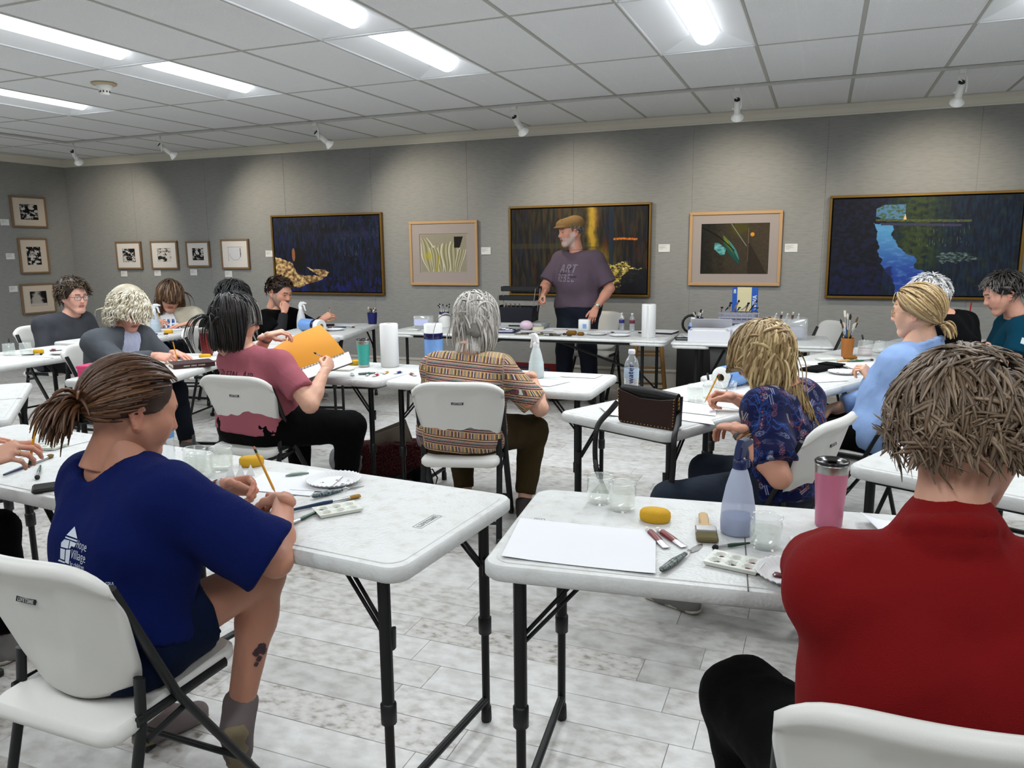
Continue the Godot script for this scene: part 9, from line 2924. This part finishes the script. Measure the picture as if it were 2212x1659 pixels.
func art_night() -> ImageTexture:
	var rock := PackedVector2Array([Vector2(0,0.53),Vector2(0.09,0.56),Vector2(0.17,0.62),Vector2(0.20,0.72),Vector2(0.24,0.78),Vector2(0.42,0.80),Vector2(0.50,0.73),Vector2(0.45,0.83),Vector2(0.33,0.90),Vector2(0.18,0.94),Vector2(0,0.96)])
	var arm := PackedVector2Array([Vector2(0.31,0.66),Vector2(0.42,0.70),Vector2(0.52,0.73),Vector2(0.50,0.78),Vector2(0.44,0.82),Vector2(0.40,0.76)])
	return img(400,244,func(u:float,v:float) -> Color:
		var wu := u + nz(u * 7,v * 7,1) * 0.02
		var wv := v + nz(u * 7,v * 7,2) * 0.03
		var s := nz(u * 46,v * 5,3)
		var c := Color(0.025,0.03,0.075).lerp(Color(0.05,0.11,0.24),clampf(s * 1.5 + 0.35 + nz(u * 4,v * 4,9) * 0.8,0,1))
		c = c.lerp(Color(0.10,0.09,0.26),clampf(nz(u * 12,v * 4,6) * 1.8 - 0.1,0,0.8))
		if v < 0.45:c = c.lerp(Color(0.13,0.22,0.20),clampf(nz(u * 30,v * 8,11) * 2.0 - 0.25,0,0.75) * (1.0 - v * 1.6))
		var pool := exp(-pow((u - 0.72) / 0.2,2) - pow((v - 0.24) / 0.05,2))
		c = c.lerp(Color(0.16,0.18,0.30),pool * 0.7)
		if u > 0.58 and u < 0.85 and v > 0.28 and v < 0.52:c = c.lerp(Color(0.26,0.32,0.34),clampf(nz(u * 90,v * 6,12) * 2.2 - 0.4,0,0.7))
		if v > 0.8:c = c.lerp(Color(0.08,0.12,0.42),clampf(nz(u * 16,v * 6,4) * 2.0 + 0.1,0,0.8))
		if u > 0.6 and nz(u * 60,v * 24,14) > 0.52:c = Color(0.30,0.20,0.20)
		var p := Vector2(wu,wv)
		if in_poly(rock,p) or in_poly(arm,p):
			var k := clampf(nz(u * 22,v * 18,5) * 1.2 + 0.55,0,1)
			c = Color(0.32,0.20,0.10).lerp(Color(0.86,0.74,0.52),k)
		if Vector2((u - 0.235) / 0.055,(v - 0.56) / 0.17).length() < 1.0 + nz(u * 20,v * 20,6) * 0.3:c = Color(0.045,0.035,0.04)
		if Vector2((u - 0.185) / 0.016,(v - 0.50) / 0.09).length() < 1.0:c = Color(0.55,0.36,0.24)
		return c)
func art_gold() -> ImageTexture:
	return img(400,244,func(u:float,v:float) -> Color:
		var s := nz(u * 38,v * 3.0,3)
		var c := Color(0.05,0.045,0.04).lerp(Color(0.17,0.14,0.08),clampf(s * 1.4 + 0.45,0,1))
		if nz(u * 26,v * 2.4,7) > 0.2:c = c.lerp(Color(0.07,0.09,0.18),0.7)
		if nz(u * 20,v * 2.0,8) > 0.34:c = c.lerp(Color(0.25,0.09,0.06),0.6)
		var beam := exp(-pow((u - 0.60 - nz(v * 4,1,1) * 0.02) / 0.035,2)) * (1.0 if v < 0.45 else 0.5)
		beam += exp(-pow((u - 0.68) / 0.08,2)) * 0.55 * sstep(0.35,0.6,v) * (1.0 - sstep(0.7,0.9,v))
		c = c.lerp(Color(0.72,0.58,0.16),clampf(beam + nz(u * 50,v * 12,4) * 0.3 * beam,0,0.95))
		var side := exp(-pow((u - 0.43) / 0.16,2)) * 0.45
		c = c.lerp(Color(0.34,0.29,0.09),clampf(side * (0.6 + s),0,0.7))
		if absf(v - 0.37 - nz(u * 9,2,2) * 0.01) < 0.012 and u > 0.76 and u < 0.93:c = Color(0.72,0.38,0.10).lerp(Color(0.9,0.7,0.3),nz(u * 60,v * 30,1))
		if absf(v - 0.44) < 0.03 and u < 0.6:c = c.lerp(Color(0.24,0.23,0.14),0.45)
		if u > 0.73 and u < 0.76:c = c.lerp(Color(0.05,0.14,0.24),0.7)
		var fl := Vector2((u - 0.80) / 0.16,(v - 0.77) / 0.15).length() + nz(u * 16,v * 16,5) * 0.55
		if fl < 0.85:
			var k := clampf(nz(u * 24,v * 26,6) * 1.6 + 0.5,0,1)
			c = Color(0.20,0.16,0.06).lerp(Color(0.74,0.66,0.30),k)
			if nz(u * 30,v * 30,2) > 0.3:c = Color(0.86,0.82,0.66)
		if u > 0.82 and v > 0.72 and (u - 0.82) * 1.2 + (v - 0.72) > 0.08:c = c.lerp(Color(0.035,0.045,0.08),0.9)
		return c)
func art_river() -> ImageTexture:
	var river := PackedVector2Array([Vector2(0.24,0.26),Vector2(0.33,0.26),Vector2(0.345,0.42),Vector2(0.40,0.55),Vector2(0.46,0.60),Vector2(0.48,0.72),Vector2(0.56,0.80),Vector2(0.66,0.98),Vector2(0.38,1.02),Vector2(0.37,0.85),Vector2(0.28,0.68),Vector2(0.27,0.5),Vector2(0.25,0.36)])
	return img(440,264,func(u:float,v:float) -> Color:
		var p := Vector2(u + nz(u * 9,v * 9,1) * 0.022,v + nz(u * 9,v * 9,2) * 0.03)
		var s := nz(u * 24,v * 20,3)
		var c := Color(0.025,0.035,0.075).lerp(Color(0.06,0.085,0.19),clampf(s * 1.3 + 0.4,0,1))
		if u > 0.3:
			c = Color(0.03,0.06,0.12).lerp(Color(0.06,0.14,0.22),clampf(nz(u * 50,v * 6,4) * 1.4 + 0.45,0,1))
			var g := exp(-pow((u - 0.47) / 0.12,2)) * (1.0 - sstep(0.6,0.8,v))
			c = c.lerp(Color(0.22,0.27,0.10),clampf(g * (0.7 + nz(u * 22,v * 18,5)),0,0.85))
			c = c.lerp(Color(0.16,0.20,0.12),clampf(nz(u * 14,v * 10,8) - 0.1,0,0.5))
		if in_poly(river,p):
			c = Color(0.30,0.55,0.72).lerp(Color(0.13,0.24,0.55),sstep(0.28,0.85,v))
			c = c.lerp(Color(0.42,0.60,0.80),clampf(nz(u * 14,v * 22,6) * 0.8,0,0.4))
		if u > 0.24 and u < 0.40 and v > 0.07 and v < 0.22 and p.x - 0.22 > absf(p.y - 0.14) * 0.8:c = Color(0.30,0.46,0.60).lerp(Color(0.24,0.33,0.20),clampf(nz(u * 30,v * 30,7) * 2.0 + 0.2,0,1))
		if absf(v - 0.225 - (u - 0.3) * 0.05) < 0.012 and u > 0.24 and u < 0.75:c = Color(0.33,0.38,0.14).lerp(Color(0.20,0.18,0.26),clampf(nz(u * 40,v * 60,3) + 0.4,0,1))
		if absf(v - 0.265 - (u - 0.3) * 0.06) < 0.012 and u > 0.27 and u < 0.7:c = Color(0.20,0.20,0.30)
		if Vector2(u - 0.40,0).length() < (v - 0.16) * 0.14 and v < 0.225:c = Color(0.84,0.72,0.50)
		if u > 0.45 and u < 0.75 and v > 0.27 and v < 0.5 and nz(u * 110,v * 7,9) > 0.42:c = c.lerp(Color(0.34,0.42,0.42),0.7)
		var fig := Vector2((u - 0.67) / 0.13,(v - 0.61) / 0.065).length() + nz(u * 20,v * 26,5) * 0.5
		if fig < 0.8:c = Color(0.10,0.15,0.15).lerp(Color(0.36,0.44,0.44),clampf(nz(u * 34,v * 40,2) * 1.6 + 0.4,0,1))
		if v > 0.7 and u < 0.36:c = c.lerp(Color(0.07,0.09,0.26),clampf(nz(u * 20,v * 8,8) * 1.4 + 0.2,0,0.7))
		return c)
func art_lilies() -> ImageTexture:
	return img(240,200,func(u:float,v:float) -> Color:
		var c := Color(0.55,0.53,0.46) * (1.0 + nz(u * 40,v * 40,1) * 0.08)
		if u < 0.03 or u > 0.97 or v < 0.03 or v > 0.97:return Color(0.60,0.56,0.52)
		for k in 6:
			var bx_:float = [0.22,0.42,0.56,0.70,0.80,0.35][k]
			var lean:float = [-0.25,-0.10,0.05,0.12,0.3,-0.3][k]
			var x := u - bx_ - lean * (0.9 - v) * (0.9 - v) - sin(v * 7.0 + k) * 0.02
			var wdt:float = 0.05 + 0.07 * sin(clampf((0.95 - v) * 3.4,0,PI)) * [1.4,0.7,1.0,1.1,0.5,0.6][k]
			if absf(x) < wdt and v > [0.1,0.3,0.25,0.2,0.4,0.35][k]:
				var t := x / wdt
				c = Color(0.48,0.46,0.34).lerp(Color(0.66,0.64,0.54),0.5 + 0.5 * sin(t * 9.0 + k))
				if absf(t) > 0.82:c = Color(0.78,0.77,0.70)
		c = c.lerp(Color(0.66,0.62,0.16),0.8 * exp(-pow((u - 0.18) / 0.07,2) - pow((v - 0.56) / 0.10,2)))
		c = c.lerp(Color(0.62,0.56,0.12),0.7 * exp(-pow((u - 0.40 + (v - 0.6) * 0.15) / 0.02,2)) * sstep(0.45,0.6,v))
		if u > 0.72 and u < 0.90 - (v - 0.1) * 0.25 and v > 0.08 and v < 0.36:c = Color(0.11,0.10,0.09)
		return c)
func art_teal() -> ImageTexture:
	return img(260,200,func(u:float,v:float) -> Color:
		var c := Color(0.19,0.165,0.13).lerp(Color(0.27,0.235,0.19),clampf(u * 0.8 + nz(u * 20,v * 20,1) * 0.4,0,1))
		c = c.lerp(Color(0.09,0.095,0.085),clampf(0.9 - u * 2.4 + nz(u * 8,v * 8,2) * 0.4,0,0.85))
		c = c.lerp(Color(0.30,0.29,0.10),clampf(exp(-pow((u - 0.57) / 0.12,2) - pow((v - 0.10) / 0.12,2)) + nz(u * 12,v * 12,3) * 0.2,0,0.6))
		var d1 := (v - 0.12) - (u - 0.05) * 0.95
		var a := absf(d1 + 0.06 * sin(u * 6.0))
		if u > 0.24 and u < 0.62 and v > 0.22:
			var x := u - 0.36 - (v - 0.3) * 0.42
			if absf(x) < 0.07 * sin(clampf((v - 0.22) / 0.6,0,1) * PI):
				c = Color(0.10,0.28,0.26).lerp(Color(0.62,0.56,0.08),clampf(0.75 - absf(x) * 12.0 - absf(v - 0.36) * 2.2,0,1))
				if x > 0.03:c = c.lerp(Color(0.35,0.62,0.60),0.6)
		var x2 := u - 0.22 - sin(v * 5.0) * 0.06
		if v > 0.38 and v < 0.62 and absf(x2 - (v - 0.45) * 0.6) < 0.09 - absf(v - 0.5) * 0.5:c = Color(0.20,0.46,0.46).lerp(Color(0.55,0.75,0.74),clampf(nz(u * 10,v * 24,6) + 0.3,0,1))
		if a < 0.012 and u < 0.5:c = Color(0.04,0.04,0.035)
		if absf((v - 0.02) - (u - 0.45) * 1.9) < 0.012 and v < 0.45:c = Color(0.50,0.52,0.46)
		if absf(u - 0.70) < 0.004 and v > 0.1 and v < 0.75:c = Color(0.42,0.38,0.33)
		if v > 0.40 and u > 0.70 and u < 0.72 + (v - 0.38) * 0.42:c = c.lerp(Color(0.13,0.11,0.09),0.55)
		if Vector2((u - 0.755),(v - 0.22) * 0.77).length() < 0.03:c = Color(0.82,0.54,0.14)
		return c)
func art_ink(k:int) -> ImageTexture:
	return img(110,96,func(u:float,v:float) -> Color:
		if k == 3:
			var r := Vector2((u - 0.5) / 0.40,(v - 0.45) / 0.47)
			var e := absf(r.length() - 1.0)
			if e < 0.02 and v > 0.45:return Color(0.40,0.40,0.42)
			if absf(r.x - 0.92) < 0.05 and v > 0.1 and v < 0.7:return Color(0.10,0.10,0.11)
			return Color(0.78,0.78,0.79)
		var q := nz(u * 3.0 + k * 7.0 + nz(u * 5,v * 5,k) * 0.6,v * 3.4,k * 3.0) + nz(u * 9,v * 9,k + 20.0) * 0.25
		if k == 6:
			if v > 0.82 or u < 0.05:return Color(0.70,0.66,0.62)
			var m := absf(u - 0.42) * 0.9 + (0.8 - v) * 0.35
			return Color(0.62,0.60,0.57).lerp(Color(0.06,0.055,0.05),clampf((m - 0.28) * 5.0 + q,0,1))
		var lo := [0.05,-0.22,0.1,0.0,0.02,0.05,0.0][k] as float
		return Color(0.045,0.043,0.045).lerp(Color(0.76,0.74,0.72),clampf((q - lo) * 3.4 + 0.45,0,1)))
func _ready() -> void:
	rng.seed = 7
	noise.seed = 5
	noise.frequency = 1.0
	noise.fractal_octaves = 3
	setup_view()
	build_room()
	build_art()
	build_furniture()
	build_people()
	build_things()
